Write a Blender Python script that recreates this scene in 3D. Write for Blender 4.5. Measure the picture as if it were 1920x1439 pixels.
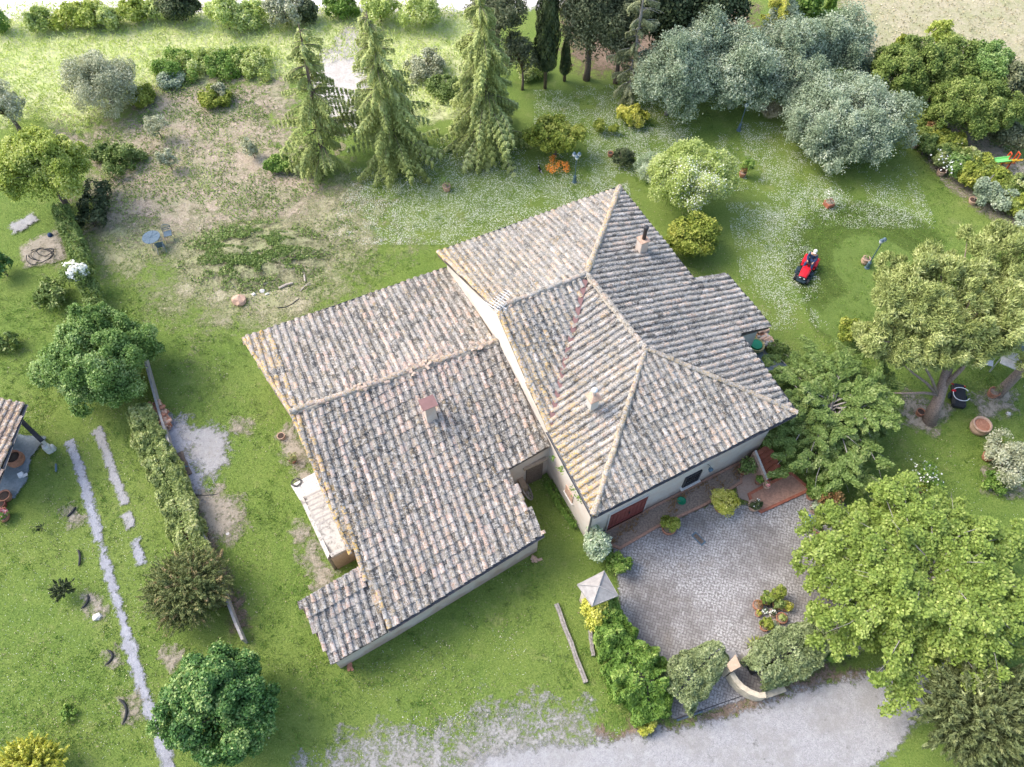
import bpy, bmesh, math, random
import numpy as np
from mathutils import Vector, Matrix
rng = np.random.default_rng(7); random.seed(7)
for o in list(bpy.data.objects): bpy.data.objects.remove(o)
SC = bpy.context.scene; COL = SC.collection
R = math.radians
# ---------------------------------------------------------------- camera, light, exposure
FPX, PITCH, CAMH = 1461.0, 58.3, 32.0
cd = bpy.data.cameras.new("camera"); cam = bpy.data.objects.new("camera", cd); COL.objects.link(cam)
cam.location = (0, 0, CAMH); cam.rotation_euler = (R(90 - PITCH), 0, 0)
cd.sensor_width = 36; cd.lens = FPX / 1920 * 36; cd.clip_end = 2000; cd.clip_start = .1
SC.camera = cam
SUN_AZ, SUN_EL = -72, 47                      # from the west north west
w = bpy.data.worlds.new("World"); SC.world = w; w.use_nodes = True
nt = w.node_tree; bg = nt.nodes["Background"]; sky = nt.nodes.new("ShaderNodeTexSky")
sky.sky_type = 'NISHITA'; sky.sun_disc = False; sky.sun_elevation = R(SUN_EL); sky.sun_rotation = R(SUN_AZ % 360)
sky.dust_density = 3.5; sky.air_density = 1.0; sky.ozone_density = 1.0
nt.links.new(sky.outputs[0], bg.inputs[0]); bg.inputs[1].default_value = 0.15
sl = bpy.data.lights.new("sun", 'SUN'); sl.energy = .75; sl.angle = R(28); sl.color = (1.0, .95, .87)
so = bpy.data.objects.new("sun", sl); COL.objects.link(so)
sd = Vector((math.sin(R(SUN_AZ)) * math.cos(R(SUN_EL)), math.cos(R(SUN_AZ)) * math.cos(R(SUN_EL)), math.sin(R(SUN_EL))))
so.rotation_euler = sd.to_track_quat('Z', 'Y').to_euler()
SC.view_settings.view_transform = 'Standard'; SC.view_settings.look = 'None'
SC.view_settings.exposure = 1.42; SC.view_settings.gamma = 1
# ---------------------------------------------------------------- helpers
_p = R(PITCH); FW = np.array([0, math.cos(_p), -math.sin(_p)]); RT = np.array([1., 0, 0]); UP = np.cross(RT, FW)
def ray(px, py): return FW + RT * (px - 960) / FPX - UP * (py - 719.5) / FPX
def G(px, py, z=0.0):                          # where the camera ray through image pixel (px,py) meets height z
    d = ray(px, py); t = (z - CAMH) / d[2]; return np.array([0, 0, CAMH]) + t * d
def GP(px, py, plane):                         # on a roof plane (point, normal)
    d = ray(px, py); c = np.array([0, 0, CAMH]); t = ((plane[0] - c) @ plane[1]) / (d @ plane[1]); return c + t * d
def mpp(p): return float((np.asarray(p) - np.array([0, 0, CAMH])) @ FW) / FPX    # metres per image pixel at the depth of p
def nrm(v): v = np.asarray(v, float); return v / (np.linalg.norm(v) + 1e-12)
def plane3(a, b, c):
    n = nrm(np.cross(b - a, c - a)); return (a, n if n[2] > 0 else -n)
def tag(o, label=None, cat=None, group=None, kind=None):
    if label: o['label'] = label
    if cat: o['category'] = cat
    if group: o['group'] = group
    if kind: o['kind'] = kind
    return o
def empty(name, loc, label, cat, group=None, rz=0):
    o = bpy.data.objects.new(name, None); COL.objects.link(o); o.location = [float(c) for c in loc]; o.rotation_euler = (0, 0, rz)
    o.empty_display_size = .2
    return tag(o, label, cat, group)
class MB:
    def __init__(s): s.v = []; s.f = []; s.m = []; s.n = 0; s.c = []
    def add(s, verts, faces, mi=0, col=None):
        s.v.append(np.asarray(verts, float).reshape(-1, 3)); k = len(s.v[-1])
        for f in faces: s.f.append([i + s.n for i in f]); s.m.append(mi)
        s.n += k
        s.c.append(np.tile(np.asarray(col if col is not None else (1, 1, 1, 1), float), (k, 1)))
    def box(s, c, size, rz=0, mi=0, rx=0, ry=0, bev=0):
        sx, sy, sz = [q / 2 for q in size]
        if bev:
            b = min(bev, sx * .9, sy * .9, sz * .9)
            P = []
            for z, k in ((-sz, b), (-sz + b, 0), (sz - b, 0), (sz, b)):
                X, Y = sx - k, sy - k
                P += [(-X + b * (k == 0), -Y, z), (X - b * (k == 0), -Y, z), (X, -Y + b * (k == 0), z), (X, Y - b * (k == 0), z), (X - b * (k == 0), Y, z), (-X + b * (k == 0), Y, z), (-X, Y - b * (k == 0), z), (-X, -Y + b * (k == 0), z)]
            F = [[7, 6, 5, 4, 3, 2, 1, 0], [24, 25, 26, 27, 28, 29, 30, 31]]
            for l in range(3):
                for i in range(8): F.append([l * 8 + i, l * 8 + (i + 1) % 8, l * 8 + 8 + (i + 1) % 8, l * 8 + 8 + i])
        else:
            P = [(x, y, z) for z in (-sz, sz) for x, y in ((-sx, -sy), (sx, -sy), (sx, sy), (-sx, sy))]
            F = [[3, 2, 1, 0], [4, 5, 6, 7], [0, 1, 5, 4], [1, 2, 6, 5], [2, 3, 7, 6], [3, 0, 4, 7]]
        M = Matrix.Translation(Vector([float(q) for q in c])) @ Matrix.Rotation(rz, 4, 'Z') @ Matrix.Rotation(ry, 4, 'Y') @ Matrix.Rotation(rx, 4, 'X')
        s.add([tuple(M @ Vector(p)) for p in P], F, mi); return s
    def tube(s, pts, rad, n=8, mi=0, cap=True):
        pts = [np.asarray(p, float) for p in pts]; k = len(pts)
        rad = [rad] * k if np.isscalar(rad) else rad
        V = []; up = np.array([0, 0, 1.]); prev = None
        for i, p in enumerate(pts):
            t = nrm(pts[min(i + 1, k - 1)] - pts[max(i - 1, 0)])
            if prev is None:
                a = np.cross(t, up); a = nrm(a) if np.linalg.norm(a) > .05 else np.array([1., 0, 0])
            else: a = nrm(prev - t * (prev @ t))
            prev = a; b = np.cross(t, a)
            for j in range(n):
                th = 2 * math.pi * j / n; V.append(p + rad[i] * (a * math.cos(th) + b * math.sin(th)))
        F = [[i * n + j, i * n + (j + 1) % n, (i + 1) * n + (j + 1) % n, (i + 1) * n + j] for i in range(k - 1) for j in range(n)]
        if cap: F += [list(range(n))[::-1], [(k - 1) * n + j for j in range(n)]]
        s.add(V, F, mi); return s
    def lathe(s, prof, c=(0, 0, 0), n=20, mi=0, sx=1, sy=1, rz=0):
        V = []; k = len(prof); c = np.asarray(c, float)
        for r, z in prof:
            for j in range(n):
                th = 2 * math.pi * j / n + rz; V.append(c + np.array([r * math.cos(th) * sx, r * math.sin(th) * sy, z]))
        F = [[i * n + j, i * n + (j + 1) % n, (i + 1) * n + (j + 1) % n, (i + 1) * n + j] for i in range(k - 1) for j in range(n)]
        F += [list(range(n))[::-1], [(k - 1) * n + j for j in range(n)]]
        s.add(V, F, mi); return s
    def prism(s, poly, z0, z1, mi=0):            # poly list of xy ; z1 scalar or list
        n = len(poly); z1 = [z1] * n if np.isscalar(z1) else z1; z0 = [z0] * n if np.isscalar(z0) else z0
        a = sum(poly[i][0] * poly[(i + 1) % n][1] - poly[(i + 1) % n][0] * poly[i][1] for i in range(n))
        if a < 0: poly = poly[::-1]; z1 = z1[::-1]; z0 = z0[::-1]
        V = [(p[0], p[1], z0[i]) for i, p in enumerate(poly)] + [(p[0], p[1], z1[i]) for i, p in enumerate(poly)]
        F = [list(range(n))[::-1], [n + i for i in range(n)]] + [[i, (i + 1) % n, n + (i + 1) % n, n + i] for i in range(n)]
        s.add(V, F, mi); return s
    def slab(s, poly3, th, mi=0):                # planar polygon thickened downward
        P = [np.asarray(p, float) for p in poly3]; n = len(P); nn = np.zeros(3)
        for i in range(n): nn += np.cross(P[i], P[(i + 1) % n])
        if nn[2] < 0: P = P[::-1]
        V = P + [p - np.array([0, 0, th]) for p in P]
        F = [list(range(n)), [n + i for i in range(n)][::-1]] + [[i, n + i, n + (i + 1) % n, (i + 1) % n] for i in range(n)]
        s.add(V, F, mi); return s
    def obj(s, name, mats, parent=None, smooth=False, world=True):
        if not isinstance(mats, (list, tuple)): mats = [mats]
        V = np.concatenate(s.v)
        if parent is not None and world:
            M = np.array(parent_world(parent).inverted()); V = V @ M[:3, :3].T + M[:3, 3]
        me = bpy.data.meshes.new(name); me.from_pydata(V.tolist(), [], s.f)
        for m in mats: me.materials.append(m)
        if len(mats) > 1: me.polygons.foreach_set('material_index', s.m)
        if smooth: me.polygons.foreach_set('use_smooth', [True] * len(me.polygons))
        C = np.concatenate(s.c)
        if not np.allclose(C, 1):
            a = me.color_attributes.new('Col', 'FLOAT_COLOR', 'POINT'); a.data.foreach_set('color', C.ravel())
        o = bpy.data.objects.new(name, me); COL.objects.link(o)
        if parent is not None: o.parent = parent
        return o
def parent_world(o):
    M = Matrix.Identity(4); ch = []
    while o is not None: ch.append(o); o = o.parent
    for q in reversed(ch): M = M @ Matrix.LocRotScale(q.location, q.rotation_euler, q.scale)
    return M
def copy_tree(o, loc=None, rz=None, label=None, parent=None, scale=None):
    c = o.copy(); COL.objects.link(c)
    if parent is not None: c.parent = parent
    if loc is not None: c.location = [float(q) for q in loc]
    if rz is not None: c.rotation_euler = (0, 0, rz)
    if scale is not None: c.scale = (scale,) * 3
    if label: c['label'] = label
    for ch in [x for x in bpy.data.objects if x.parent == o]: copy_tree(ch, parent=c)
    return c
# ---------------------------------------------------------------- value noise in numpy
_T = rng.random((256, 256))
def vnoise(x, y):
    xi = np.floor(x).astype(int); yi = np.floor(y).astype(int); fx = x - xi; fy = y - yi
    fx = fx * fx * (3 - 2 * fx); fy = fy * fy * (3 - 2 * fy)
    g = lambda a, b: _T[a % 256, b % 256]
    return (g(xi, yi) * (1 - fx) + g(xi + 1, yi) * fx) * (1 - fy) + (g(xi, yi + 1) * (1 - fx) + g(xi + 1, yi + 1) * fx) * fy
def fbm(x, y, s=1., o=4):
    v = 0; a = .5
    for i in range(o): v = v + a * vnoise(x / s + 17.3 * i, y / s + 9.1 * i); s /= 2; a /= 2
    return v
def inpoly(x, y, poly):
    r = np.zeros(x.shape, bool); n = len(poly)
    for i in range(n):
        x1, y1 = poly[i][0], poly[i][1]; x2, y2 = poly[(i + 1) % n][0], poly[(i + 1) % n][1]
        if y1 == y2: continue
        c = (y1 > y) != (y2 > y); r ^= c & (x < (x2 - x1) * (y - y1) / (y2 - y1) + x1)
    return r
def dpoly(x, y, poly):                          # signed distance, inside positive
    d = np.full(x.shape, 1e9); n = len(poly)
    for i in range(n):
        a = np.array(poly[i][:2]); b = np.array(poly[(i + 1) % n][:2]); e = b - a; L = e @ e + 1e-9
        t = np.clip(((x - a[0]) * e[0] + (y - a[1]) * e[1]) / L, 0, 1)
        d = np.minimum(d, np.hypot(x - a[0] - t * e[0], y - a[1] - t * e[1]))
    return np.where(inpoly(x, y, poly), d, -d)
def W(pts, z=0): return [G(a, b, z) for a, b in pts]
# ---------------------------------------------------------------- materials
class NT:
    def __init__(s, name):
        m = bpy.data.materials.new(name); m.use_nodes = True; s.m = m; s.t = m.node_tree; s.b = s.t.nodes['Principled BSDF']
        s.b.inputs['Specular IOR Level'].default_value = .25
    def n(s, typ, **k):
        o = s.t.nodes.new(typ)
        for a, b in k.items():
            if a[0] == '_': o.inputs[a[1:].replace('_', ' ')].default_value = b
            else: setattr(o, a, b)
        return o
    def l(s, a, b): s.t.links.new(a, b)
    def pos(s):
        if not hasattr(s, '_p'): s._p = s.n('ShaderNodeNewGeometry').outputs['Position']
        return s._p
    def opos(s):
        if not hasattr(s, '_o'): s._o = s.n('ShaderNodeTexCoord').outputs['Object']
        return s._o
    def noise(s, scale, det=4, rough=.6, src=None, dist=0):
        o = s.n('ShaderNodeTexNoise', _Scale=scale, _Detail=det, _Roughness=rough, _Distortion=dist); s.l(src if src is not None else s.pos(), o.inputs['Vector']); return o.outputs['Fac']
    def ramp(s, fac, stops, interp='LINEAR'):
        o = s.n('ShaderNodeValToRGB'); o.color_ramp.interpolation = interp; e = o.color_ramp.elements
        while len(e) < len(stops): e.new(.5)
        for q, (p, c) in zip(e, stops): q.position = p; q.color = (*c, 1) if len(c) == 3 else c
        s.l(fac, o.inputs[0]); return o.outputs[0]
    def mix(s, fac, a, b, mode='MIX'):
        o = s.n('ShaderNodeMix', data_type='RGBA', blend_type=mode)
        for i, q in ((0, fac), (6, a), (7, b)):
            if isinstance(q, (int, float)): o.inputs[i].default_value = q
            elif isinstance(q, tuple): o.inputs[i].default_value = (*q, 1)
            else: s.l(q, o.inputs[i])
        return o.outputs[2]
    def math(s, op, a, b=0.):
        o = s.n('ShaderNodeMath', operation=op)
        for i, q in ((0, a), (1, b)):
            if isinstance(q, (int, float)): o.inputs[i].default_value = q
            else: s.l(q, o.inputs[i])
        return o.outputs[0]
    def bump(s, h, st=.4, d=.02):
        o = s.n('ShaderNodeBump', _Strength=st, _Distance=d); s.l(h, o.inputs['Height']); s.l(o.outputs[0], s.b.inputs['Normal'])
    def out(s, col, rough=.85):
        if isinstance(col, tuple): s.b.inputs['Base Color'].default_value = (*col, 1)
        else: s.l(col, s.b.inputs['Base Color'])
        s.b.inputs['Roughness'].default_value = rough; return s.m
g3 = lambda v: (v, v, v)
def plain(name, c, rough=.6, var=.25, scale=6, metal=0, bump=.15, spec=None):
    t = NT(name); f = t.noise(scale, 5, .65)
    lo = tuple(max(0, q * (1 - var)) for q in c); hi = tuple(min(1, q * (1 + var)) for q in c)
    t.b.inputs['Metallic'].default_value = metal
    if bump: t.bump(t.noise(scale * 6, 3), bump, .01)
    return t.out(t.ramp(f, [(.3, lo), (.7, hi)]), rough)
GAIN = 1.3
def leafmat(name, c1, c2, c3=None, trans=.25, rough=.6):
    gain = lambda c: tuple(min(.9, (q * .9 + .1 * sum(c) / 3) * GAIN) for q in c)
    c1, c2 = gain(c1), gain(c2); c3 = gain(c3) if c3 else None
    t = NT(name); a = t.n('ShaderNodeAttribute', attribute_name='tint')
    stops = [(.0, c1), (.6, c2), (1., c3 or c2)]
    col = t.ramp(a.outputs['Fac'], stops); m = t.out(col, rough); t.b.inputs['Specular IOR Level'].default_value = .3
    tr = t.n('ShaderNodeBsdfTranslucent'); t.l(t.mix(.5, col, (c2[0] * 1.4, c2[1] * 1.4, c2[2] * .6)), tr.inputs[0])
    mx = t.n('ShaderNodeMixShader'); mx.inputs[0].default_value = trans
    t.l(t.b.outputs[0], mx.inputs[1]); t.l(tr.outputs[0], mx.inputs[2]); t.l(mx.outputs[0], t.t.nodes['Material Output'].inputs[0]); return m
# ---------------------------------------------------------------- leaves
def rdir(n):
    v = rng.normal(size=(n, 3)); return v / np.linalg.norm(v, axis=1)[:, None]
def nrmr(v): return v / (np.linalg.norm(v, axis=1)[:, None] + 1e-9)
def leaves(name, P, N, T, a, b, tint, mat, parent=None, fold=0.0):
    """rhombic leaf faces: centres P, normals N, long axis T, half sizes a (long) b (short)"""
    n = len(P); N = nrmr(N); T = nrmr(T - N * (T * N).sum(1)[:, None]); B = np.cross(N, T)
    a = np.broadcast_to(np.asarray(a, float), (n,))[:, None]; b = np.broadcast_to(np.asarray(b, float), (n,))[:, None]
    V = np.stack([P + T * a, P + B * b + N * fold * b, P - T * a * .9, P - B * b + N * fold * b], 1).reshape(-1, 3)
    if parent is not None:
        M = np.array(parent_world(parent).inverted()); V = V @ M[:3, :3].T + M[:3, 3]
    me = bpy.data.meshes.new(name); me.vertices.add(4 * n); me.vertices.foreach_set('co', V.astype(np.float32).ravel())
    me.loops.add(4 * n); me.loops.foreach_set('vertex_index', np.arange(4 * n, dtype=np.int32))
    me.polygons.add(n); me.polygons.foreach_set('loop_start', np.arange(0, 4 * n, 4, dtype=np.int32)); me.polygons.foreach_set('loop_total', np.full(n, 4, np.int32))
    at = me.attributes.new('tint', 'FLOAT', 'FACE'); at.data.foreach_set('value', np.clip(tint, 0, 1).astype(np.float32))
    me.materials.append(mat); me.update(calc_edges=True)
    o = bpy.data.objects.new(name, me); COL.objects.link(o)
    if parent is not None: o.parent = parent
    return o
def clumps(c, rad, nl, lr, n, zmin=-.35, sub=14, spread=.33, shell=.62, flat=0., inner=.12, plume=0.):
    """points, outward dirs, tint of a lobed crown"""
    c = np.asarray(c, float); rad = np.asarray(rad, float); L = []
    i = 0
    while len(L) < nl:
        d = rdir(1)[0]
        if d[2] < zmin: continue
        if all(d @ q[0] < math.cos(1.25 / math.sqrt(nl)) for q in L[-40:]) or i > 40 * nl: L.append((d,))
        i += 1
    D = np.array([q[0] for q in L]); k = shell + rng.uniform(-.24, .20, nl) + .10 * np.sin(D[:, 0] * 4 + c[0]) * np.cos(D[:, 1] * 3.3 + c[1])
    C = c + D * rad * k[:, None]; rr = rad.mean() * lr * rng.uniform(.6, 1.4, nl); lt = rng.uniform(-.14, .14, nl)
    S = nrmr(rng.normal(size=(nl, sub, 3)).reshape(-1, 3) + np.repeat(D, sub, 0) * .9 + np.array([0, 0, .35])).reshape(nl, sub, 3); st = rng.uniform(-.24, .24, (nl, sub)); sr = rng.uniform(.75, 1.15, (nl, sub))
    pr = rr ** 2; pr /= pr.sum(); li = rng.choice(nl, n, p=pr); si = rng.integers(0, sub, n)
    d = nrmr(S[li, si] + rng.normal(size=(n, 3)) * spread)
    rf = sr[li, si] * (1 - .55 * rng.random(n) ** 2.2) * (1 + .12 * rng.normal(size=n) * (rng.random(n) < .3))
    P = C[li] + d * (rr[li] * rf)[:, None]
    if plume: P += nrmr(D[li] * [1, 1, .6] + [0, 0, .9] + S[li, si] * .6) * (rr[li] * plume * (rng.random(n) - .25))[:, None]
    m = rng.random(n) < inner
    P[m] = c + rdir(m.sum()) * rad * rng.uniform(.1, .75, (m.sum(), 1))
    P[:, 2] = np.maximum(P[:, 2], .03)
    o = nrmr((P - c) / rad); tb = rng.normal(size=3) * 1.5
    d2 = nrmr(d * .6 + o * .6)
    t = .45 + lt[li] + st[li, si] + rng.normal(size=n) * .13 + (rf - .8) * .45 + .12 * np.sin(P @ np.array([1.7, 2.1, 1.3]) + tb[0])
    return P, d2, t, C, rr
def limbs(mb, base, top, C, r0, n=7, w=.35, every=1, mi=0):
    base = np.asarray(base, float); top = np.asarray(top, float)
    mb.tube([base + [0, 0, -.1], base * .7 + top * .3 + [.04, .03, 0], top], [r0 * 1.25, r0, r0 * .75], n, mi)
    for q in C[::every]:
        m = top * .5 + q * .5 + rng.normal(size=3) * .15; m[2] += .1 * np.linalg.norm(q - top)
        s = base * .25 + top * .75 if rng.random() < .4 else top
        mb.tube([s, m, q], [r0 * .45, r0 * .25, r0 * .07], 5, mi)
def tree(name, px, py, zc, rpx, rz, nl, lr, n, leaf, mat, bark, label, cat='tree', group=None, trunk=.12, aspect=.6, yfac=1., out=.5, upb=.3, ry=None, part='crown', **kw):
    c = G(px, py, zc); s = mpp(c); rx = rpx * s; rad = (rx, (ry * s if ry else rx * yfac), rz)
    t = empty(name, (c[0], c[1], 0), label, cat, group)
    P, d, ti, C, rr = clumps(c, rad, nl, lr, n, **kw)
    N = d * out + rdir(n) * .7 + np.array([0, 0, upb]); T = rdir(n) + d * .4
    sz = leaf * rng.uniform(.7, 1.25, n)
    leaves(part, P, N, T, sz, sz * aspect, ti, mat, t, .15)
    if trunk:
        mb = MB(); top = np.array([c[0], c[1], max(c[2] - rz * .5, .25)])
        limbs(mb, (c[0], c[1], 0), top, C[:26], trunk); mb.obj('trunk', bark, t, True)
    return t
# ================================================================ materials
def lawnmat():
    t = NT('lawn'); p = t.pos()
    big = t.noise(.13, 5, .65); med = t.noise(1.1, 5, .65); fine = t.noise(14, 5, .7); vf = t.noise(60, 2, .6)
    a = t.ramp(med, [(.3, (.095, .155, .04)), (.5, (.16, .22, .055)), (.72, (.26, .29, .10))])
    b = t.ramp(fine, [(.28, (.045, .085, .02)), (.5, (.155, .215, .055)), (.74, (.36, .38, .17))])
    c = t.mix(.6, a, b); c = t.mix(t.ramp(big, [(.42, g3(0)), (.60, g3(.7))]), c, t.mix(.5, b, (.25, .27, .09)))
    c = t.mix(t.ramp(t.noise(.3, 4, .6), [(.50, g3(0)), (.66, g3(.45))]), c, t.mix(.5, b, (.10, .17, .03)))
    dry = t.ramp(t.noise(.8, 6, .75), [(.56, g3(0)), (.70, g3(.6))]); c = t.mix(dry, c, (.34, .31, .17))
    c = t.mix(t.ramp(vf, [(.35, g3(.5)), (.55, g3(0))]), c, (.045, .08, .015)); c = t.mix(1., c, (1.0, 1.10, .80), 'MULTIPLY')
    t.bump(fine, .9, .06); return t.out(c, .9)
def edgealpha(t, fine=9., k=1.5, soft=.16):
    e = t.n('ShaderNodeAttribute', attribute_name='edge').outputs['Fac']
    nz = t.math('ADD', t.math('MULTIPLY', t.math('SUBTRACT', t.noise(fine, 6, .75), .5), k), t.math('MULTIPLY', t.math('SUBTRACT', t.noise(fine * .28, 4, .6), .5), k * .8))
    e = t.math('MULTIPLY', e, .42)
    t.l(t.ramp(t.math('ADD', t.math('ADD', e, nz), .5), [(.5 - soft, g3(0)), (.5 + soft, g3(1))]), t.b.inputs['Alpha'])
def gravelmat(name, lo, mid, hi, sc=22, stain=(.22, .20, .17), fine=9., k=1.5, soft=.16):
    t = NT(name); v = t.n('ShaderNodeTexVoronoi', _Scale=sc); t.l(t.pos(), v.inputs['Vector'])
    f = t.noise(sc * 1.3, 4, .75); c = t.ramp(f, [(.28, lo), (.5, mid), (.72, hi)])
    c = t.mix(.3, c, t.ramp(v.outputs['Color'], [(.1, lo), (.9, hi)])); c = t.mix(t.ramp(t.noise(.7, 6, .75), [(.42, g3(0)), (.66, g3(.7))]), c, stain)
    c = t.mix(t.ramp(t.noise(3.1, 5, .7), [(.5, g3(0)), (.7, g3(.4))]), c, hi)
    t.bump(f, .8, .03); edgealpha(t, fine, k, soft); return t.out(c, .95)
M = {}
M['lawn'] = lawnmat()
M['gravel'] = gravelmat('pale_gravel', (.17, .17, .18), (.34, .335, .34), (.50, .495, .49), 22, (.27, .26, .24), 6., 1.5, .2)
M['gravel_verge'] = gravelmat('gravel_verge', (.17, .165, .16), (.33, .32, .30), (.48, .47, .45), 20, (.24, .225, .19), 8., 3.4, .5)
M['gravel_dark'] = gravelmat('grey_gravel', (.17, .18, .21), (.32, .33, .37), (.52, .53, .57), 26, (.25, .25, .27), 9., 1.6, .2)
M['soil'] = gravelmat('tilled_soil', (.17, .13, .095), (.36, .29, .215), (.58, .49, .39), 9, (.23, .26, .12), 2.6, 2.6, .3)
M['dirt'] = gravelmat('sandy_dirt', (.22, .185, .14), (.34, .30, .24), (.47, .42, .35), 16, (.27, .24, .17), 7., 2.8, .45)
M['bedsoil'] = plain('planting_soil', (.27, .21, .165), .95, .45, 12, 0, .8)
M['bed'] = gravelmat('bed_soil', (.10, .07, .05), (.21, .15, .11), (.34, .26, .20), 14, (.16, .12, .08), 6., 1.8, .25)
M['road_far'] = gravelmat('white_track', (.62, .57, .54), (.78, .74, .72), (.88, .86, .85), 4, (.74, .68, .64))
M['straw'] = gravelmat('cut_straw', (.26, .24, .13), (.40, .36, .24), (.52, .47, .35), 9, (.25, .28, .12), 4., 1.8, .3)
M['meadow'] = gravelmat('meadow', (.26, .34, .09), (.44, .52, .20), (.64, .66, .36), 3, (.58, .55, .36), 3., 1.8, .3)
M['rough'] = gravelmat('rough_grass', (.14, .17, .07), (.27, .30, .13), (.44, .42, .26), 12, (.40, .35, .24), 6., 1.8, .3)
M['mown'] = (lambda t: (edgealpha(t, 5., .6, .3), t.bump(t.noise(30, 3), .6, .04), t.out(t.mix(.5, t.ramp(t.noise(1.2, 4), [(.3, (.07, .125, .022)), (.7, (.12, .185, .036))]), t.ramp(t.noise(22, 4, .7), [(.25, (.08, .14, .025)), (.8, (.23, .30, .08))])), .9))[2])(NT('mown_grass'))
def bricks():
    t = NT('herringbone_paving'); th = R(26.5)
    s = t.n('ShaderNodeSeparateXYZ'); t.l(t.pos(), s.inputs[0]); X, Y = s.outputs[0], s.outputs[1]
    rx = t.math('ADD', t.math('MULTIPLY', X, math.cos(R(71.5))), t.math('MULTIPLY', Y, math.sin(R(71.5)))); ry = t.math('SUBTRACT', t.math('MULTIPLY', Y, math.cos(R(71.5))), t.math('MULTIPLY', X, math.sin(R(71.5))))
    W_ = .115                                   # brick width; herringbone of 1x2 blocks on a 4-cell repeat
    u = t.math('DIVIDE', rx, W_); v = t.math('DIVIDE', ry, W_)
    fu = t.math('FLOOR', u); fv = t.math('FLOOR', v)
    k = t.math('FLOORED_MODULO', t.math('SUBTRACT', fu, fv), 4.)   # 0,1 horizontal pair ; 2,3 vertical pair
    du = t.math('FRACT', u); dv = t.math('FRACT', v)
    eq = lambda q: t.math('COMPARE', k, q)
    cmp = []
    for q in (0., 1., 2., 3.):
        n = t.n('ShaderNodeMath', operation='COMPARE'); t.l(k, n.inputs[0]); n.inputs[1].default_value = q; n.inputs[2].default_value = .1; cmp.append(n.outputs[0])
    a0, a1, a2, a3 = cmp
    j = .16
    L = t.math('LESS_THAN', du, j); D = t.math('LESS_THAN', dv, j)
    jl = t.math('MULTIPLY', L, t.math('SUBTRACT', 1., a1))         # left joint missing on 2nd cell of a horizontal brick
    jd = t.math('MULTIPLY', D, t.math('SUBTRACT', 1., a2))         # lower joint missing on 2nd cell of a vertical brick
    jt = t.math('MAXIMUM', jl, jd)
    du_ = t.math('SUBTRACT', fu, a1); dv_ = t.math('SUBTRACT', fv, a2)
    cx = t.n('ShaderNodeCombineXYZ'); t.l(du_, cx.inputs[0]); t.l(dv_, cx.inputs[1])
    wn = t.n('ShaderNodeTexWhiteNoise', noise_dimensions='3D'); t.l(cx.outputs[0], wn.inputs['Vector'])
    c = t.ramp(wn.outputs['Value'], [(0, (.19, .175, .165)), (.5, (.225, .21, .20)), (1, (.27, .255, .245))])
    pale = t.ramp(t.noise(.42, 5, .65), [(.42, g3(.06)), (.58, g3(.95))]); sp = t.ramp(t.noise(11, 4, .8), [(.42, g3(0)), (.58, g3(1))])
    c = t.mix(t.mix(1., pale, sp, 'MULTIPLY'), c, (.52, .51, .50))
    c = t.mix(t.ramp(t.noise(.9, 3), [(.55, g3(0)), (.75, g3(.4))]), c, (.30, .26, .21))
    c = t.mix(t.math('MULTIPLY', jt, .62), c, (.05, .048, .045))
    edgealpha(t, 7., .5, .1); t.bump(t.math('SUBTRACT', 1., jt), .5, .01); return t.out(c, .85)
M['paving'] = bricks()
def tilemat(name, base):
    t = NT(name); a = t.n('ShaderNodeAttribute', attribute_name='tint'); l = t.n('ShaderNodeAttribute', attribute_name='lich')
    tv = t.math('ADD', a.outputs['Fac'], t.math('MULTIPLY', t.math('SUBTRACT', t.noise(8, 5, .8), .5), 1.9)); c = t.ramp(tv, base)
    c = t.mix(t.ramp(t.noise(.35, 4, .6), [(.42, g3(0)), (.62, g3(.5))]), c, t.mix(.5, c, (.16, .15, .14)))
    f = t.noise(5.5, 5, .7); c = t.mix(t.ramp(f, [(.52, g3(0)), (.61, g3(.8))]), c, (.50, .485, .45))       # pale crust lichen
    f2 = t.noise(26, 3, .7); c = t.mix(t.ramp(f2, [(.54, g3(0)), (.62, g3(.8))]), c, (.58, .56, .52))
    f3 = t.noise(17, 5, .8); big = t.ramp(t.noise(.45, 3, .6), [(.38, g3(.45)), (.6, g3(1))])
    c = t.mix(t.mix(1., t.ramp(f3, [(.40, g3(1)), (.49, g3(0))]), big, 'MULTIPLY'), c, (.06, .055, .05))   # dark moss specks
    f4 = t.noise(9, 4, .7); o = t.mix(1., t.ramp(f4, [(.46, g3(0)), (.58, g3(1))]), t.mix(1., l.outputs['Color'], g3(1), 'MULTIPLY'), 'MULTIPLY')
    c = t.mix(o, c, (.56, .36, .10))                                                                        # orange lichen
    f6 = t.noise(8.5, 4, .7); c = t.mix(t.mix(1., t.ramp(f6, [(.36, g3(.75)), (.43, g3(0))]), big, 'MULTIPLY'), c, (.10, .09, .085))
    t.bump(f3, .35, .02); return t.out(c, .9)
M['tiles_main'] = tilemat('lichened_tiles', [(0, (.06, .057, .055)), (.14, (.20, .195, .172)), (.48, (.315, .305, .28)), (.70, (.39, .35, .305)), (.84, (.44, .28, .18)), (1, (.56, .54, .50))])
M['tiles_annex'] = tilemat('weathered_tiles', [(0, (.055, .052, .05)), (.2, (.18, .17, .148)), (.48, (.305, .29, .265)), (.70, (.40, .33, .285)), (.87, (.48, .29, .21)), (1, (.56, .50, .45))])
M['tiles_shed'] = tilemat('brown_tiles', [(0, (.16, .12, .10)), (.4, (.33, .24, .19)), (.75, (.42, .30, .22)), (1, (.48, .42, .35))])
M['mortar'] = plain('roof_mortar', (.38, .335, .27), .9, .4, 7)
M['deck'] = plain('roof_deck', (.12, .10, .085), .9, .3, 3)
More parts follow.
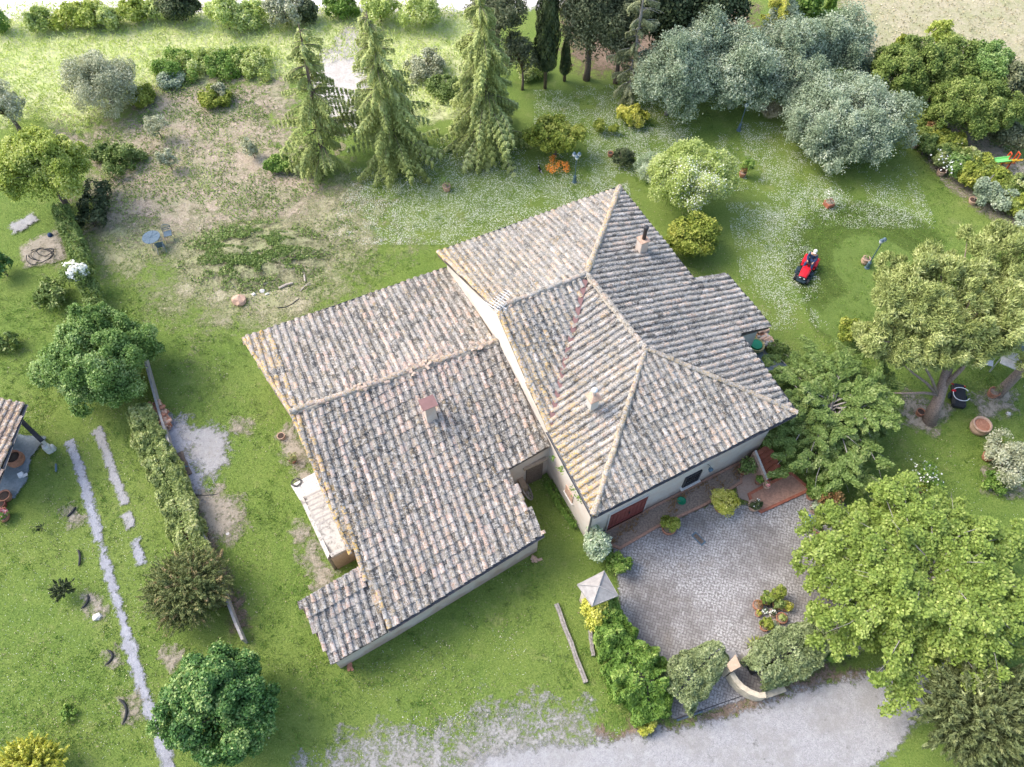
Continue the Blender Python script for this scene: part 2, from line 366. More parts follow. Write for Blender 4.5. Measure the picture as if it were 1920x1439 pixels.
def plaster(name, c, st, amt=.6):
    t = NT(name); f = t.noise(1.2, 6, .65); g = t.noise(9, 5, .7)
    q = t.ramp(g, [(.3, tuple(x * .88 for x in c)), (.7, c)]); q = t.mix(t.ramp(f, [(.42, g3(0)), (.68, g3(amt))]), q, st)
    s = t.n('ShaderNodeSeparateXYZ'); t.l(t.pos(), s.inputs[0])
    foot = t.math('ADD', t.math('MULTIPLY', s.outputs[2], -.9), t.math('ADD', t.math('MULTIPLY', f, 1.4), .1))
    q = t.mix(t.ramp(foot, [(.25, g3(0)), (.6, g3(.55))]), q, tuple(x * .55 for x in st)); t.bump(g, .4, .02); return t.out(q, .9)
M['wall'] = plaster('cream_plaster', (.68, .63, .55), (.56, .42, .33), .55)
M['wall_white'] = plaster('white_plaster', (.56, .545, .51), (.42, .38, .33), .4)
M['stone'] = plaster('rough_stone', (.42, .34, .26), (.24, .17, .10), .7)
M['pinkstone'] = plaster('pale_masonry', (.58, .51, .44), (.52, .36, .27), .7)
M['redwood'] = (lambda t: (t.bump(t.noise(20, 3), .2, .01), t.out(t.ramp(t.noise(3, 4), [(.3, (.20, .055, .045)), (.7, (.27, .085, .07))]), .6))[1])(NT('red_painted_wood'))
M['copper'] = plain('brown_sheet', (.23, .13, .12), .45, .12, 3, 0, .05)
M['darkmetal'] = plain('dark_metal', (.045, .045, .05), .45, .3, 8)
M['gutter'] = plain('gutter_metal', (.10, .105, .115), .45, .3, 4, .3)
M['bluemetal'] = plain('blue_grey_metal', (.10, .155, .20), .5, .25, 12)
M['lampmetal'] = plain('painted_lamp_metal', (.075, .13, .16), .4, .2, 12)
M['whitemetal'] = plain('white_enamel', (.78, .79, .80), .3, .06, 4, 0, 0)
M['alu'] = plain('aluminium', (.62, .63, .65), .35, .1, 8, .7, 0)
M['terra'] = plain('terracotta', (.40, .19, .12), .8, .3, 9, 0, .3)
M['terrapale'] = plain('pale_terracotta', (.50, .34, .25), .85, .28, 7, 0, .3)
M['terrared'] = plain('red_terrace_tile', (.40, .145, .09), .75, .25, 5)
M['brickedge'] = plain('brick_edging', (.42, .25, .18), .85, .3, 10, 0, .3)
M['concrete'] = plain('grey_concrete', (.36, .34, .32), .9, .2, 6, 0, .4)
M['whitestone'] = plain('pale_stone', (.62, .60, .56), .85, .2, 8, 0, .4)
M['tanstone'] = plain('tan_stone', (.48, .36, .25), .85, .15, 8, 0, .3)
M['sand'] = plain('old_plaster', (.50, .44, .33), .9, .25, 5, 0, .4)
M['bark'] = plain('bark', (.16, .125, .10), .95, .4, 14, 0, .9)
M['barkgrey'] = plain('grey_bark', (.30, .28, .26), .9, .3, 14, 0, .7)
M['pinebark'] = plain('pine_bark', (.27, .21, .18), .95, .45, 16, 0, 1.)
M['deadwood'] = plain('bleached_wood', (.44, .39, .33), .85, .25, 14, 0, .5)
M['oldwood'] = plain('grey_timber', (.30, .275, .25), .85, .4, 10, 0, .6)
M['glass'] = plain('dark_glass', (.02, .025, .03), .08, .2, 2, 0, 0)
M['blueslab'] = gravelmat('slate_paving', (.13, .17, .20), (.21, .26, .29), (.33, .37, .39), 5, (.17, .20, .22), 6., .6, .1)
M['hose'] = plain('blue_hose', (.06, .20, .30), .4, .1, 5, 0, 0)
M['hoseyellow'] = plain('yellow_hose', (.50, .45, .22), .5, .15, 5, 0, 0)
M['blackrub'] = plain('black_rubber', (.028, .03, .034), .6, .2, 5, 0, 0)
M['greenplastic'] = plain('green_plastic', (.02, .24, .12), .4, .1, 5, 0, 0)
M['red'] = plain('red_gloss_paint', (.58, .018, .03), .25, .1, 4, 0, 0)
M['navy'] = plain('dark_blue_cloth', (.028, .055, .13), .8, .2, 20, 0, 0)
M['mowerblack'] = plain('mower_black_plastic', (.022, .04, .05), .4, .2, 6, 0, 0)
M['skin'] = plain('skin', (.50, .31, .22), .6, .05, 20, 0, 0)
M['hair'] = plain('white_cloth', (.75, .74, .70), .8, .05, 20, 0, 0)
M['yellow'] = plain('yellow_plastic', (.80, .55, .06), .4, .05, 5, 0, 0)
M['limeplastic'] = plain('lime_plastic', (.16, .52, .15), .4, .05, 5, 0, 0)
M['orange'] = plain('orange_plastic', (.60, .09, .03), .4, .05, 5, 0, 0)
M['blueflower'] = plain('blue_cloth', (.04, .14, .55), .5, .3, 30, 0, 0)
M['catblack'] = plain('black_fur', (.02, .02, .02), .9, .2, 40, 0, 0)
M['catwhite'] = plain('white_fur', (.75, .73, .70), .9, .1, 40, 0, 0)
L = {}
L['lime'] = leafmat('lime_leaves', (.075, .125, .015), (.19, .27, .035), (.36, .42, .10), .2)
L['maple'] = leafmat('yellow_green_leaves', (.13, .19, .02), (.32, .39, .06), (.54, .55, .18), .3)
L['round'] = leafmat('mid_green_leaves', (.06, .13, .02), (.17, .28, .06), (.36, .46, .17), .25)
L['glossy'] = leafmat('glossy_leaves', (.03, .09, .02), (.09, .20, .04), (.32, .42, .12), .15, .35)
L['olive'] = leafmat('olive_leaves', (.13, .18, .10), (.27, .335, .21), (.46, .50, .37), .12)
L['greyolive'] = leafmat('grey_olive_leaves', (.19, .21, .11), (.35, .37, .23), (.52, .52, .38), .12)
L['cedar'] = leafmat('cedar_needles', (.17, .21, .04), (.36, .42, .12), (.50, .54, .23), .12)
L['cedardull'] = leafmat('dull_needles', (.13, .15, .06), (.27, .30, .14), (.40, .40, .23), .1)
L['pine'] = leafmat('pine_needles', (.11, .14, .03), (.28, .33, .09), (.48, .51, .20), .1)
L['dark'] = leafmat('dark_evergreen', (.022, .038, .012), (.06, .085, .03), (.13, .155, .065), .08)
L['dullgreen'] = leafmat('dull_evergreen', (.05, .065, .025), (.13, .15, .065), (.25, .26, .14), .08)
L['juniper'] = leafmat('juniper_sprays', (.07, .10, .025), (.17, .20, .06), (.36, .26, .12), .1)
L['juniperdark'] = leafmat('dark_juniper_sprays', (.045, .065, .02), (.12, .15, .05), (.27, .30, .12), .1)
L['dome'] = leafmat('domed_tree_leaves', (.06, .11, .015), (.17, .235, .04), (.31, .36, .09), .2)
L['feather'] = leafmat('feathery_leaves', (.055, .11, .018), (.15, .225, .045), (.30, .36, .12), .25)
L['yellow'] = leafmat('golden_leaves', (.22, .26, .02), (.46, .46, .05), (.66, .60, .16), .2)
L['golden'] = leafmat('yellow_green_shrub', (.10, .15, .012), (.24, .29, .03), (.42, .42, .07), .2)
L['spirea'] = leafmat('pale_green_leaves', (.18, .26, .04), (.37, .44, .13), (.55, .58, .28), .3)
L['hedge'] = leafmat('hedge_leaves', (.06, .11, .02), (.16, .23, .05), (.32, .36, .13), .2)
L['hedgedry'] = leafmat('dry_hedge_leaves', (.10, .13, .03), (.26, .29, .10), (.44, .38, .20), .2)
L['hedgemid'] = leafmat('yellowish_hedge_leaves', (.11, .16, .035), (.28, .34, .10), (.48, .48, .22), .2)
L['clipped'] = leafmat('clipped_hedge_leaves', (.09, .13, .04), (.22, .27, .11), (.36, .39, .20), .15)
L['green'] = leafmat('fresh_leaves', (.06, .14, .015), (.15, .26, .035), (.30, .38, .08), .25)
L['silver'] = leafmat('variegated_leaves', (.14, .21, .10), (.34, .42, .27), (.60, .64, .50), .2)
L['blue'] = leafmat('blue_needles', (.04, .09, .10), (.10, .18, .20), (.20, .30, .32), .1)
L['rust'] = leafmat('rusty_leaves', (.14, .08, .025), (.30, .17, .06), (.42, .30, .13), .1)
L['white'] = leafmat('white_petals', (.62, .64, .52), (.80, .80, .72), (.88, .88, .84), .2)
L['orange'] = leafmat('orange_petals', (.65, .16, .01), (.75, .28, .02), (.85, .45, .05), .2)
L['pink'] = leafmat('pink_petals', (.55, .10, .12), (.70, .25, .25), (.85, .55, .55), .2)
L['grass'] = leafmat('grass_blades', (.055, .115, .015), (.13, .205, .035), (.26, .30, .09), .2, .8)
L['weeds'] = leafmat('weed_leaves', (.07, .12, .025), (.18, .26, .06), (.38, .42, .16), .2, .8)
L['meadow'] = leafmat('meadow_blades', (.20, .28, .06), (.40, .48, .14), (.62, .64, .34), .3, .8)
L['straw'] = leafmat('straw_blades', (.20, .17, .09), (.36, .32, .19), (.52, .47, .33), .1, .9)
# ================================================================ ground sheets
gx = np.concatenate([[-600, -300, -120, -70], np.linspace(-42, 42, 60), [70, 120, 300, 600]]); gy = np.concatenate([[-300, -80, -20], np.linspace(0, 60, 44), [80, 140, 300, 700]])
XX, YY = np.meshgrid(gx, gy); V = np.stack([XX.ravel(), YY.ravel(), np.zeros(XX.size)], 1); nx = len(gx)
mb = MB(); mb.add(V, [[j * nx + i, j * nx + i + 1, (j + 1) * nx + i + 1, (j + 1) * nx + i] for j in range(len(gy) - 1) for i in range(nx - 1)])
tag(mb.obj('lawn', M['lawn']), kind='structure')
ZL = [0.004]
def field(poly, amp, sc, res, bias=0., edge=.8, seed=0):
    """grid cells of a world polygon kept where (distance inside) + noise is positive"""
    p = np.array(poly)[:, :2]; x0, y0 = p.min(0) - edge * 1.6; x1, y1 = p.max(0) + edge * 1.6
    xs = np.arange(x0, x1, res); ys = np.arange(y0, y1, res); X, Y = np.meshgrid(xs, ys)
    d = np.clip(dpoly(X, Y, p), -edge * 1.5, edge * 1.5); m = d / edge + bias + (fbm(X + seed * 31, Y - seed * 17, sc, 6) - .48) * amp * 3.2
    return xs, ys, m
def sheet(name, pts, mat, amp=.8, sc=1.2, res=.14, bias=0., edge=.5, seed=0, kind='structure', world=False):
    poly = pts if world else W(pts)
    xs, ys, m = field(poly, amp, sc, res, bias, edge, seed); K = m > -.97
    K = K[:-1, :-1] & K[1:, 1:]; jj, ii = np.nonzero(K)
    if not len(jj): return
    n = len(xs); ids = np.stack([jj * n + ii, jj * n + ii + 1, (jj + 1) * n + ii + 1, (jj + 1) * n + ii], 1)
    u, inv = np.unique(ids, return_inverse=True); inv = inv.reshape(-1, 4)
    jx = vnoise(xs[u % n] * 9.1, ys[u // n] * 9.7) - .5; jy = vnoise(xs[u % n] * 9.9 + 40, ys[u // n] * 9.3) - .5
    ZL[0] += .002
    V = np.stack([xs[u % n] + jx * res * .9, ys[u // n] + jy * res * .9, np.full(len(u), ZL[0])], 1)
    me = bpy.data.meshes.new(name); me.from_pydata(V.tolist(), [], inv.tolist()); me.materials.append(mat)
    a = me.attributes.new('edge', 'FLOAT', 'POINT'); a.data.foreach_set('value', np.clip(m.ravel()[u], -1, 1).astype(np.float32))
    o = bpy.data.objects.new(name, me); COL.objects.link(o); return tag(o, kind=kind)
def band(pts, wd, z=0):                          # polyline in image pixels to world polygon of a given width
    P = [G(a, b, z)[:2] for a, b in pts]; wd = [wd] * len(P) if np.isscalar(wd) else wd; Lf = []; Rt = []
    for i, p in enumerate(P):
        t = nrm(P[min(i + 1, len(P) - 1)] - P[max(i - 1, 0)]); n = np.array([-t[1], t[0]]); Lf.append(p + n * wd[i] / 2); Rt.append(p - n * wd[i] / 2)
    return Lf + Rt[::-1]
MEADOW = [(-400, 8), (-30, 10), (860, 10), (900, 60), (900, 150), (860, 215), (780, 225), (710, 170), (690, 120), (600, 110), (520, 150), (420, 140), (290, 185), (210, 200), (150, 240), (60, 210), (-60, 260), (-400, 300)]
SOIL = [(130, 262), (215, 232), (262, 200), (330, 160), (430, 150), (500, 170), (530, 230), (560, 300), (600, 350), (560, 400), (430, 415), (330, 420), (230, 410), (195, 380), (175, 300)]
ROUGH = [(200, 420), (330, 400), (560, 380), (640, 350), (680, 400), (700, 470), (590, 560), (560, 600), (440, 600), (340, 560), (320, 480), (200, 500)]
sheet('meadow', MEADOW, M['meadow'], .25, 3, .4, 0, 1.)
sheet('straw_field', [(1560, 40), (1600, -20), (2500, -60), (2500, 260), (1990, 200), (1900, 120), (1840, 95), (1790, 120), (1700, 110), (1640, 180), (1600, 130)], M['straw'], .3, 2.5, .4, 0, 1.)
sheet('far_track', [(-900, -60), (2000, -90), (1560, -20), (860, 22), (560, 24), (300, 26), (120, 30), (-100, 42), (-900, 60)], M['road_far'], .2, 3, .4, 0, .8)
sheet('rough_grass', ROUGH, M['rough'], .6, 2.2, .2, .0, 2.2, 3)
sheet('bare_soil', SOIL, M['soil'], .75, 2.2, .2, .05, 2.0, 5)
sheet('dirt_track', [(655, 60), (705, 95), (690, 140), (668, 215), (640, 250), (600, 220), (600, 140), (612, 100)], M['track'] if 'track' in M else M.setdefault('track', gravelmat('pale_track', (.34, .31, .28), (.50, .47, .43), (.66, .63, .59), 8, (.42, .38, .33), 4., 1.2, .2)), .3, 1., .16, .45, .6, 2)
sheet('straw_patch', [(540, 380), (660, 350), (690, 420), (700, 465), (600, 500), (560, 440)], M['straw'], .9, 1., .12, -.55, 1.3, 8)
sheet('straw_patch', [(330, 450), (420, 430), (580, 540), (560, 590), (450, 600), (370, 570), (330, 520)], M['straw'], .9, .9, .12, -.55, 1.3, 9)
sheet('forest_floor', [(1060, 100), (1120, 140), (1180, 140), (1240, 120), (1400, 60), (1400, -20), (1080, -30)], M['bed'], .5, 2, .25, -.1, 1.5, 4)
sheet('border_soil', [(1712, 262), (1740, 300), (1790, 355), (1850, 402), (1905, 432), (1960, 420), (1990, 360), (1850, 260), (1740, 215)], M['dirt'], .5, 1, .14, 0, .4, 4)
# the mown ring where the lawn tractor works
c0 = G(1640, 500)
sheet('mown_grass', [(1504, 470), (1540, 432), (1600, 420), (1660, 430), (1720, 455), (1800, 520), (1800, 640), (1600, 660), (1530, 620), (1508, 560)], M['mown'], .12, .6, .12, 0, .3, 1)
M['grassdark'] = gravelmat('pressed_grass', (.05, .09, .015), (.09, .145, .025), (.15, .21, .05), 14, (.07, .12, .02), 6., .9, .5)
for i, rr in enumerate((4.2, 3.4, 2.7)):
    ring = [c0[:2] + np.array([math.cos(a), math.sin(a)]) * (rr + .16) for a in np.linspace(R(25), R(215), 40)] + [c0[:2] + np.array([math.cos(a), math.sin(a)]) * (rr - .16) for a in np.linspace(R(215), R(25), 40)]
    sheet('wheel_mark', ring, M['grassdark'], .3, .5, .08, .3, .35, i, world=True)
# drive and tracks
sheet('gravel_verge', [(560, 1460), (600, 1400), (690, 1375), (800, 1370), (880, 1340), (960, 1340), (1010, 1325), (1090, 1310), (1120, 1330), (1115, 1370), (1160, 1390), (1300, 1500), (900, 1560), (560, 1560)], M['gravel_verge'], .8, 1.0, .08, -.75, 1.2, 6)
sheet('dirt_verge', [(1130, 1380), (1260, 1345), (1400, 1300), (1560, 1255), (1640, 1270), (1500, 1310), (1400, 1350), (1280, 1385), (1160, 1400)], M['bed'], .7, .6, .09, -.2, .6, 11)
sheet('gravel_road', [(840, 1460), (900, 1425), (960, 1405), (1130, 1392), (1280, 1368), (1400, 1335), (1480, 1305), (1560, 1282), (1620, 1262), (1700, 1250), (1790, 1240), (1790, 1300), (1715, 1350), (1680, 1400), (1640, 1430), (1620, 1480), (1500, 1560), (840, 1560)], M['gravel'], .35, .7, .08, .05, .35, 2)
sheet('gravel_patch', [(322, 800), (342, 790), (372, 812), (392, 798), (425, 822), (420, 870), (398, 900), (372, 885), (348, 840)], M['gravel'], .5, .5, .06, .1, .5, 3)
sheet('dark_gravel', [(300, 790), (330, 800), (352, 850), (380, 895), (395, 915), (385, 940), (350, 935), (325, 880), (305, 830)], M['gravel_dark'], .5, .5, .06, .05, .5, 3)
sheet('dirt_patch', [(365, 930), (410, 925), (447, 945), (445, 985), (425, 1010), (395, 1015), (370, 985)], M['dirt'], .5, .5, .06, .1, .5, 3)
sheet('dirt_patch', [(330, 950), (372, 935), (380, 990), (400, 1030), (440, 1100), (470, 1180), (440, 1190), (400, 1100), (350, 1010)], M['bed'], .7, .5, .08, -.1, .35, 13)
sheet('gravel_strip', band([(132, 828), (150, 880), (170, 950), (186, 1015)], .34), M['gravel_dark'], .25, .3, .05, .1, .15, 1, world=True)
sheet('gravel_strip', band([(189, 1022), (198, 1055), (212, 1105), (231, 1165), (245, 1215), (262, 1275), (278, 1320), (290, 1360), (305, 1400), (320, 1450)], [.12, .28, .32, .25, .38, .36, .34, .2, .36, .4]), M['gravel_dark'], .35, .35, .05, .1, .15, 2, world=True)
sheet('gravel_strip', band([(182, 806), (200, 850), (218, 905), (235, 945)], [.42, .3, .34, .34]), M['gravel'], .35, .3, .05, .05, .15, 3, world=True)
sheet('gravel_strip', band([(236, 965), (246, 990)], .34), M['gravel'], .35, .3, .05, .1, .15, 4, world=True)
sheet('gravel_strip', band([(255, 1015), (264, 1060)], .36), M['gravel_dark'], .35, .3, .05, .05, .15, 5, world=True)
for q in ([(120, 955), (140, 950), (148, 975), (130, 985)], [(165, 1120), (190, 1118), (196, 1160), (170, 1162)], [(228, 1315), (250, 1312), (262, 1345), (240, 1350)], [(205, 1222), (222, 1218), (224, 1242), (206, 1246)], [(312, 1215), (335, 1220), (330, 1245), (315, 1240)], [(550, 800), (590, 900), (560, 905), (520, 820)], [(560, 980), (625, 1080), (600, 1120), (550, 1000)], [(440, 790), (470, 795), (465, 812), (438, 808)], [(1695, 740), (1780, 770), (1750, 815), (1700, 800)], [(1830, 745), (1900, 735), (1900, 770), (1840, 780)], [(1845, 880), (1900, 880), (1910, 930), (1850, 920)]):
    sheet('bare_patch', q, M['dirt'], .6, .35, .06, -.3, .4, q[0][0])
PAV = [(1150, 1012), (1240, 988), (1330, 950), (1400, 948), (1430, 962), (1520, 920), (1560, 930), (1640, 1000), (1650, 1180), (1600, 1230), (1500, 1245), (1425, 1300), (1270, 1347), (1190, 1330), (1160, 1100)]
sheet('brick_paving', PAV, M['paving'], .06, .5, .12, .1, .3, 1)
sheet('brick_paving', [(1395, 640), (1430, 640), (1475, 690), (1490, 740), (1530, 800), (1500, 820), (1420, 690)], M['blueslab'], .15, .5, .1, .1, .3, 1)
sheet('slate_paving', [(-60, 805), (88, 822), (60, 858), (48, 905), (30, 935), (-60, 960)], M['blueslab'], .15, .5, .06, .1, .2, 1)
sheet('concrete_pad', [(42, 466), (108, 432), (124, 485), (50, 502)], M['dirt'], .3, .5, .08, .1, .2, 1)
sheet('concrete_pad', [(20, 425), (62, 402), (72, 415), (26, 440)], M['gravel'], .3, .5, .08, .1, .2, 2)
# ---------------------------------------------------------------- roofs
def roof_face(poly, pitch, rowlen=.40, seedbias=0., lichen=None, miss=0., cw=.30, bias=None):
    """tiles of one roof face: rows of half round cover tiles over flat pans. returns arrays"""
    P = np.array(poly, float); c = P.mean(0); nn = np.zeros(3)
    for i in range(len(P)): nn += np.cross(P[i] - c, P[(i + 1) % len(P)] - c)
    nn = nrm(nn); nn = nn if nn[2] > 0 else -nn
    up = nrm(np.array([0, 0, 1.]) - nn * nn[2]); e = np.cross(up, nn)
    u = (P - c) @ e; s = (P - c) @ up; VV = []; FF = []; TT = []; LL = []; n0 = 0
    k0 = int(np.floor(u.min() / pitch)); k1 = int(np.ceil(u.max() / pitch))
    def emit(verts, faces, t, l):
        nonlocal n0
        VV.append(verts); FF.extend([[i + n0 for i in f] for f in faces]); TT.extend([t] * len(faces)); LL.extend([l] * len(faces)); n0 += len(verts)
    def span(uu):
        hit = []
        for i in range(len(P)):
            a, b = i, (i + 1) % len(P)
            if (u[a] > uu) != (u[b] > uu): hit.append(s[a] + (uu - u[a]) / (u[b] - u[a]) * (s[b] - s[a]))
        return sorted(hit)
    th = np.linspace(0, math.pi, 7)
    for k in range(k0, k1 + 1):
        for kind in (0, 1):
            uu = (k + (.5 if kind else 0)) * pitch; h = span(uu)
            if len(h) < 2: continue
            wob = rng.normal() * .006; cl = rng.normal() * .07
            for q in range(0, len(h) - 1, 2):
                a, b = h[q], h[q + 1]; r = 0; jit = rng.uniform(-.03, .02)
                sag = lambda x, y: .030 * math.sin(x * .9 + 1) * math.sin(y * .8) + .014 * math.sin(x * 2.3 + y)
                while True:
                    s0 = a + r * rowlen - .02 + (jit if r else 0) + rng.normal() * .012; s1 = min(s0 + rowlen * 1.14, b + .03); r += 1
                    if s0 > b - .06: break
                    if s1 - s0 < .08: break
                    if rng.random() < miss: continue
                    du = rng.normal() * .008 + wob + .012 * math.sin(s0 * 1.7 + k); sk = rng.normal() * .009
                    lift = sag(uu, s0) + rng.normal() * .003
                    t = float(np.clip(.48 + cl + seedbias + rng.normal() * .24, 0, 1)) if rng.random() > .10 else float(rng.random())
                    pc = c + e * uu + up * s0; l = lichen(pc) if lichen else .1
                    if bias: t = float(np.clip(t + bias(pc), 0, 1))
                    if kind:                       # cover tile, wide end at the eave
                        r0, r1 = pitch * cw, pitch * cw * .82; vs = []
                        for ss, rr, zz in ((s0, r0, .055), (s0 + .001, r0 * .86, .045), (s1, r1, .03)):
                            x0 = uu + du + sk * (1 if ss > s0 + .01 else -1)
                            for tt in th: vs.append(c + e * (x0 + rr * math.cos(tt)) + up * ss + nn * (rr * .74 * math.sin(tt) + zz + lift))
                        vs = np.array(vs); f = [[i + 1, i, i + 14, i + 15] for i in range(6)] + [[i, i + 1, i + 8, i + 7] for i in range(6)]
                        emit(vs, f, t, l)
                    else:                          # pan
                        wv = pitch * .37; f = [[0, 1, 2, 3], [4, 5, 1, 0]]; za, zb = .045 + lift, .018 + lift
                        vs = np.array([c + e * (uu + du - wv) + up * s0 + nn * za, c + e * (uu + du + wv) + up * s0 + nn * za, c + e * (uu + wv) + up * s1 + nn * zb, c + e * (uu - wv) + up * s1 + nn * zb,
                                       c + e * (uu + du - wv) + up * s0 + nn * (za - .03), c + e * (uu + du + wv) + up * s0 + nn * (za - .03)])
                        emit(vs, f, max(0, t - .30), l * .5)  # pan tint lowered for moss and painted shade between the covers
    return np.concatenate(VV), FF, TT, LL
def roof_obj(name, parts, mat, parent):
    V = []; F = []; T = []; Lc = []; n = 0
    for v, f, t, l in parts:
        V.append(v); F.extend([[i + n for i in q] for q in f]); T += t; Lc += l; n += len(v)
    V = np.concatenate(V); Mi = np.array(parent_world(parent).inverted()); V = V @ Mi[:3, :3].T + Mi[:3, 3]
    me = bpy.data.meshes.new(name); me.from_pydata(V.tolist(), [], F); me.materials.append(mat)
    a = me.attributes.new('tint', 'FLOAT', 'FACE'); a.data.foreach_set('value', T)
    a = me.attributes.new('lich', 'FLOAT', 'FACE'); a.data.foreach_set('value', Lc)
    o = bpy.data.objects.new(name, me); COL.objects.link(o); o.parent = parent; return o
def cap_line(a, b, r=.13, ln=.36, lich=.5, jit=.012, z=.06):
    """a row of large half round ridge tiles from low to high end"""
    a = np.asarray(a, float); b = np.asarray(b, float); d = nrm(b - a); L_ = np.linalg.norm(b - a); sd_ = nrm(np.cross(d, [0, 0, 1.])); nn = np.cross(sd_, d)
    V = []; F = []; T = []; Lc = []; n = 0; k = max(1, int(L_ / ln)); th = np.linspace(-.15, math.pi + .15, 9)
    for i in range(k):
        o0 = a + d * (i * L_ / k - .01); o1 = a + d * min(L_, (i + 1.15) * L_ / k); j = sd_ * rng.normal() * jit + nn * (z + rng.normal() * .006); vs = []
        for o_, rr, zz in ((o0, r, .02), (o0, r * .86, .0), (o1, r * .86, 0)):
            for t in th: vs.append(o_ + j + sd_ * rr * math.cos(t) + nn * (rr * .7 * math.sin(t) + zz))
        f = [[q, q + 1, q + 19, q + 18] for q in range(8)] + [[q, q + 1, q + 10, q + 9] for q in range(8)]
        t = float(np.clip(.6 + rng.normal() * .2, 0, 1))
        V.append(np.array(vs)); F += [[q + n for q in x] for x in f]; T += [t] * len(f); Lc += [lich] * len(f); n += len(vs)
    return np.concatenate(V), F, T, Lc
# ================================================================ farmhouse
HE, HR = 4.1, 5.7
A, B, C, D = G(820, 475, HE), G(1162, 352, HE), G(1492, 775, HE), G(1113, 967, HE); J = G(1100, 515, HR)
pN = plane3(A, B, J); Gp = GP(930, 580, pN); pE = plane3(B, C, J); K = GP(1210, 655, pE)
W1, W2, W3, W4 = GP(1298, 523, pE), GP(1360, 514, pE), GP(1443, 612, pE), GP(1385, 628, pE)
Vv = G(1028, 808, HE); HU = nrm(np.append((B - A)[:2], 0) + np.append((C - D)[:2], 0)); HV = np.array([-HU[1], HU[0], 0]); HA = math.atan2(HU[1], HU[0])
house = empty('farmhouse', (*((A + C) / 2)[:2], 0), 'tall cream plastered farmhouse under a hipped roof of lichen covered clay tiles', 'house')
def adw(p):  # lichen strength near the west verge and the mouldings
    d = (D - A)[:2]; n = np.array([-d[1], d[0]]) / np.hypot(*d); k = (p[:2] - A[:2]) @ n
    return float(np.clip(.12 + .85 * math.exp(-max(k, 0) / .8) * (k > -1) + .15 * rng.normal(), 0, 1))
dn = lambda p, z=.09: np.asarray(p) - np.array([0, 0, z])
mb = MB()
for poly in ([A, B, J, Gp], [Gp, J, Vv], [B, W1, W4, C, K, J], [W1, W2, W3, W4], [D, C, K], [D, K, J, Vv]): mb.slab([dn(p, .11) for p in poly], .10)
roof = mb.obj('roof', M['deck'], house)
parts = [roof_face([A, B, J, Gp], .30, .37, .04, adw, cw=.34), roof_face([Gp, J, Vv], .30, .37, .02, adw, cw=.34), roof_face([B, W1, W2, W3, W4, C, K, J], .30, .37, -.06, lambda p: .06, cw=.34),
         roof_face([D, C, K], .30, .37, -.02, lambda p: .1, cw=.34), roof_face([D, K, J, Vv], .30, .37, .1, adw, cw=.34)]
roof_obj('roof_tiles', parts, M['tiles_main'], roof)
up3 = np.array([0, 0, .03])
for a, b, l in ((B, J, .6), (C, K, .35), (D, K, .4), (Gp, J, .12), (K, J, .15)):
    roof_obj('ridge_tiles', [cap_line(a + up3, b + up3, .115, .38, l)], M['tiles_main'], roof)
for a, b in ((A, Gp), (Vv, Gp)):
    roof_obj('verge_tiles', [cap_line(a + up3 + HU * .06, b + up3 + HU * .06, .11, .38, .75, z=.03)], M['tiles_main'], roof)
def mortar_line(a, b, wd, h, parent, name='mortar_bed'):
    mb = MB(); n = 14; a = np.asarray(a); b = np.asarray(b); sd_ = nrm(np.cross(b - a, [0, 0, 1.]))
    for i in range(n):
        p = a + (b - a) * i / n; q = a + (b - a) * (i + 1) / n; w1 = wd * rng.uniform(.75, 1.1)
        mb.add([p - sd_ * w1, p + sd_ * w1, q + sd_ * w1, q - sd_ * w1, p - sd_ * w1 * .6 + [0, 0, h], p + sd_ * w1 * .6 + [0, 0, h], q + sd_ * w1 * .6 + [0, 0, h], q - sd_ * w1 * .6 + [0, 0, h]], [[4, 5, 6, 7], [0, 1, 5, 4], [2, 3, 7, 6], [1, 2, 6, 5], [3, 0, 4, 7]])
    return mb.obj(name, M['mortar'], parent)
mortar_line(dn(B, -.02), dn(J, -.02), .17, .11, roof); mortar_line(dn(D, -.02), dn(K, -.02), .15, .10, roof); mortar_line(dn(K, -.02), dn(J, -.02), .15, .11, roof); mortar_line(dn(Gp, -.02), dn(J, -.02), .13, .11, roof)
# valley flashing
mb = MB(); n = 22; d_ = Vv - J; sd_ = nrm(np.cross(d_, [0, 0, 1.]))
vz = np.array([0, 0, .085])
for i in range(1, n):
    p = J + d_ * i / n * .985 + vz; q = J + d_ * (i + 1) / n * .985 + vz
    mb.add([p - sd_ * .11, p, p + sd_ * .11, q - sd_ * .11, q, q + sd_ * .11], [[0, 1, 4, 3], [1, 2, 5, 4]])
mb.obj('valley_flashing', M['copper'], roof)
# walls
def inset(poly, d):
    n = len(poly); P = [np.asarray(p)[:2] for p in poly]; c = sum(P) / n; out = []
    ar = sum(P[i][0] * P[(i + 1) % n][1] - P[(i + 1) % n][0] * P[i][1] for i in range(n)); sg = 1 if ar > 0 else -1
    d = [d] * n if np.isscalar(d) else d
    for i in range(n):
        p0, p1, p2 = P[i - 1], P[i], P[(i + 1) % n]; e1 = nrm(p1 - p0); e2 = nrm(p2 - p1)
        n1 = np.array([-e1[1], e1[0]]) * sg; n2 = np.array([-e2[1], e2[0]]) * sg; a1 = p1 + n1 * d[i - 1]; a2 = p1 + n2 * d[i]
        det = e1[0] * e2[1] - e1[1] * e2[0]
        if abs(det) < .05: out.append(p1 + n1 * d[i]); continue
        t = ((a2 - a1)[0] * e2[1] - (a2 - a1)[1] * e2[0]) / det; out.append(a1 + e1 * t)
    return out
foot = inset([A, B, C, D], [.3, .4, .42, .30])
fA, fB, fC, fD = foot
mb = MB(); mb.prism(foot, -.05, HE - .12)
fV = fA + (fD - fA) * np.linalg.norm((Vv - A)[:2]) / np.linalg.norm((D - A)[:2])
gp = dn(Gp, .13)[:2] + HU[:2] * .14
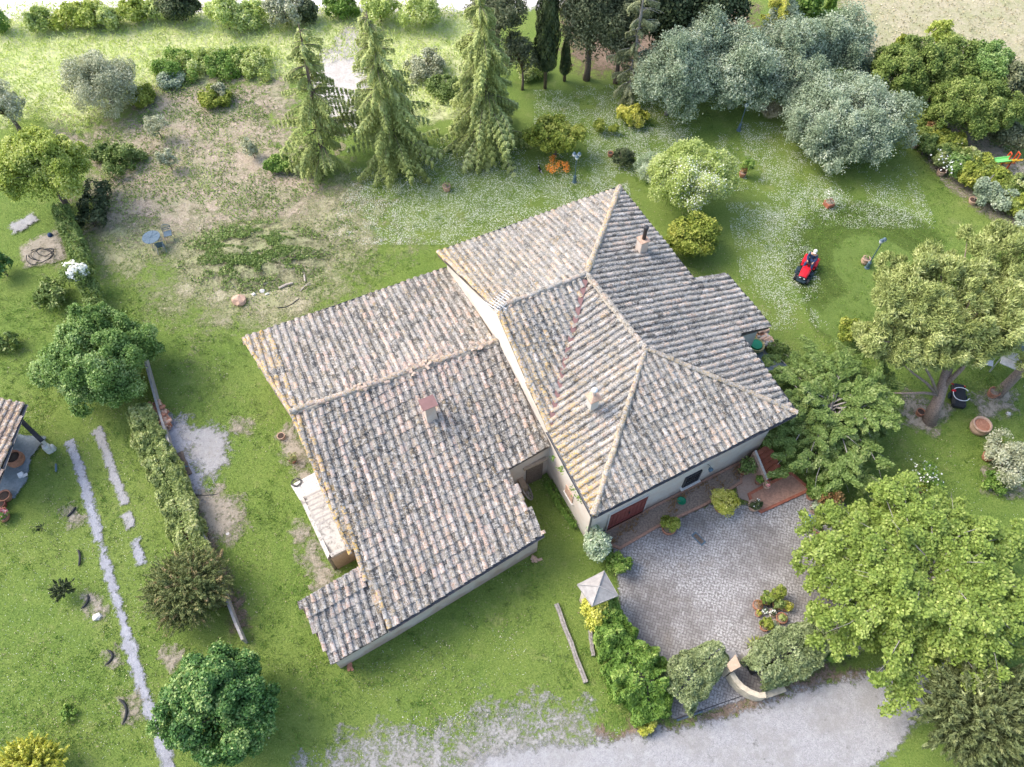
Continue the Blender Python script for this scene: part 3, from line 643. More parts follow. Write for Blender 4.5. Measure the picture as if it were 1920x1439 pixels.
mb.add([(*fA, HE - .12), (*fV, HE - .12), (*gp, Gp[2] - .13), (*(fA + HU[:2] * .9), HE - .1), (*(fV + HU[:2] * .9), HE - .1), (*(gp + HU[:2] * .9), Gp[2] - .2)], [[0, 2, 1], [3, 4, 5], [0, 3, 5, 2], [2, 5, 4, 1]])
wl = mb.obj('wall', M['wall'], house)
we = inset([W1 - HU * .3, W2, W3, W4 - HU * .3], [.25, .3, .25, 0]); mb = MB(); mb.prism(we, -.05, [W1[2] - .12, W2[2] - .02, W3[2] - .02, W4[2] - .12]); mb.obj('wall', M['wall_white'], house)
def gutter(a, b, out, r=.06, parent=None, drop=.02, name='gutter'):
    a = np.asarray(a) + out * .07 - [0, 0, drop]; b = np.asarray(b) + out * .07 - [0, 0, drop]; s_ = nrm(b - a); o_ = nrm(out); V = []; n = 0
    th = np.linspace(math.pi, 2 * math.pi, 7)
    for p in (a, b):
        for rr in (r, r - .012):
            for t in th: V.append(p + o_ * rr * math.cos(t) + np.array([0, 0, rr * math.sin(t)]))
    F = [[i, i + 1, i + 15, i + 14] for i in range(6)] + [[7 + i + 1, 7 + i, 21 + i, 21 + i + 1] for i in range(6)] + [[0, 14, 21, 7], [6, 13, 27, 20]]
    mb = MB(); mb.add(V, F); return mb.obj(name, M['gutter'], parent)
gutter(D, C, -HV, parent=house); gutter(Vv, D, -HU, parent=house); gutter(B, W1, HU, parent=house); gutter(W2, W3, HU, parent=house); gutter(W4, C, HU, parent=house); gutter(A, B, HV, parent=house)
# rafter ends under the west and south eaves
mb = MB()
for i in range(22):
    p = D + (C - D) * (i + .5) / 22; mb.box(p + HV * .25 - [0, 0, .17], (.08, .5, .09), HA)
for i in range(9):
    p = Vv + (D - Vv) * (i + .5) / 9; mb.box(p + HU * .22 - [0, 0, .17], (.5, .08, .09), HA)
mb.obj('rafter_ends', M['bark'], house)
mb = MB(); q = np.array([*fD, 0]) - HU * .05 - HV * .06; mb.tube([D + HU * .0 - HV * .07 - [0, 0, .08], q + [0, 0, 3.6], q + [0, 0, .1]], .045, 8); mb.obj('downpipe', M['gutter'], house)
SW = nrm(fC - fD); SWn = np.array([SW[1], -SW[0]])       # along the south wall, and outward
def onS(px, py): g = G(px, py, 0)[:2]; return (g - fD) @ SW
def Sp(t, o, z): return np.array([*(fD + SW * t + SWn * o), z])
SA = math.atan2(SW[1], SW[0])
def panel(name, t0, t1, z0, z1, mat, parent, frame=M['brickedge'], fw=.06, boards=0, bars=0):
    mb = MB(); c = Sp((t0 + t1) / 2, .02, (z0 + z1) / 2); mb.box(c, (t1 - t0, .04, z1 - z0), SA); d = mb.obj(name, mat, parent)
    mb = MB()
    for z in (z0 - fw / 2, z1 + fw / 2): mb.box(Sp((t0 + t1) / 2, .035, z), (t1 - t0 + 2 * fw, .09, fw), SA)
    for t in (t0 - fw / 2, t1 + fw / 2): mb.box(Sp(t, .033, (z0 + z1) / 2), (fw, .085, z1 - z0), SA)
    mb.obj('frame', frame, d)
    if boards:
        mb = MB()
        for i in range(boards + 1): mb.box(Sp(t0 + .02 + (t1 - t0 - .04) * i / boards, .048, (z0 + z1) / 2), (.02, .02, z1 - z0 - .04), SA)
        mb.box(Sp((t0 + t1) / 2, .056, z0 + .25), (t1 - t0 - .04, .03, .09), SA); mb.box(Sp((t0 + t1) / 2, .056, z1 - .25), (t1 - t0 - .04, .03, .09), SA)
        mb.obj('batten', mat, d); mb = MB(); mb.box(Sp(t0 + (t1 - t0) * .55, .08, (z0 + z1) / 2), (.03, .04, .18), SA); mb.obj('handle', M['darkmetal'], d)
    if bars:
        mb = MB()
        for i in range(bars): mb.tube([Sp(t0 + (t1 - t0) * (i + .5) / bars, .09, z0 - .02), Sp(t0 + (t1 - t0) * (i + .5) / bars, .09, z1 + .02)], .012, 6)
        for z in (z0 + .15, (z0 + z1) / 2, z1 - .15): mb.box(Sp((t0 + t1) / 2, .085, z), (t1 - t0, .012, .03), SA)
        mb.obj('grille', M['darkmetal'], d)
    return d
t0, t1 = onS(1138, 1001), onS(1206, 966); panel('door', t0, t1, .2, 1.95, M['redwood'], house, M['wall_white'], .05, boards=9)
t0, t1 = onS(1279, 931), onS(1304, 918); panel('window', t0, t1, .75, 1.6, M['glass'], house, M['darkmetal'], .06, bars=6)
mb = MB(); mb.box(Sp((t0 + t1) / 2, .06, .62), (t1 - t0 + .3, .2, .08), SA); mb.obj('sill', M['whitestone'], house)
tl = onS(1306, 912) + .18; e_ = MB(); e_.tube([Sp(tl, 0, 1.9), Sp(tl, .14, 2.0), Sp(tl, .24, 1.93)], .014, 6); lb = e_.obj('wall_lamp', M['lampmetal'], house)
e_ = MB(); e_.lathe([(.02, .22), (.11, .15), (.12, .13), (.085, .12), (.06, -.06), (.03, -.09)], Sp(tl, .24, 1.72), 6); e_.obj('lamp_glass', M['bluemetal'], lb)
# west wall shutter niche and the weeds growing under the gutter
WWd = nrm(fD - fA); WWn = np.array([WWd[1], -WWd[0]]); WWn = WWn if WWn @ HU[:2] < 0 else -WWn
g = G(1068, 935, 0)[:2]; tw = (g - fA) @ WWd + .35; mb = MB(); p = fA + WWd * tw + WWn * .015; mb.box((*p, 1.55), (.04, .62, .7), HA); d = mb.obj('shutter', M['terrapale'], house)
mb = MB(); mb.box((*(p + WWn * .02), 1.16), (.1, .74, .07), HA); mb.obj('sill', M['whitestone'], d)
# chimneys
def chimney(px, py, z, zr, size, capfn, mat, flare=0.):
    c = G(px, py, z); mb = MB(); sx, sy = size; n = []
    prof = [(1 + flare, zr), (1 + flare * .5, zr + (z - zr) * .3), (1, zr + (z - zr) * .55), (1, z)]
    V = []
    for k, zz in prof:
        for a, b in ((-1, -1), (1, -1), (1, 1), (-1, 1)): V.append(np.array([c[0], c[1], zz]) + HU * a * sx / 2 * (1 + (k - 1) * .3) + HV * b * sy / 2 * (k if b < 0 else 1))
    mb.add(V, [[3, 2, 1, 0], [12, 13, 14, 15]] + [[l * 4 + i, l * 4 + (i + 1) % 4, l * 4 + 4 + (i + 1) % 4, l * 4 + 4 + i] for l in range(3) for i in range(4)])
    return mb, c
mb, c = chimney(1113, 744, 5.75, 5.0, (.34, .34), None, None); ch = mb.obj('chimney', M['wall_white'], roof)
mb = MB(); V = [c + HU * a * .25 + HV * b * .25 for a, b in ((-1, -1), (1, -1), (1, 1), (-1, 1))] + [c + [0, 0, .17]]; V = [v - [0, 0, .05] for v in V[:4]] + V[:4] + [V[4]]
mb.add(V, [[3, 2, 1, 0], [0, 1, 5, 4], [1, 2, 6, 5], [2, 3, 7, 6], [3, 0, 4, 7], [4, 5, 8], [5, 6, 8], [6, 7, 8], [7, 4, 8]]); mb.obj('chimney_cap', M['terrapale'], ch)
mb = MB(); mb.lathe([(.06, .0), (.06, .36)], c + [0, 0, .08], 14); mb.obj('flue', M['alu'], ch)
mb = MB(); mb.lathe([(.05, .34), (.11, .36), (.13, .41), (.10, .48), (.04, .51), (.01, .52)], c + [0, 0, .08], 16); mb.obj('cowl', M['whitemetal'], ch, True)
mb, c = chimney(1206, 450, 5.35, 4.5, (.38, .40), None, None); ch = mb.obj('chimney', M['pinkstone'], roof)
mb = MB(); mb.box(c + [0, 0, .03], (.46, .48, .05), HA); mb.obj('chimney_cap', M['terrapale'], ch)
mb = MB(); mb.lathe([(.09, .0), (.09, .62), (.11, .63), (.12, .76), (.09, .80), (.02, .81)], c + HU * .03 + [0, 0, .06], 14); mb.obj('flue', M['darkmetal'], ch, True)
# aerial on the west end of the cross ridge
c = G(938, 592, 5.9); mb = MB(); mb.tube([c - [0, 0, .5], c + [0, 0, 1.1]], .018, 6)
d1 = nrm(HU + HV * .5); d2 = np.array([-d1[1], d1[0], 0]); mb.tube([c - d1 * .5 + [0, 0, 1.05], c + d1 * .6 + [0, 0, 1.05]], .014, 6)
for i in range(9): p = c - d1 * .45 + d1 * i * .125 + [0, 0, 1.06]; wv = .30 - i * .015; mb.tube([p - d2 * wv, p + d2 * wv], .010, 5)
for s_ in (-1, 1):
    for i in range(4): p = c - d1 * (.5 + .05 * i) + [0, 0, 1.05 + s_ * (.06 + .1 * i)]; mb.tube([p - d2 * .3, p + d2 * .3], .010, 5)
mb.tube([c + [0, 0, .7] - d2 * .35, c + [0, 0, .7] + d2 * .35], .012, 5)
for i in range(5): p = c + [0, 0, .7] + d2 * (-.3 + .15 * i); mb.tube([p - d1 * .25, p + d1 * .25], .009, 5)
mb.obj('aerial', M['alu'], roof)
# ================================================================ annex
N0, N1, R1 = G(455, 636, 3.0), G(838, 504, 3.0), G(933, 641, 4.1); pn = plane3(N0, N1, R1); R0 = GP(545, 775, pn)
S1 = G(1019, 1001, 2.2); ps = plane3(R0, R1, S1); X1, X2, S0 = GP(1029, 836, ps), GP(951, 880, ps), GP(727, 1181, ps); Rm = GP(655, 1040, ps)
annex = empty('annex', (*((R0 + S1) / 2)[:2], 0), 'long low stone annex with weathered pantile gable roof on the west side of the farmhouse', 'house')
R1b = R1 + HU * .1; mb = MB()
mb.slab([dn(p, .11) for p in (N0, N1, R1, R0)], .1); mb.slab([dn(p, .11) for p in (R0, R1, X1, X2, S1, S0)], .1)
aroof = mb.obj('roof', M['deck'], annex)
lw = lambda p: float(np.clip(.10 + .1 * rng.normal() + (.7 if ((p - R0) @ HU) < .45 and rng.random() < .7 else 0), 0, 1))
rmid = R0 + (R1 - R0) * .62
def pinkish(p): d = (p - rmid) @ HU, (p - rmid) @ HV; return .34 * math.exp(-(d[0] / 2.6) ** 2 - (d[1] / 1.3) ** 2) + .22 * math.exp(-((d[0] + 2.2) / 1.6) ** 2 - ((d[1] + 7) / 2.4) ** 2) - .05
roof_obj('roof_tiles', [roof_face([N0, N1, R1, R0], .325, .39, .0, lw, cw=.32, bias=pinkish), roof_face([R0, R1, X1, X2, S1, S0], .325, .39, .0, lw, cw=.32, bias=pinkish)], M['tiles_annex'], aroof)
roof_obj('ridge_tiles', [cap_line(R0 + up3, R1 + up3, .13, .36, .35, .03)], M['tiles_annex'], aroof)
mortar_line(dn(R0, -.02), dn(R1, -.02), .18, .09, aroof)
roof_obj('verge_tiles', [cap_line(a + HU * .04, b + HU * .04, .085, .36, 1., .01, .02) for a, b in ((N0, R0), (Rm, R0))], M['tiles_annex'], aroof)
# heap of broken tiles along the ridge
mb = MB()
for i in range(34):
    t = rng.uniform(.3, .97); p = R0 + (R1 - R0) * t + HV * rng.normal() * .16 + [0, 0, .10 + rng.uniform(0, .1)]
    a = rng.uniform(0, 6.3); q = Matrix.Rotation(a, 3, 'Z') @ Matrix.Rotation(rng.normal() * .35, 3, 'X'); r_ = .08; L_ = rng.uniform(.05, .14); V = []
    for y in (-L_, L_):
        for th in np.linspace(.2, 2.9, 5): V.append(p + np.array(q @ Vector((r_ * math.cos(th), y, r_ * .7 * math.sin(th)))))
    mb = MB(); mb.add(V, [[k, k + 1, k + 6, k + 5] for k in range(4)]); mb.obj('broken_tile', M['shard'] if 'shard' in M else M.setdefault('shard', plain('pale_tile_shards', (.44, .34, .27), .9, .35, 9)), aroof)
# low shed end with its own lower roof
L1, L0, LS = G(676, 1064, 2.35), G(561, 1131, 2.2), G(622, 1245, 1.5); pl = plane3(L1, L0, LS); LE = GP(727, 1184, pl); Lm = GP(578, 1160, pl); Ln = GP(696, 1096, pl)
mb = MB(); mb.slab([dn(p, .11) for p in (L0, L1, LE, LS)], .09); mb.obj('lean_to_deck', M['deck'], annex)
v3 = np.array([0, 0, .09]); roof_obj('lean_to_tiles', [roof_face([Lm, Ln, LE, LS], .325, .39, -.05, lambda p: .04), roof_face([L0 + v3, L1 + v3, Ln + v3, Lm + v3], .325, .42, .08, lambda p: .15)], M['tiles_annex'], annex)
fa = [(N0 + HU * .12 - HV * .15)[:2], (N1 - HV * .15 + HU * .3)[:2], (X1 + HU * .1 + HV * .12)[:2], (X2 - HU * .02 + HV * .12)[:2], (X2 - HU * .12 + HV * .1)[:2], (S1 - HU * .15 + HV * .14)[:2], (S0 + HV * .14)[:2], (R0 + HU * .15)[:2]]
def rz_(p, pl_): return pl_[0][2] - ((p - pl_[0][:2]) @ pl_[1][:2]) / pl_[1][2] - .13
mb = MB(); mb.prism([fa[0], fa[1], (R1 + HU * .1)[:2], fa[7]], -.05, [rz_(fa[0], pn), rz_(fa[1], pn), R1[2] - .13, R0[2] - .13])
mb.prism([fa[7], (R1 + HU * .1)[:2], fa[2], fa[3], fa[4], fa[5], (S0 + HV * .14 + HU * .05)[:2]], -.05, [rz_(q, ps) for q in (fa[7], (R1 + HU * .1)[:2], fa[2], fa[3], fa[4], fa[5], (S0 + HV * .14 + HU * .05)[:2])])
mb.obj('wall', M['pinkstone'], annex)
lp = [(L0 + HU * .1 - HV * .12)[:2], (L1 + HU * .1 - HV * .12)[:2], (S0 + HV * .141 + HU * .05)[:2], (LS + HV * .10 + HU * .10)[:2]]; mb = MB(); mb.prism(lp, -.05, [rz_(q, pl) for q in lp]); mb.obj('wall', M['pinkstone'], annex)
gutter(S0, S1, -HV, .07, annex); gutter(N1, N0, HV, .06, annex)
mb, c = chimney(803, 757, 4.72, 3.2, (.44, .36), None, None, .5); ch = mb.obj('chimney', M['pinkstone'], aroof)
mb = MB(); V = [c + HU * a * .33 + HV * b * .27 + [0, 0, z + .04 * (b > 0)] for z in (.02, .05) for a, b in ((-1, -1), (1, -1), (1, 1), (-1, 1))]
mb.add(V, [[3, 2, 1, 0], [4, 5, 6, 7], [0, 1, 5, 4], [1, 2, 6, 5], [2, 3, 7, 6], [3, 0, 4, 7]]); mb.obj('chimney_cap', M['copper'], ch)
# small wall opening in the south wall, rubble at the corner
c = G(877, 1097, .9); mb = MB(); mb.box(c + HV * .02, (.4, .04, .18), math.atan2((S1 - S0)[1], (S1 - S0)[0])); mb.obj('vent', M['sand'], annex)
# the inner court wall with dark doorway
mb = MB(); c = np.array([*((fa[2] + fa[3]) / 2), 0]); 
mb.box(c - HV * .03 + HU * .35 + [0, 0, .85], (.8, .06, 1.7), HA); mb.obj('door', M['bark'], annex)
mb = MB(); mb.box(c - HV * .05 + HU * .35 + [0, 0, 1.78], (1.1, .12, .16), HA); mb.obj('lintel', M['stone'], annex); mb = MB(); mb.box(c - HV * .25 - HU * .35 + [0, 0, .5], (.25, .55, 1.), HA); mb.obj('buttress', M['stone'], annex)
# outside stair on the west side of the annex
def stairmat():
    t = NT('stained_pale_stone'); f = t.noise(4, 6, .75); c = t.ramp(t.noise(12, 4), [(.3, (.42, .40, .36)), (.7, (.54, .52, .48))]); c = t.mix(t.ramp(f, [(.50, g3(0)), (.62, g3(.75))]), c, (.16, .15, .14)); t.bump(f, .3, .02); return t.out(c, .9)
M['stairstone'] = stairmat()
st = [G(541, 908)[:2], G(573, 893)[:2], G(600, 906)[:2], G(566, 938)[:2]]
stair = empty('outside_stair', (*G(610, 985)[:2], 0), 'pale stone outside stair with a low parapet along the west wall of the annex', 'staircase')
mb = MB(); pz = .12
P0 = G(545, 910, pz)[:2]; P1 = G(598, 882, pz)[:2]; P2 = G(612, 912, pz)[:2]; P3 = G(562, 938, pz)[:2]; mb.prism([P0, P1, P2, P3], 0, pz)
sd0 = mb.obj('landing', M['whitestone'], stair)
mb = MB()
for i in range(1, 5):
    a = P0 + (P3 - P0) * i / 5; b = P1 + (P2 - P1) * i / 5; mb.tube([(*a, pz), (*b, pz)], .008, 4)
for i in range(1, 4):
    a = P0 + (P1 - P0) * i / 4; b = P3 + (P2 - P3) * i / 4; mb.tube([(*a, pz), (*b, pz)], .008, 4)
mb.obj('paving_joint', M['concrete'], stair)
s0w, s0e = G(570, 935, .1)[:2], G(612, 915, .1)[:2]; s1w, s1e = G(620, 1042, 1.25)[:2], G(658, 1022, 1.25)[:2]
mb = MB(); ns = 7; fr = .62
for i in range(ns):
    a, b = fr * i / ns, fr * (i + 1) / ns; z = .1 + (i + 1) * .15
    mb.prism([s0w + (s1w - s0w) * a, s0e + (s1e - s0e) * a, s0e + (s1e - s0e) * b, s0w + (s1w - s0w) * b], 0, z)
    # rounded nosing
    mb.tube([(*(s0w + (s1w - s0w) * a), z - .03), (*(s0e + (s1e - s0e) * a), z - .03)], .035, 6)
mb.obj('steps', M['stairstone'], stair)
mj = MB()  # darker strips laid on the treads as painted bands of shade
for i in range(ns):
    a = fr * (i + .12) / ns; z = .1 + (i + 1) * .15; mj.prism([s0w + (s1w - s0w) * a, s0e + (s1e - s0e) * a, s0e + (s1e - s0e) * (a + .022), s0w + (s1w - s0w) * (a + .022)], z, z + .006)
mj.obj('tread_shade_bands', M['concrete'], stair)
mb = MB(); mb.prism([s0w + (s1w - s0w) * fr, s0e + (s1e - s0e) * fr, s1e, s1w], 0, 1.16); mb.obj('top_landing', M['stairstone'], stair)
mb = MB(); ow = nrm(s0w - s0e) * .16; pe = nrm(s1w - s0w) * .16
mb.prism([s0w, s0w + ow, s1w + ow + pe, s1w], 0, [.35, .35, 1.45, 1.45]); mb.prism([s1w, s1w + pe, s1e + pe, s1e], 0, 1.452); mb.obj('parapet', M['stairstone'], stair)
mb = MB(); mb.prism([s1w + pe + ow * .2, s1w + pe * 1.12 + ow * .2, s1e + pe * 1.12, s1e + pe], 0, 1.3); mb.obj('stone_face', M['stone'], stair)
mb = MB(); q = G(556, 905, .15); 
for r_ in (.2, .23, .17): mb.tube([q + [r_ * math.cos(t) + .02 * math.sin(3 * t), r_ * .9 * math.sin(t), .01 + .012 * math.sin(t * 5)] for t in np.linspace(r_ * 9, r_ * 9 + 6.0, 26)], .012, 6)
tag(mb.obj('wire_coil', M['darkmetal']), 'loose coil of dark wire on the pale paving at the foot of the stair', 'wire')
# ================================================================ bed, terrace and steps in front of the south wall
def raised(name, pts, z, edge, top, label, cat, tw=.12, wpts=None):
    P = wpts if wpts is not None else [G(a, b, z)[:2] for a, b in pts]; t = empty(name, (*(sum(P) / len(P)), 0), label, cat)
    I = inset(P, tw); mb = MB(); n = len(P)
    for i in range(n): mb.prism([P[i], P[(i + 1) % n], I[(i + 1) % n], I[i]], -.02, z)
    mb.obj('edging', edge, t); mb = MB(); mb.prism(I, -.02, z - .03); mb.obj('top' if top is not M['bedsoil'] else 'soil', top, t); return t
b1 = Sp(.25, .03, 0)[:2]; tB = onS(1395, 870); b2 = Sp(tB, .03, 0)[:2]
bed = raised('flower_bed', None, .2, M['brickedge'], M['bedsoil'], 'brick edged flower bed of brown soil and dry stems along the south house wall', 'flower bed', .1,
       [b1, G(1163, 1030, .2)[:2], G(1235, 988, .2)[:2], G(1322, 948, .2)[:2], G(1392, 905, .2)[:2], b2])
sheet('tile_apron', [(1380, 908), (1400, 880), (1445, 905), (1420, 948), (1385, 935)], M['apron'] if 'apron' in M else M.setdefault('apron', gravelmat('tile_apron', (.30, .19, .14), (.42, .29, .22), (.52, .40, .32), 10, (.38, .32, .27), 5., .3, .1)), .1, .5, .08, .2, .2, 1)
ter = raised('terrace', [(1428, 962), (1409, 945), (1402, 925), (1440, 905), (1484, 884), (1516, 912), (1518, 921)], .17, M['terrared'], M['brickedge'], 'low terrace of brick and red tiles beside the garden steps at the east corner', 'terrace', .12)
steps = empty('garden_steps', (*G(1440, 870)[:2], 0), 'red tiled garden steps with white coping beside the south east house corner', 'steps')
a0, a1 = G(1414, 850, .9)[:2], G(1436, 905, .2)[:2]; c0_, c1_ = G(1441, 833, .9)[:2], G(1468, 882, .2)[:2]
mb = MB(); mb2 = MB()
for i in range(6):
    f0, f1 = i / 6, (i + 1) / 6; z = .95 - i * .15
    mb.prism([a0 + (a1 - a0) * f0, c0_ + (c1_ - c0_) * f0, c0_ + (c1_ - c0_) * f1, a0 + (a1 - a0) * f1], 0, z)
mb.obj('treads', M['terrared'], steps)
ow = nrm(a0 - c0_) * .17; mb = MB(); mb.prism([a0, a0 + ow, a1 + ow, a1], 0, [1.15, 1.15, .5, .5]); mb.obj('side_wall', M['terrapale'], steps)
mb = MB(); mb.prism([a0 - ow * .15, a0 + ow * .4, a1 + ow * .4, a1 - ow * .15], [1.153, 1.153, .503, .503], [1.2, 1.2, .55, .55]); mb.obj('coping', M['whitestone'], steps)
# ================================================================ garden shed at the left edge
SZ = 2.6; q0, q1, q2, q3 = G(-150, 715, SZ + .35), G(47, 757, SZ + .35), G(0, 889, SZ - .1), G(-210, 850, SZ - .1)
q2 = q1 + (G(-8, 912, SZ - .25) - q1); shed = empty('garden_shed', (*((q0 + q2) / 2)[:2], 0), 'small outbuilding with brown clay tile roof at the left edge beside the slate paving', 'shed')
q3 = q0 + (q2 - q1); mb = MB(); mb.slab([dn(p, .11) for p in (q0, q1, q2, q3)], .1); sr_ = mb.obj('roof', M['deck'], shed)
roof_obj('roof_tiles', [roof_face([q0, q1, q2, q3], .30, .36, .0, lambda p: .3)], M['tiles_shed'], sr_)
so_ = nrm(np.append((q1 - q0)[:2], 0)); gutter(q1, q2, so_, .06, shed)
mb = MB(); ins = inset([q0, q1, q2, q3], [.4, 2.2, .6, .4]); mb.prism(ins, 0, [q0[2] - .2, q1[2] - .2, q2[2] - .2, q3[2] - .2]); mb.obj('wall', M['sand'], shed)
wa, wb = G(38, 792, 1.5)[:2], G(77, 830, .9)[:2]; wn = nrm(np.array([-(wb - wa)[1], (wb - wa)[0]])) * .14
pw = empty('wing_wall', (*((wa + wb) / 2), 0), 'short white wing wall with dark coping running out from the outbuilding', 'wall')
mb = MB(); mb.prism([wa, wb, wb + wn, wa + wn], 0, [1.5, .9, .9, 1.5]); mb.obj('wall_panel', M['wall_white'], pw); mb = MB(); mb.prism([wa - wn * .2, wb - wn * .2, wb + wn * 1.2, wa + wn * 1.2], [1.503, .903, .903, 1.503], [1.56, .96, .96, 1.56]); mb.obj('coping', M['darkmetal'], pw)
mb = MB(); mb.box((*wb, .3), (.3, .3, .6), .6, bev=.06); mb.box((*wb + wn, .15), (.25, .25, .4), .2, bev=.06); mb.obj('end_stone', M['whitestone'], pw)
# ================================================================ boundary wall on the left
bw = empty('boundary_wall', (*G(330, 900)[:2], 0), 'thin grey boundary wall with pale top running beside the dry hedge', 'wall')
pts = [(262, 640), (296, 765), (322, 850), (350, 925), (383, 1010), (410, 1085), (440, 1165), (455, 1200)]
bp_ = band(pts, .08, .6); n = len(pts); mb = MB(); mc = MB()
for i in range(n - 1):
    q = [bp_[i], bp_[i + 1], bp_[2 * n - 2 - i], bp_[2 * n - 1 - i]]; mb.prism(q, -.02, .6); mc.prism(inset(q, [-.012, 0, -.012, 0]), .603, .63)
mb.obj('wall_panel', M['concrete'], bw); mc.obj('coping', M['concrete'], bw)
# ================================================================ vegetation
def scatter(name, polys, dens, h, wd, mat, amp=.6, sc=1., bias=0., label=None, up=.8, flat=False, world=False, edge=.8, hz=0., soft=.3):
    PP = []
    for q, poly in enumerate(polys):
        poly = poly if world else W(poly); p = np.array(poly)[:, :2]; x0, y0 = p.min(0); x1, y1 = p.max(0); n = int((x1 - x0) * (y1 - y0) * dens)
        x = rng.uniform(x0, x1, n); y = rng.uniform(y0, y1, n); d = np.clip(dpoly(x, y, p), -edge, edge) / edge
        k = d + bias + (fbm(x + q * 7, y, sc, 5) - .48) * amp * 5 > rng.uniform(-soft, soft, n); PP.append(np.stack([x[k], y[k]], 1))
    P2 = np.concatenate(PP); n = len(P2); hh = h * rng.uniform(.5, 1.3, n)
    P = np.stack([P2[:, 0], P2[:, 1], hh * .5 + .01 + hz * rng.random(n)], 1)
    if flat: N = rdir(n) * .5 + [0, 0, 1.]; T = rdir(n); o = leaves(name, P, N, T, wd * rng.uniform(.6, 1.3, n), wd * rng.uniform(.5, 1.1, n), rng.random(n), mat)
    else: N = rdir(n) + [0, 0, .35]; T = rdir(n) * .75 + [0, 0, up]; o = leaves(name, P, N, T, hh * .6, wd * rng.uniform(.7, 1.3, n), .5 + .2 * rng.normal(size=n) + (fbm(P2[:, 0], P2[:, 1], 1.5) - .48) * 1.5, mat)
    return tag(o, kind='stuff')
LAWN_ALL = [[(-200, 420), (200, 400), (340, 590), (560, 600), (830, 480), (1000, 400), (1180, 340), (1300, 470), (1560, 620), (1640, 900), (2100, 900), (2100, 200), (1700, 240), (1180, 130), (960, 160), (640, 330), (700, 470), (820, 480), (460, 620), (640, 1260), (1010, 1040), (1100, 1020), (1180, 1340), (1150, 1390), (560, 1460), (-200, 1460)]]
scatter('grass', [[(-250, 380), (2200, 180), (2200, 1500), (-250, 1500)]], 150, .05, .014, L['grass'], .45, .6, .6, edge=.2)
# the scatter above also lies on the drive and buildings: bare ground sheets sit above it only where grass is really absent, so thin it there
def thin(o, polys, z=None):
    me = o.data; n = len(me.vertices); co = np.empty(n * 3, np.float32); me.vertices.foreach_get('co', co); co = co.reshape(-1, 4, 3); c = co.mean(1); keep = np.ones(len(c), bool)
    for poly, w_ in polys:
        p = np.array(poly)[:, :2]; keep &= ~((dpoly(c[:, 0], c[:, 1], p) + (fbm(c[:, 0], c[:, 1], .5, 4) - .45) * w_) > 0)
    at = np.empty(len(c), np.float32); me.attributes['tint'].data.foreach_get('value', at); V = co[keep].reshape(-1, 3); m2 = len(V) // 4; mt = me.materials[0]
    nm = bpy.data.meshes.new(me.name); nm.vertices.add(4 * m2); nm.vertices.foreach_set('co', V.ravel()); nm.loops.add(4 * m2); nm.loops.foreach_set('vertex_index', np.arange(4 * m2, dtype=np.int32)); nm.polygons.add(m2)
    nm.polygons.foreach_set('loop_start', np.arange(0, 4 * m2, 4, dtype=np.int32)); nm.polygons.foreach_set('loop_total', np.full(m2, 4, np.int32)); a = nm.attributes.new('tint', 'FLOAT', 'FACE'); a.data.foreach_set('value', at[keep]); nm.materials.append(mt); nm.update(calc_edges=True); o.data = nm
ROADP = [(840, 1500), (900, 1425), (960, 1405), (1130, 1392), (1280, 1368), (1400, 1335), (1480, 1305), (1560, 1282), (1620, 1262), (1700, 1250), (1790, 1240), (1790, 1300), (1715, 1350), (1680, 1400), (1640, 1430), (1620, 1500), (1500, 1600), (840, 1600)]
SOLID = [W(PAV), W(ROADP), [a[:2] for a in foot], [a for a in fa], W([(1395, 640), (1430, 640), (1475, 690), (1490, 740), (1530, 800), (1500, 820), (1420, 690)]), W([(-60, 805), (88, 822), (60, 858), (48, 905), (30, 935), (-60, 960)])]
SOFT = [W(SOIL), W([(322, 800), (342, 790), (372, 812), (392, 798), (425, 822), (420, 870), (398, 900), (372, 885), (348, 840)]), W([(300, 790), (330, 800), (352, 850), (380, 895), (395, 915), (385, 940), (350, 935), (325, 880), (305, 830)]), W([(365, 930), (410, 925), (447, 945), (445, 985), (425, 1010), (395, 1015), (370, 985)]),
        band([(132, 828), (150, 880), (170, 950), (186, 1015)], .3), band([(198, 1055), (212, 1105), (231, 1165), (245, 1215), (262, 1275), (278, 1320), (290, 1360), (305, 1400), (320, 1450)], .3), band([(182, 806), (200, 850), (218, 905), (235, 945)], .28), W([(600, 1460), (640, 1410), (800, 1385), (960, 1345), (1090, 1320), (1150, 1390), (900, 1430)]),
        W([(600, 140), (690, 100), (700, 130), (650, 240), (610, 220)]), W([(1560, 40), (1600, -20), (2500, -60), (2500, 260), (1990, 200), (1900, 120), (1700, 110), (1640, 180)])]
thin(bpy.data.objects['grass'], [(p, .05) for p in SOLID] + [(p, 1.0) for p in SOFT])
def tufts(name, polys, nt, per, mat, h, seed):
    out = []
    for poly in polys:
        p = np.array(W(poly))[:, :2]; x0, y0 = p.min(0); x1, y1 = p.max(0); x = rng.uniform(x0, x1, nt); y = rng.uniform(y0, y1, nt); k = inpoly(x, y, p) & (fbm(x + seed, y, 2.2, 4) > .47); out.append(np.stack([x[k], y[k]], 1))
    c = np.repeat(np.concatenate(out), per, 0); n = len(c); r = np.repeat(rng.uniform(.04, .16, n // per), per); P = np.concatenate([c + rng.normal(size=(n, 2)) * r[:, None], (h * rng.uniform(.3, 1, n))[:, None]], 1)
    o = leaves(name, P, rdir(n) + [0, 0, .4], rdir(n) * .8 + [0, 0, .6], .04, .016, np.repeat(rng.random(n // per), per) * .7 + .15 * rng.random(n), mat); tag(o, kind='stuff'); thin(o, [(q, .05) for q in SOLID] + [(q, 1.0) for q in SOFT])
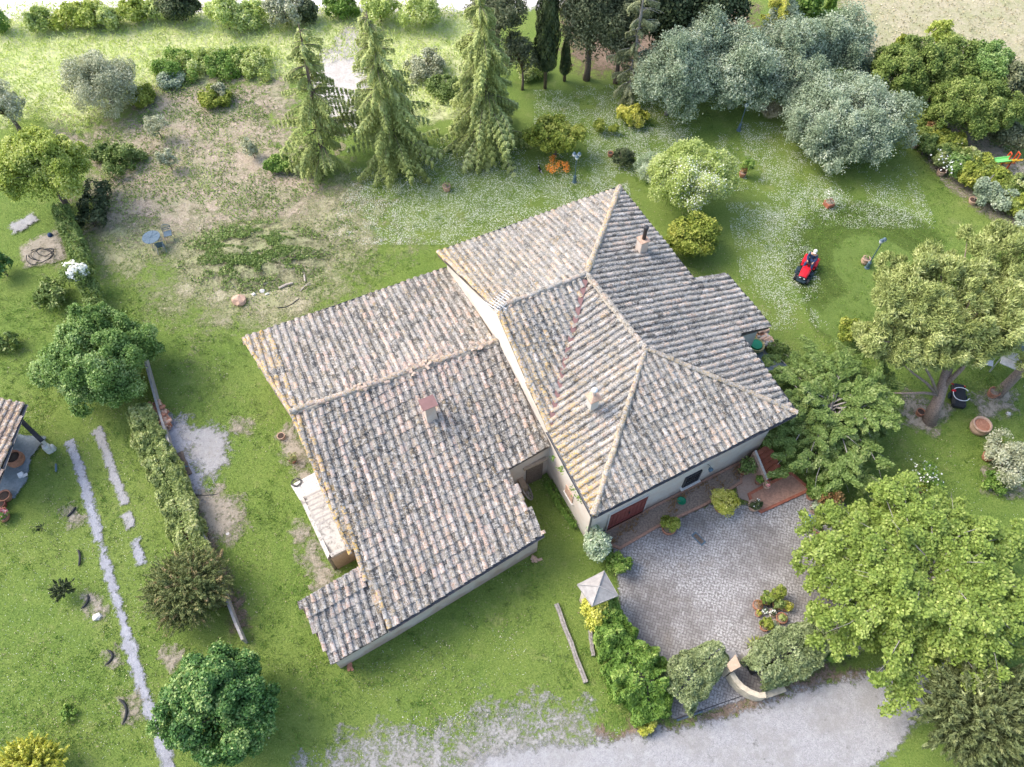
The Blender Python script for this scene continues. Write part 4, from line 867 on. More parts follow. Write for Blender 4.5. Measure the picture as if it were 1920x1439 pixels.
LW = [[(-200, 560), (200, 480), (460, 620), (640, 1260), (1010, 1040), (1180, 1340), (1150, 1390), (560, 1400), (-200, 1460)], [(640, 330), (1180, 130), (1740, 240), (2100, 420), (2100, 900), (1640, 900), (1480, 620), (1180, 340), (830, 480), (560, 600)]]
tufts('grass_tufts', LW, 9000, 14, L['green'], .06, 3)
tufts('clover_tufts', LW, 7000, 12, L['hedge'], .05, 40)
L['stone'] = leafmat('loose_stones', (.12, .12, .12), (.34, .33, .32), (.62, .61, .60), 0.)
scatter('loose_gravel', [ROADP, [(560, 1440), (640, 1380), (960, 1330), (1150, 1390), (900, 1440)]], 110, .02, .022, L['stone'], .6, 1., -.05, flat=True)
scatter('meadow_grass', [MEADOW], 60, .26, .03, L['meadow'], .6, 2., .1, hz=.1)
scatter('weed_patch', [SOIL, ROUGH], 40, .12, .035, L['weeds'], 1., 1.6, -.75, hz=.02)
scatter('clover', [SOIL], 120, .10, .03, L['green'], .9, 1.3, -.85, hz=.02, up=.3)
scatter('clover', [[(0, 560), (300, 540), (830, 520), (1180, 340), (1600, 640), (1900, 900), (1600, 1000), (1100, 1030), (1160, 1380), (-100, 1440)]], 30, .05, .022, L['straw'], .9, 1.1, -.75, up=.2, edge=1.)
scatter('dry_straw', [SOIL, ROUGH, [(340, 440), (560, 400), (660, 350), (700, 460), (560, 600), (440, 600)]], 45, .04, .02, L['straw'], 1., .8, -.4, up=.1)
scatter('dry_straw', [[(1560, 30), (1600, -20), (2100, -60), (2100, 220), (1900, 130), (1840, 95), (1700, 110), (1640, 180), (1600, 130)]], 14, .10, .05, L['straw'], .7, 1.5, .1, up=.1)
DAISY = [[(640, 350), (700, 330), (820, 300), (960, 260), (1010, 310), (1120, 330), (1180, 350), (1060, 400), (930, 430), (850, 460), (760, 460), (690, 420)], [(1080, 160), (1180, 190), (1240, 230), (1300, 260), (1200, 270), (1100, 240)], [(1100, 270), (1260, 240), (1340, 300), (1400, 340), (1330, 360), (1200, 330)],
         [(1380, 230), (1470, 250), (1500, 320), (1600, 400), (1720, 330), (1740, 400), (1600, 430), (1480, 400), (1400, 300)], [(1380, 400), (1480, 380), (1520, 460), (1500, 600), (1440, 620), (1380, 480)], [(1000, 180), (1080, 170), (1090, 240), (1020, 240)]]
scatter('daisies', DAISY, 340, .07, .019, L['white'], 1.0, .7, -.10, flat=True, edge=1.8, soft=.9)
scatter('daisies', [[(640, 1200), (700, 1180), (1000, 1200), (1040, 1280), (760, 1370), (640, 1340)], [(60, 960), (260, 960), (330, 1440), (-60, 1440), (-60, 1000)], [(1700, 860), (1860, 830), (1900, 1000), (1700, 960)]], 16, .05, .014, L['white'], .8, 1., -.25, flat=True)
KIND = dict(
    olive=dict(leaf=.085, aspect=.42, mat='olive', nl=46, lr=.30, sub=16, spread=.26, upb=.25), )
FT = 'trees at the far side of the garden'
# deodar cedars -------------------------------------------------------------
def cedar(px, py, h, rad, label, mat='cedar', nlev=22, nbr=7, dens=1., droop=.5, group='drooping cedars in the row', name='cedar_tree', zb=.9, lean=(0, 0), bare=0., bark='bark', taper=.62):
    b = G(px, py, 0); t = empty(name, b, label, 'tree', group); P = []; N = []; T = []; TI = []; mb = MB()
    tip = b + [lean[0], lean[1], h]; ax = lambda z: b + (tip - b) * (z / h)
    mb.tube([b - [0, 0, .1], ax(h * .35), ax(h * .7), tip], [.20 * rad / 2.6, .14 * rad / 2.6, .08, .02], 9)
    for i in range(nlev):
        z = zb + (h - zb) * (i / nlev) ** .92 + rng.normal() * .08; f = 1 - (z - zb) / (h - zb); Lb = rad * (f ** taper) * rng.uniform(.72, 1.1) + .18
        for k in range(max(3, int(nbr * (.6 + .6 * f)))):
            az = rng.uniform(0, 2 * math.pi); L_ = Lb * rng.uniform(.45, 1.15) * (1 + .18 * math.sin(az * 2 + px)); d = np.array([math.cos(az), math.sin(az), 0]); sd_ = np.array([-d[1], d[0], 0]); o = ax(z); cv = rng.normal() * .12
            path = [o + d * L_ * u + sd_ * cv * L_ * u * u + [0, 0, L_ * (.22 * u - droop * u * u)] for u in np.linspace(0, 1, 6)]
            if rng.random() < .55: mb.tube(path, [.035 * f + .015, .03 * f + .01, .02, .015, .01, .006], 5, cap=False)
            if rng.random() < bare: continue
            m = int(260 * dens * L_ ** 1.3) + 30; u = rng.uniform(.12, 1.05, m) ** .75; s = rng.normal(size=m) * .42; wv = (.10 + .29 * L_ * .45) * np.sin(np.clip(u, 0, 1) * 2.6 + .35)
            fr = np.round(u * 9 + s * .3) / 9 ; u = .45 * u + .55 * fr
            p = o + d * (L_ * u)[:, None] + sd_ * (cv * L_ * u * u + s * wv)[:, None]; hang = np.abs(rng.normal(size=m)) * (.05 + .15 * (np.abs(s) > .15))
            p[:, 2] += L_ * (.22 * u - droop * u * u) - hang - np.abs(s) * wv * .7
            P.append(p); T.append(d * .7 + sd_ * np.sign(s)[:, None] * .6 + np.array([0, 0, -.75]) + rdir(m) * .3); N.append(np.array([0, 0, .9]) + rdir(m) * .5 + d * .3)
            TI.append(np.clip(.42 + rng.normal() * .17 + rng.normal(size=m) * .12 - hang * 1.2 + .12 * u, 0, 1))
    P = np.concatenate(P); m = len(P); sz = rng.uniform(.05, .11, m); leaves('foliage', P, np.concatenate(N), np.concatenate(T), sz, sz * .30, np.concatenate(TI), L[mat], t)
    mb.obj('trunk', M[bark], t, True); return t
cedar(610, 312, 8.4, 2.3, 'leftmost drooping cedar with thin bare trunk showing beside the dirt track', dens=1., lean=(.25, 1.0), nlev=18, nbr=8, bare=.12, droop=.42)
cedar(745, 300, 9.2, 3.0, 'middle drooping cedar of the three beside the dirt track', dens=1.0, nlev=21, nbr=10, lean=(-.4, .3), droop=.36)
cedar(915, 272, 9.2, 2.7, 'dense bright drooping cedar, rightmost of the three by the daisies', dens=1.15, nlev=22, nbr=11, lean=(-.2, .5), droop=.52)
cedar(1176, 190, 8.0, 1.5, 'thin half bare dull yellow cedar in front of the dark evergreens', 'cedardull', 18, 5, 1.1, .3, None, 'cedar_tree', 1.0, (.1, .3), .25, 'barkgrey', .5)
cedar(1432, 118, 6.5, 1.9, 'golden cedar rising behind the grey olive row', 'yellow', 16, 6, .8, .35, None)
def conic(px, py, h, r, label, mat, n=9000, leaf=.09, name='cypress_tree', zb=.6, group=None, pw=.55, aspect=.35, bark='bark'):
    b = G(px, py, 0); t = empty(name, b, label, 'tree', group); u = rng.random(n) ** .9; z = zb + (h - zb) * u; f = np.minimum(1, (u / .12) ** .5) * (1 - u) ** pw
    az = rng.uniform(0, 2 * math.pi, n); lump = 1 + .16 * np.sin(az * 3 + z * 2.1) + .10 * np.sin(az * 7 - z * 3.7); rr = r * f * lump * (1 - .4 * rng.random(n) ** 2.5)
    P = np.stack([b[0] + rr * np.cos(az), b[1] + rr * np.sin(az), z], 1); o = np.stack([np.cos(az), np.sin(az), np.zeros(n)], 1)
    sz = leaf * rng.uniform(.6, 1.3, n); leaves('foliage', P, o + rdir(n) * .6, np.array([0, 0, 1.]) + rdir(n) * .35 + o * .25, sz, sz * aspect, .4 + .16 * rng.normal(size=n) + (lump - 1) * 1.2, L[mat], t)
    mb = MB(); mb.tube([b - [0, 0, .1], b + [0, 0, h * .5], b + [0, 0, h * .93]], [.11, .08, .02], 8); mb.obj('trunk', M[bark], t, True); return t
conic(1022, 166, 9.5, .75, 'tall dark columnar cypress at the left end of the dark evergreens', 'dark', 16000, .10, zb=1.3, pw=.35, group=None)
conic(1058, 152, 3.2, .40, 'short slim dark cypress between the tall cypress and the dull conifer', 'dark', 5000, .08, zb=.5)
conic(8, 60, 4.0, .75, 'dark pointed cypress in the top left corner', 'round', 5000, .10, zb=.1, pw=.8)
conic(1535, 75, 3.6, .6, 'slim pointed green cypress behind the right end of the olive row', 'green', 5000, .09, zb=.3, pw=.6)
def T_(name, px, py, zc, rpx, rz, nl, lr, n, leaf, lmat, label, **k):
    bark = M[k.pop('bark', 'bark')]; return tree(name, px, py, zc, rpx, rz, nl, lr, n, leaf, L[lmat], bark, label, **k)
# evergreens at the top ------------------------------------------------------
T_('conifer_tree', 1110, 35, 4.2, 62, 3.9, 60, .34, 30000, .10, 'dullgreen', 'wide dull green conifer right of the dark cypresses', trunk=.2, aspect=.4, group=FT)
T_('conifer_tree', 1165, 70, 3.2, 40, 2.6, 40, .36, 12000, .10, 'dullgreen', 'lower dull conifer just behind the thin half bare cedar', trunk=.15, aspect=.4, group=FT)
T_('evergreen_oak', 1245, 20, 4.0, 52, 3.6, 50, .34, 20000, .11, 'dark', 'very dark evergreen behind the left end of the olive row', trunk=.2, group=FT)
T_('evergreen_oak', 1330, 5, 4.2, 60, 3.6, 50, .34, 20000, .11, 'dark', 'very dark broad evergreen behind the golden cedar', trunk=.2, group=FT)
T_('pine_tree', 930, 15, 5.0, 62, 2.2, 46, .26, 12000, .11, 'dullgreen', 'loose dull pine behind the rightmost drooping cedar', trunk=.14, aspect=.3, group=FT, zmin=-.6)
T_('pine_tree', 980, 100, 2.6, 36, 1.8, 26, .28, 5000, .10, 'dullgreen', 'sparse low pine left of the tall dark cypress', trunk=.08, aspect=.3, group=FT, zmin=-.6)
T_('broadleaf_tree', 1500, 18, 2.6, 36, 2.0, 36, .34, 10000, .11, 'green', 'fresh green tree behind the rusty shrub at the top', group=FT)
T_('broadleaf_tree', 1558, 50, 1.6, 26, 1.3, 24, .36, 6000, .10, 'round', 'round green tree at the edge of the straw field', group=FT)
T_('shrub', 1503, 46, 1.7, 14, .9, 14, .40, 2200, .10, 'rust', 'rusty orange shrub behind the olive row', cat='shrub', trunk=.04)
T_('olive_tree', 1472, 46, 2.9, 32, 1.8, 30, .34, 8000, .10, 'olive', 'blue grey olive beside the golden cedar', group=FT, aspect=.4)
OG = 'grey olive trees in the dense row'
for px, py, zc, r, rz, lb, n in ((1262, 150, 2.5, 66, 2.5, 'leftmost grey green olive of the dense row, nearest the yellow shrub', 34000), (1322, 95, 3.0, 50, 2.0, 'silvery olive at the back of the row in front of the dark evergreens', 14000), (1385, 140, 2.4, 66, 2.4, 'big olive in the middle of the row behind the small lamp post', 32000),
                            (1478, 105, 2.5, 62, 2.4, 'olive right of the lamp post in the dense row', 26000), (1562, 95, 2.2, 58, 2.2, 'rightmost olive of the row at the edge of the straw field', 22000), (1500, 165, 1.8, 50, 1.8, 'low front olive of the row beside the dry pampas grass', 14000)):
    T_('olive_tree', px, py, zc, r * 1.12, rz * 1.1, 60, .27, int(n * 1.8), .072, 'olive', lb, group=OG, aspect=.42, bark='barkgrey', upb=.2, sub=18, spread=.24, ry=r * .95, plume=.9)
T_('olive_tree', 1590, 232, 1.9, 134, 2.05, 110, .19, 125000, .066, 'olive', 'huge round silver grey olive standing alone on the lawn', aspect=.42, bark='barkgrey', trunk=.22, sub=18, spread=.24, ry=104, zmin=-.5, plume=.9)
T_('olive_tree', 187, 150, 1.7, 76, 1.5, 60, .25, 34000, .065, 'greyolive', 'loose grey olive tree at the edge of the meadow', aspect=.35, bark='bark', trunk=.12, sub=14, spread=.3, ry=76, zmin=-.6)
T_('olive_tree', 3, 195, 2.0, 38, 1.6, 26, .30, 6000, .085, 'greyolive', 'grey olive cut by the left edge behind the yellow green maple', aspect=.35)
SG = 'young olive trees on the bare soil'
for px, py, z, r, lb in ((291, 236, 1.0, 20, 'young grey olive at the left edge of the bare soil, farther one'), (311, 297, .9, 17, 'young grey olive in the middle of the bare soil'), (470, 280, .7, 17, 'young sparse olive near the leftmost drooping cedar'), (414, 172, .5, 14, 'tiny grey olive at the far edge of the bare soil')):
    T_('olive_sapling', px, py, z, r, .75, 14, .36, 1900, .07, 'greyolive', lb, group=SG, aspect=.35, trunk=.03)
# shrubs and trees on the right ---------------------------------------------
RG = 'rounded trees behind the flowering hedge'
T_('round_tree', 1702, 142, 2.1, 76, 1.8, 90, .20, 42000, .065, 'dome', 'wide green domed tree right of the big olive', group=RG, zmin=-.25, ry=62, shell=.76)
T_('round_tree', 1775, 130, 2.3, 60, 1.7, 60, .24, 26000, .07, 'dome', 'yellow green domed tree behind the perfectly round tree', group=RG)
T_('round_tree', 1848, 130, 2.4, 54, 1.7, 60, .24, 24000, .07, 'round', 'darker green tree at the straw field edge', group=RG)
T_('round_tree', 1905, 165, 2.2, 42, 1.6, 36, .28, 9000, .09, 'dullgreen', 'dull dark tree at the right edge above the toy slide', group=RG)
T_('round_tree', 1828, 205, 2.0, 84, 1.6, 110, .18, 60000, .06, 'dome', 'dense dome shaped bright green tree above the flowering hedge', trunk=.14, zmin=-.1, sub=20, spread=.26, ry=70, group=RG, shell=.78)
T_('shrub', 1890, 255, .8, 40, .8, 20, .34, 4500, .08, 'dullgreen', 'low grey green shrub beyond the toy slide', cat='shrub', trunk=.04)
T_('small_tree', 1693, 84, .9, 18, .7, 12, .36, 1500, .09, 'golden', 'tiny olive green tree at the near edge of the straw field', trunk=.05)
T_('small_tree', 1765, 68, 1.0, 26, .9, 18, .36, 2600, .09, 'maple', 'small bright yellow green tree alone in the straw field', trunk=.05)
T_('shrub', 1619, 138, 1.0, 20, .9, 14, .36, 2200, .08, 'blue', 'small blue spruce between the olive row and the domed trees', cat='shrub', trunk=.05)
T_('shrub', 1187, 217, .55, 34, .55, 22, .32, 6000, .07, 'yellow', 'bright yellow shrub at the foot of the half bare cedar', cat='shrub', trunk=.03, ry=26)
T_('shrub', 1123, 238, .4, 15, .4, 10, .4, 1500, .07, 'golden', 'small olive green bush left of the bright yellow shrub', cat='shrub', trunk=0)
T_('shrub', 1150, 243, .35, 11, .35, 8, .4, 900, .07, 'golden', 'smallest bush just below the bright yellow shrub', cat='shrub', trunk=0)
T_('shrub', 1170, 297, .5, 21, .5, 14, .36, 3000, .07, 'dark', 'dark round shrub beside a terracotta pot among the daisies', cat='shrub', trunk=.03)
T_('shrub', 1216, 312, .7, 28, .8, 20, .34, 3600, .06, 'silver', 'feathery pale green young tree right of the dark round shrub', cat='shrub', trunk=.04, aspect=.25)
T_('small_tree', 1042, 258, 1.3, 56, 1.05, 44, .26, 17000, .075, 'golden', 'yellow green small tree above the orange flowers', trunk=.09, zmin=-.2, ry=46)
T_('flower_bush', 1048, 310, .28, 28, .28, 14, .34, 620, .045, 'orange', 'bush of orange flowers beside the lamp with three globes', cat='flowers', trunk=0, part='blossom')
T_('flowering_tree', 1298, 333, 2.1, 98, 1.7, 80, .19, 30000, .06, 'spirea', 'loose pale green tree with white blossom at its centre, behind the farmhouse', trunk=.09, ry=88, spread=.42)
o_ = bpy.data.objects['flowering_tree']; cr = [c_ for c_ in o_.children if c_.name.startswith('crown')][0]; co = np.empty(len(cr.data.vertices) * 3, np.float32); cr.data.vertices.foreach_get('co', co); co = co.reshape(-1, 4, 3).mean(1) + np.array(o_.location); q_ = G(1310, 358, 2.6)
wt = np.exp(-((co[:, 0] - q_[0]) / 1.0) ** 2 - ((co[:, 1] - q_[1]) / 1.2) ** 2) * (co[:, 2] > 1.6) * (.3 + fbm(co[:, 0], co[:, 1], .5)); P = co[rng.choice(len(co), 2600, p=wt / wt.sum())] + [0, 0, .05] + rng.normal(size=(2600, 3)) * .04; leaves('blossom', P, rdir(len(P)) * .6 + [0, 0, .8], rdir(len(P)), .036, .032, rng.random(len(P)), L['white'], o_)
T_('shrub', 1302, 448, 1.1, 60, 1.15, 46, .26, 17000, .07, 'golden', 'dense yellow green shrub touching the farmhouse roof below the blossoming tree', cat='shrub', trunk=.06, ry=52)
T_('small_tree', 1402, 312, .8, 14, .5, 10, .4, 500, .07, 'green', 'thin young tree beside the rusty plant on the lawn', trunk=.025)
def hedge(name, pts, wd, h, n, mat, label, leaf=.07, group=None, rough=.12, zs=0., cat='hedge', round_=.25, hs=None):
    t = empty(name, (*G(*pts[len(pts) // 2])[:2], 0), label, cat, group); C = np.array([G(a, b, h * .5)[:2] for a, b in pts]); sg = np.linalg.norm(np.diff(C, axis=0), axis=1); cu = np.concatenate([[0], np.cumsum(sg)]); Lt = cu[-1]
    u = rng.uniform(-.02, 1.02, n) * Lt; i = np.clip(np.searchsorted(cu, u) - 1, 0, len(sg) - 1); f = (u - cu[i]) / sg[i]; c = C[i] + (C[i + 1] - C[i]) * f[:, None]; d = (C[i + 1] - C[i]) / sg[i][:, None]; nn = np.stack([-d[:, 1], d[:, 0]], 1)
    wf = np.interp(u, cu, wd) if not np.isscalar(wd) else np.full(n, wd); hf = np.interp(u, cu, hs) if hs is not None else np.full(n, h)
    a = rng.uniform(-.25, math.pi + .25, n); k = 1 - .35 * rng.random(n) ** 2; sx = np.sign(np.cos(a)) * np.abs(np.cos(a)) ** (1 - round_ * 1.6 if round_ < .5 else .5); sz_ = np.abs(np.sin(a)) ** .6 * np.sign(np.sin(a))
    lump = 1 + rough * 2 * (fbm(u * 2 + 30, a * 1.6, .9, 3) - .45) * 2
    off = sx * wf / 2 * k * lump; z = np.maximum(.05, hf * (.5 + .5 * sz_ * k) * lump); xy = c + nn * off[:, None]; P = np.concatenate([xy, z[:, None]], 1); o = np.concatenate([nn * sx[:, None], sz_[:, None]], 1)
    q = leaf * rng.uniform(.6, 1.3, n); leaves('foliage', P, o * .7 + rdir(n) * .7, rdir(n) + o * .5, q, q * .55, .45 + (lump - 1) * 1.5 + .16 * rng.normal(size=n), L[mat], t)
    mb = MB()
    for k_ in range(max(2, int(Lt / .7))):
        uu = (k_ + .5) / max(2, int(Lt / .7)) * Lt; j = min(np.searchsorted(cu, uu) - 1, len(sg) - 1); cc = C[j] + (C[j + 1] - C[j]) * (uu - cu[j]) / sg[j]; ms = MB(); ms.tube([[*cc, -.05], [*cc, h * .7]], [.04, .02], 6); ms.obj('stem', M['bark'], t, True)
    return t
# flowering hedge of many shrubs
HG = 'mixed shrubs of the flowering hedge'
hd = [(1726, 225, 'golden', 24, 'golden green shrub at the far end of the mixed hedge'), (1742, 248, 'rust', 12, 'rusty red shrub near the far end of the mixed hedge'), (1738, 272, 'hedge', 18, 'mid green shrub beside the pink pot at the far hedge end'), (1762, 262, 'golden', 24, 'yellow green shrub behind the mid green one in the hedge'), (1775, 292, 'hedge', 22, 'green shrub dotted with white roses, upper part of the hedge'), (1790, 275, 'golden', 22, 'golden shrub right of the white rose bush in the hedge'),
      (1795, 312, 'round', 24, 'dark green shrub behind the pink pot in mid hedge'), (1815, 296, 'hedgemid', 22, 'yellowish green shrub along the back of the mid hedge'), (1822, 330, 'golden', 30, 'large golden shrub in the middle of the hedge'), (1845, 312, 'golden', 26, 'bright golden shrub along the back of the hedge'), (1868, 340, 'golden', 30, 'big golden shrub near the right hedge end'), (1848, 360, 'olive', 26, 'silvery shrub beside the pot of bare sticks'), (1880, 372, 'olive', 28, 'grey green broad shrub near the pine crown'), (1905, 350, 'hedgemid', 24, 'yellowish shrub at the right picture edge of the hedge'), (1912, 385, 'golden', 24, 'golden shrub where the hedge meets the right edge'), (1765, 300, 'hedgemid', 12, 'small dull green shrub in the upper hedge'), (1898, 378, 'rust', 11, 'small red leaved shrub at the right hedge end'), (1935, 410, 'olive', 30, 'grey shrub half hidden by the umbrella pine')]
hedge('boundary_hedge', [(1722, 222), (1757, 268), (1797, 305), (1850, 345), (1903, 378), (1960, 415)], 1.7, 1.15, 42000, 'dome', 'long continuous golden green hedge running diagonally down the right edge', .06, rough=.22)
for px, py, m, r, lb in hd: T_('hedge_shrub', px, py, .75, r * 1.1, .62, 18, .34, int(2000 + r * 150), .07, m, lb, cat='shrub', group=HG, trunk=.03)
P = np.stack([rng.normal(1777, 12, 60), rng.normal(300, 12, 60)], 1); P = np.array([G(a, b, 1.25) for a, b in P]); o_ = [o for o in bpy.data.objects if o.get('label', '').startswith('green shrub dotted')][0]; leaves('blossom', P, rdir(60) + [0, 0, 1], rdir(60), .06, .055, rng.random(60), L['white'], o_)
# umbrella pines -------------------------------------------------------------
def umbrella(name, base, crowns, label, trunkpts, rads, n):
    t = empty(name, (*base[:2], 0), label, 'tree', 'umbrella pines'); PP = []; DD = []; TT = []; mb = MB(); Cs = []
    for (c, rad, nl, lr, k) in crowns:
        P, d, ti, C, rr = clumps(c, rad, nl, lr, int(n * k), zmin=-.12, sub=10, spread=.30, shell=.70, inner=.05)
        PP.append(P); DD.append(d); TT.append(ti); Cs += list(C)
    P = np.concatenate(PP); d = np.concatenate(DD); m = len(P); sz = rng.uniform(.07, .13, m)
    leaves('crown', P, rdir(m) + d * .3, d * 1.0 + [0, 0, .45] + rdir(m) * .35, sz, sz * .20, np.concatenate(TT), L['pine'], t)
    mb.tube(trunkpts, rads, 12); top = np.array(trunkpts[-1]); md = np.array(trunkpts[len(trunkpts) // 2])
    for q in Cs[::5]:
        s = top; m_ = s * .5 + q * .5 + [0, 0, -.15 + .1 * rng.normal()]; mb.tube([s, m_, q], [.09, .05, .015], 6)
    mb.obj('trunk', M['pinebark'], t, True); return t, mb
b = G(1742, 792, 0); k1 = G(1778, 690, 2.6); k2 = G(1790, 640, 3.8)
mbx = [b - [0, 0, .15], b + (k1 - b) * .3 + [0, 0, .15], k1 * .45 + b * .55 + [0, 0, .2], k1, k2]
pin, _ = umbrella('umbrella_pine', b, [(G(1778, 560, 5.0), (3.7, 2.9, 1.35), 120, .16, .52), (G(1700, 620, 4.0), (2.1, 1.6, .8), 50, .22, .14), (G(1905, 500, 5.4), (3.2, 2.8, 1.3), 80, .18, .28), (G(1650, 645, 3.2), (1.3, 1.3, .7), 26, .28, .07), (G(1745, 655, 3.6), (2.3, 1.2, .7), 46, .22, .12), (G(1850, 625, 4.2), (1.7, 1.2, .8), 36, .24, .10), (G(1795, 640, 4.3), (2.2, 1.4, .8), 46, .22, .14)], 'spreading umbrella pine with thick curved trunk standing near the small terracotta pot', mbx, [.36, .27, .24, .20, .13], 170000)
mb = MB(); q = G(1757, 740, 1.5)
for e in (G(1700, 738, 2.2), G(1712, 700, 3.0), G(1735, 690, 3.4)): mb.tube([q, (q + e) / 2 + [0, 0, .1], e, e + (e - q) * .5], [.085, .06, .045, .02], 7)
mb.tube([k1 * .6 + b * .4, G(1805, 690, 3.2), G(1822, 660, 4.3)], [.13, .10, .06], 8); mb.obj('branch', M['pinebark'], pin, True)
b2_ = G(1868, 742, 0); umbrella('umbrella_pine', b2_, [(G(1990, 620, 4.6), (2.4, 2.2, 1.0), 40, .26, .6), (G(1945, 705, 3.6), (1.0, .9, .6), 14, .34, .2)], 'leaning dark trunked pine at the right edge beside a terracotta pot', [b2_ - [0, 0, .1], G(1895, 715, 1.0), G(1930, 680, 2.6), G(1990, 640, 4.2)], [.26, .22, .2, .14], 16000)
# feathery tree with long branches --------------------------------------------
def feathery(px, py, zc, rpx, rz, nb, label, mat, name='feathery_tree', per=420, leaf=.075, group=None, zb=1.2, lat=.10, asp=.5, trunk=.14):
    c = G(px, py, zc); s = mpp(c); Rr = rpx * s; t = empty(name, (*c[:2], 0), label, 'tree', group); P = []; N = []; T = []; TI = []; mb = MB()
    mb.tube([[c[0], c[1], -.1], [c[0], c[1], zb], [c[0], c[1], zc]], [trunk, trunk * .85, trunk * .5], 9)
    for i in range(nb):
        az = i * 2.399 + rng.normal() * .2; el = rng.uniform(-.15, 1.0); L_ = Rr * rng.uniform(.62, 1.12) * (math.cos(el) * .65 + .35); d = np.array([math.cos(az) * math.cos(el), math.sin(az) * math.cos(el), math.sin(el) * rz / Rr]); sd_ = nrm(np.cross(d, [0, 0, 1.]))
        o = np.array([c[0], c[1], rng.uniform(zb, zc)]); f = lambda u: o + d * L_ * u + np.array([0, 0, 1.]) * (.35 * L_ * u - .42 * L_ * u * u) + sd_ * .12 * L_ * math.sin(u * 3 + i)
        mb.tube([f(u) for u in (0, .3, .6, .85, 1.02)], [.045, .03, .02, .01, .005], 5)
        for j in range(7):
            u0 = rng.uniform(.2, 1.0); q0 = f(u0); dd = nrm(d * .8 + sd_ * rng.choice([-1, 1]) * rng.uniform(.4, 1.1) + np.array([0, 0, .25 * rng.normal()])); l2 = L_ * (.33 if lat < .2 else .26) * rng.uniform(.5, 1.1) * (1.15 - .5 * u0)
            m = int(per * l2 / 1.0) + 25; u = rng.random(m); s2 = nrm(np.cross(dd, [0, 0, 1.])); w2 = lat * (1 - .6 * u)
            p = q0 + dd * (l2 * u)[:, None] + s2 * (rng.normal(size=m) * w2)[:, None] + np.array([0, 0, 1.]) * (rng.normal(size=m) * lat * .5 - .15 * l2 * u * u)[:, None]
            P.append(p); N.append(rdir(m) * .6 + [0, 0, 1.]); T.append(dd + rdir(m) * .6); TI.append(.45 + rng.normal() * .1 + rng.normal(size=m) * .14 + .15 * u)
    P = np.concatenate(P); P[:, 2] = np.maximum(P[:, 2], .05); m = len(P); sz = leaf * rng.uniform(.7, 1.3, m); leaves('crown', P, np.concatenate(N), np.concatenate(T), sz, sz * asp, np.concatenate(TI), L[mat], t)
    mb.obj('trunk', M['barkgrey'], t, True); return t
feathery(1558, 765, 2.3, 150, 2.0, 100, 'feathery dark green tree with long arching branches beside the south east house corner', 'feather', per=760, leaf=.065)
T_('shrub', 1600, 622, .8, 28, .7, 16, .34, 2600, .07, 'golden', 'yellow green bush between the feathery tree and the umbrella pine', cat='shrub', trunk=.03)
T_('shrub', 1460, 655, .4, 22, .35, 12, .4, 1500, .06, 'hedge', 'low weedy bush beside the stack of roof tiles east of the house', cat='shrub', trunk=0)
# big lime green tree ------------------------------------------------------
feathery(1738, 1082, 3.0, 206, 2.5, 230, 'very large bright lime green tree with pale branches beside the paved yard', 'lime', 'large_maple', per=270, leaf=.062, zb=1.6, lat=.21, asp=.7, trunk=.24)
T_('shrub', 1395 + 150, 1210, .6, 45, .5, 20, .34, 4000, .08, 'green', 'green shrub under the lime green tree by the clipped hedge', cat='shrub', trunk=.03)
T_('yellow_green_maple', 78, 318, 2.9, 102, 1.9, 100, .19, 60000, .07, 'maple', 'spreading yellow green maple at the left edge above the concrete pad', trunk=.16, ry=88, spread=.34)
T_('round_tree', 192, 672, 2.0, 104, 1.8, 150, .17, 110000, .06, 'round', 'dense round mid green tree beside the boundary wall', trunk=.14, ry=104, sub=16, shell=.76)
T_('round_tree', 413, 1315, 1.9, 110, 1.8, 150, .17, 110000, .06, 'glossy', 'round glossy dark green tree at the bottom left', trunk=.14, ry=108, sub=16, spread=.3, shell=.76)
def sprays(name, px, py, zc, rpx, rz, nb, n, mat, label, leaf=.10, ry=None, cat='tree', group=None, upw=.35, aspect=.28, trunk=.08, rnd=.22):
    c = G(px, py, zc); s = mpp(c); rx = rpx * s; ryw = (ry or rpx) * s; t = empty(name, (*c[:2], 0), label, cat, group); D = rdir(nb * 2); D = D[D[:, 2] > -.25][:nb]; nb = len(D); k = rng.uniform(.45, .95, nb)
    o = c + D * np.array([rx, ryw, rz]) * k[:, None] * .62; dd = nrmr(D * [1, 1, .6] + [0, 0, upw] + rdir(nb) * rnd); l2 = .38 * rx * rng.uniform(.7, 1.25, nb); bt = rng.uniform(-.18, .16, nb); bt[rng.random(nb) < .05] = .45
    i = rng.integers(0, nb, n); u = rng.random(n); P = o[i] + dd[i] * (l2[i] * u)[:, None] + rdir(n) * (.16 * l2[i] * (1.15 - u))[:, None]; P[:, 2] = np.maximum(P[:, 2], .04)
    sz = leaf * rng.uniform(.6, 1.3, n); leaves('foliage', P, rdir(n) + [0, 0, .5], dd[i] + rdir(n) * .45, sz, sz * aspect, .34 + bt[i] + .22 * u + .1 * rng.normal(size=n), L[mat], t)
    if trunk:
        mb = MB(); mb.tube([[c[0], c[1], -.1], [c[0], c[1], zc]], [trunk, trunk * .6], 7)
        for q in range(0, nb, 6): mb.tube([[c[0], c[1], zc * .6], o[q]], [trunk * .4, .012], 5)
        mb.obj('trunk', M['bark'], t, True)
    return t
sprays('juniper', 352, 1106, 1.1, 96, 1.2, 700, 52000, 'juniper', 'bushy olive brown juniper above the glossy round tree', .065, 92, upw=.1, rnd=.7)
sprays('juniper', 1842, 1345, 1.9, 140, 1.8, 800, 70000, 'juniperdark', 'large grey green juniper in the bottom right corner', .11, 120)
sprays('juniper', 62, 1436, .7, 84, .8, 320, 16000, 'yellow', 'golden conifer shrub cut by the bottom left edge', .075, 44, cat='shrub', upw=.7, aspect=.4)
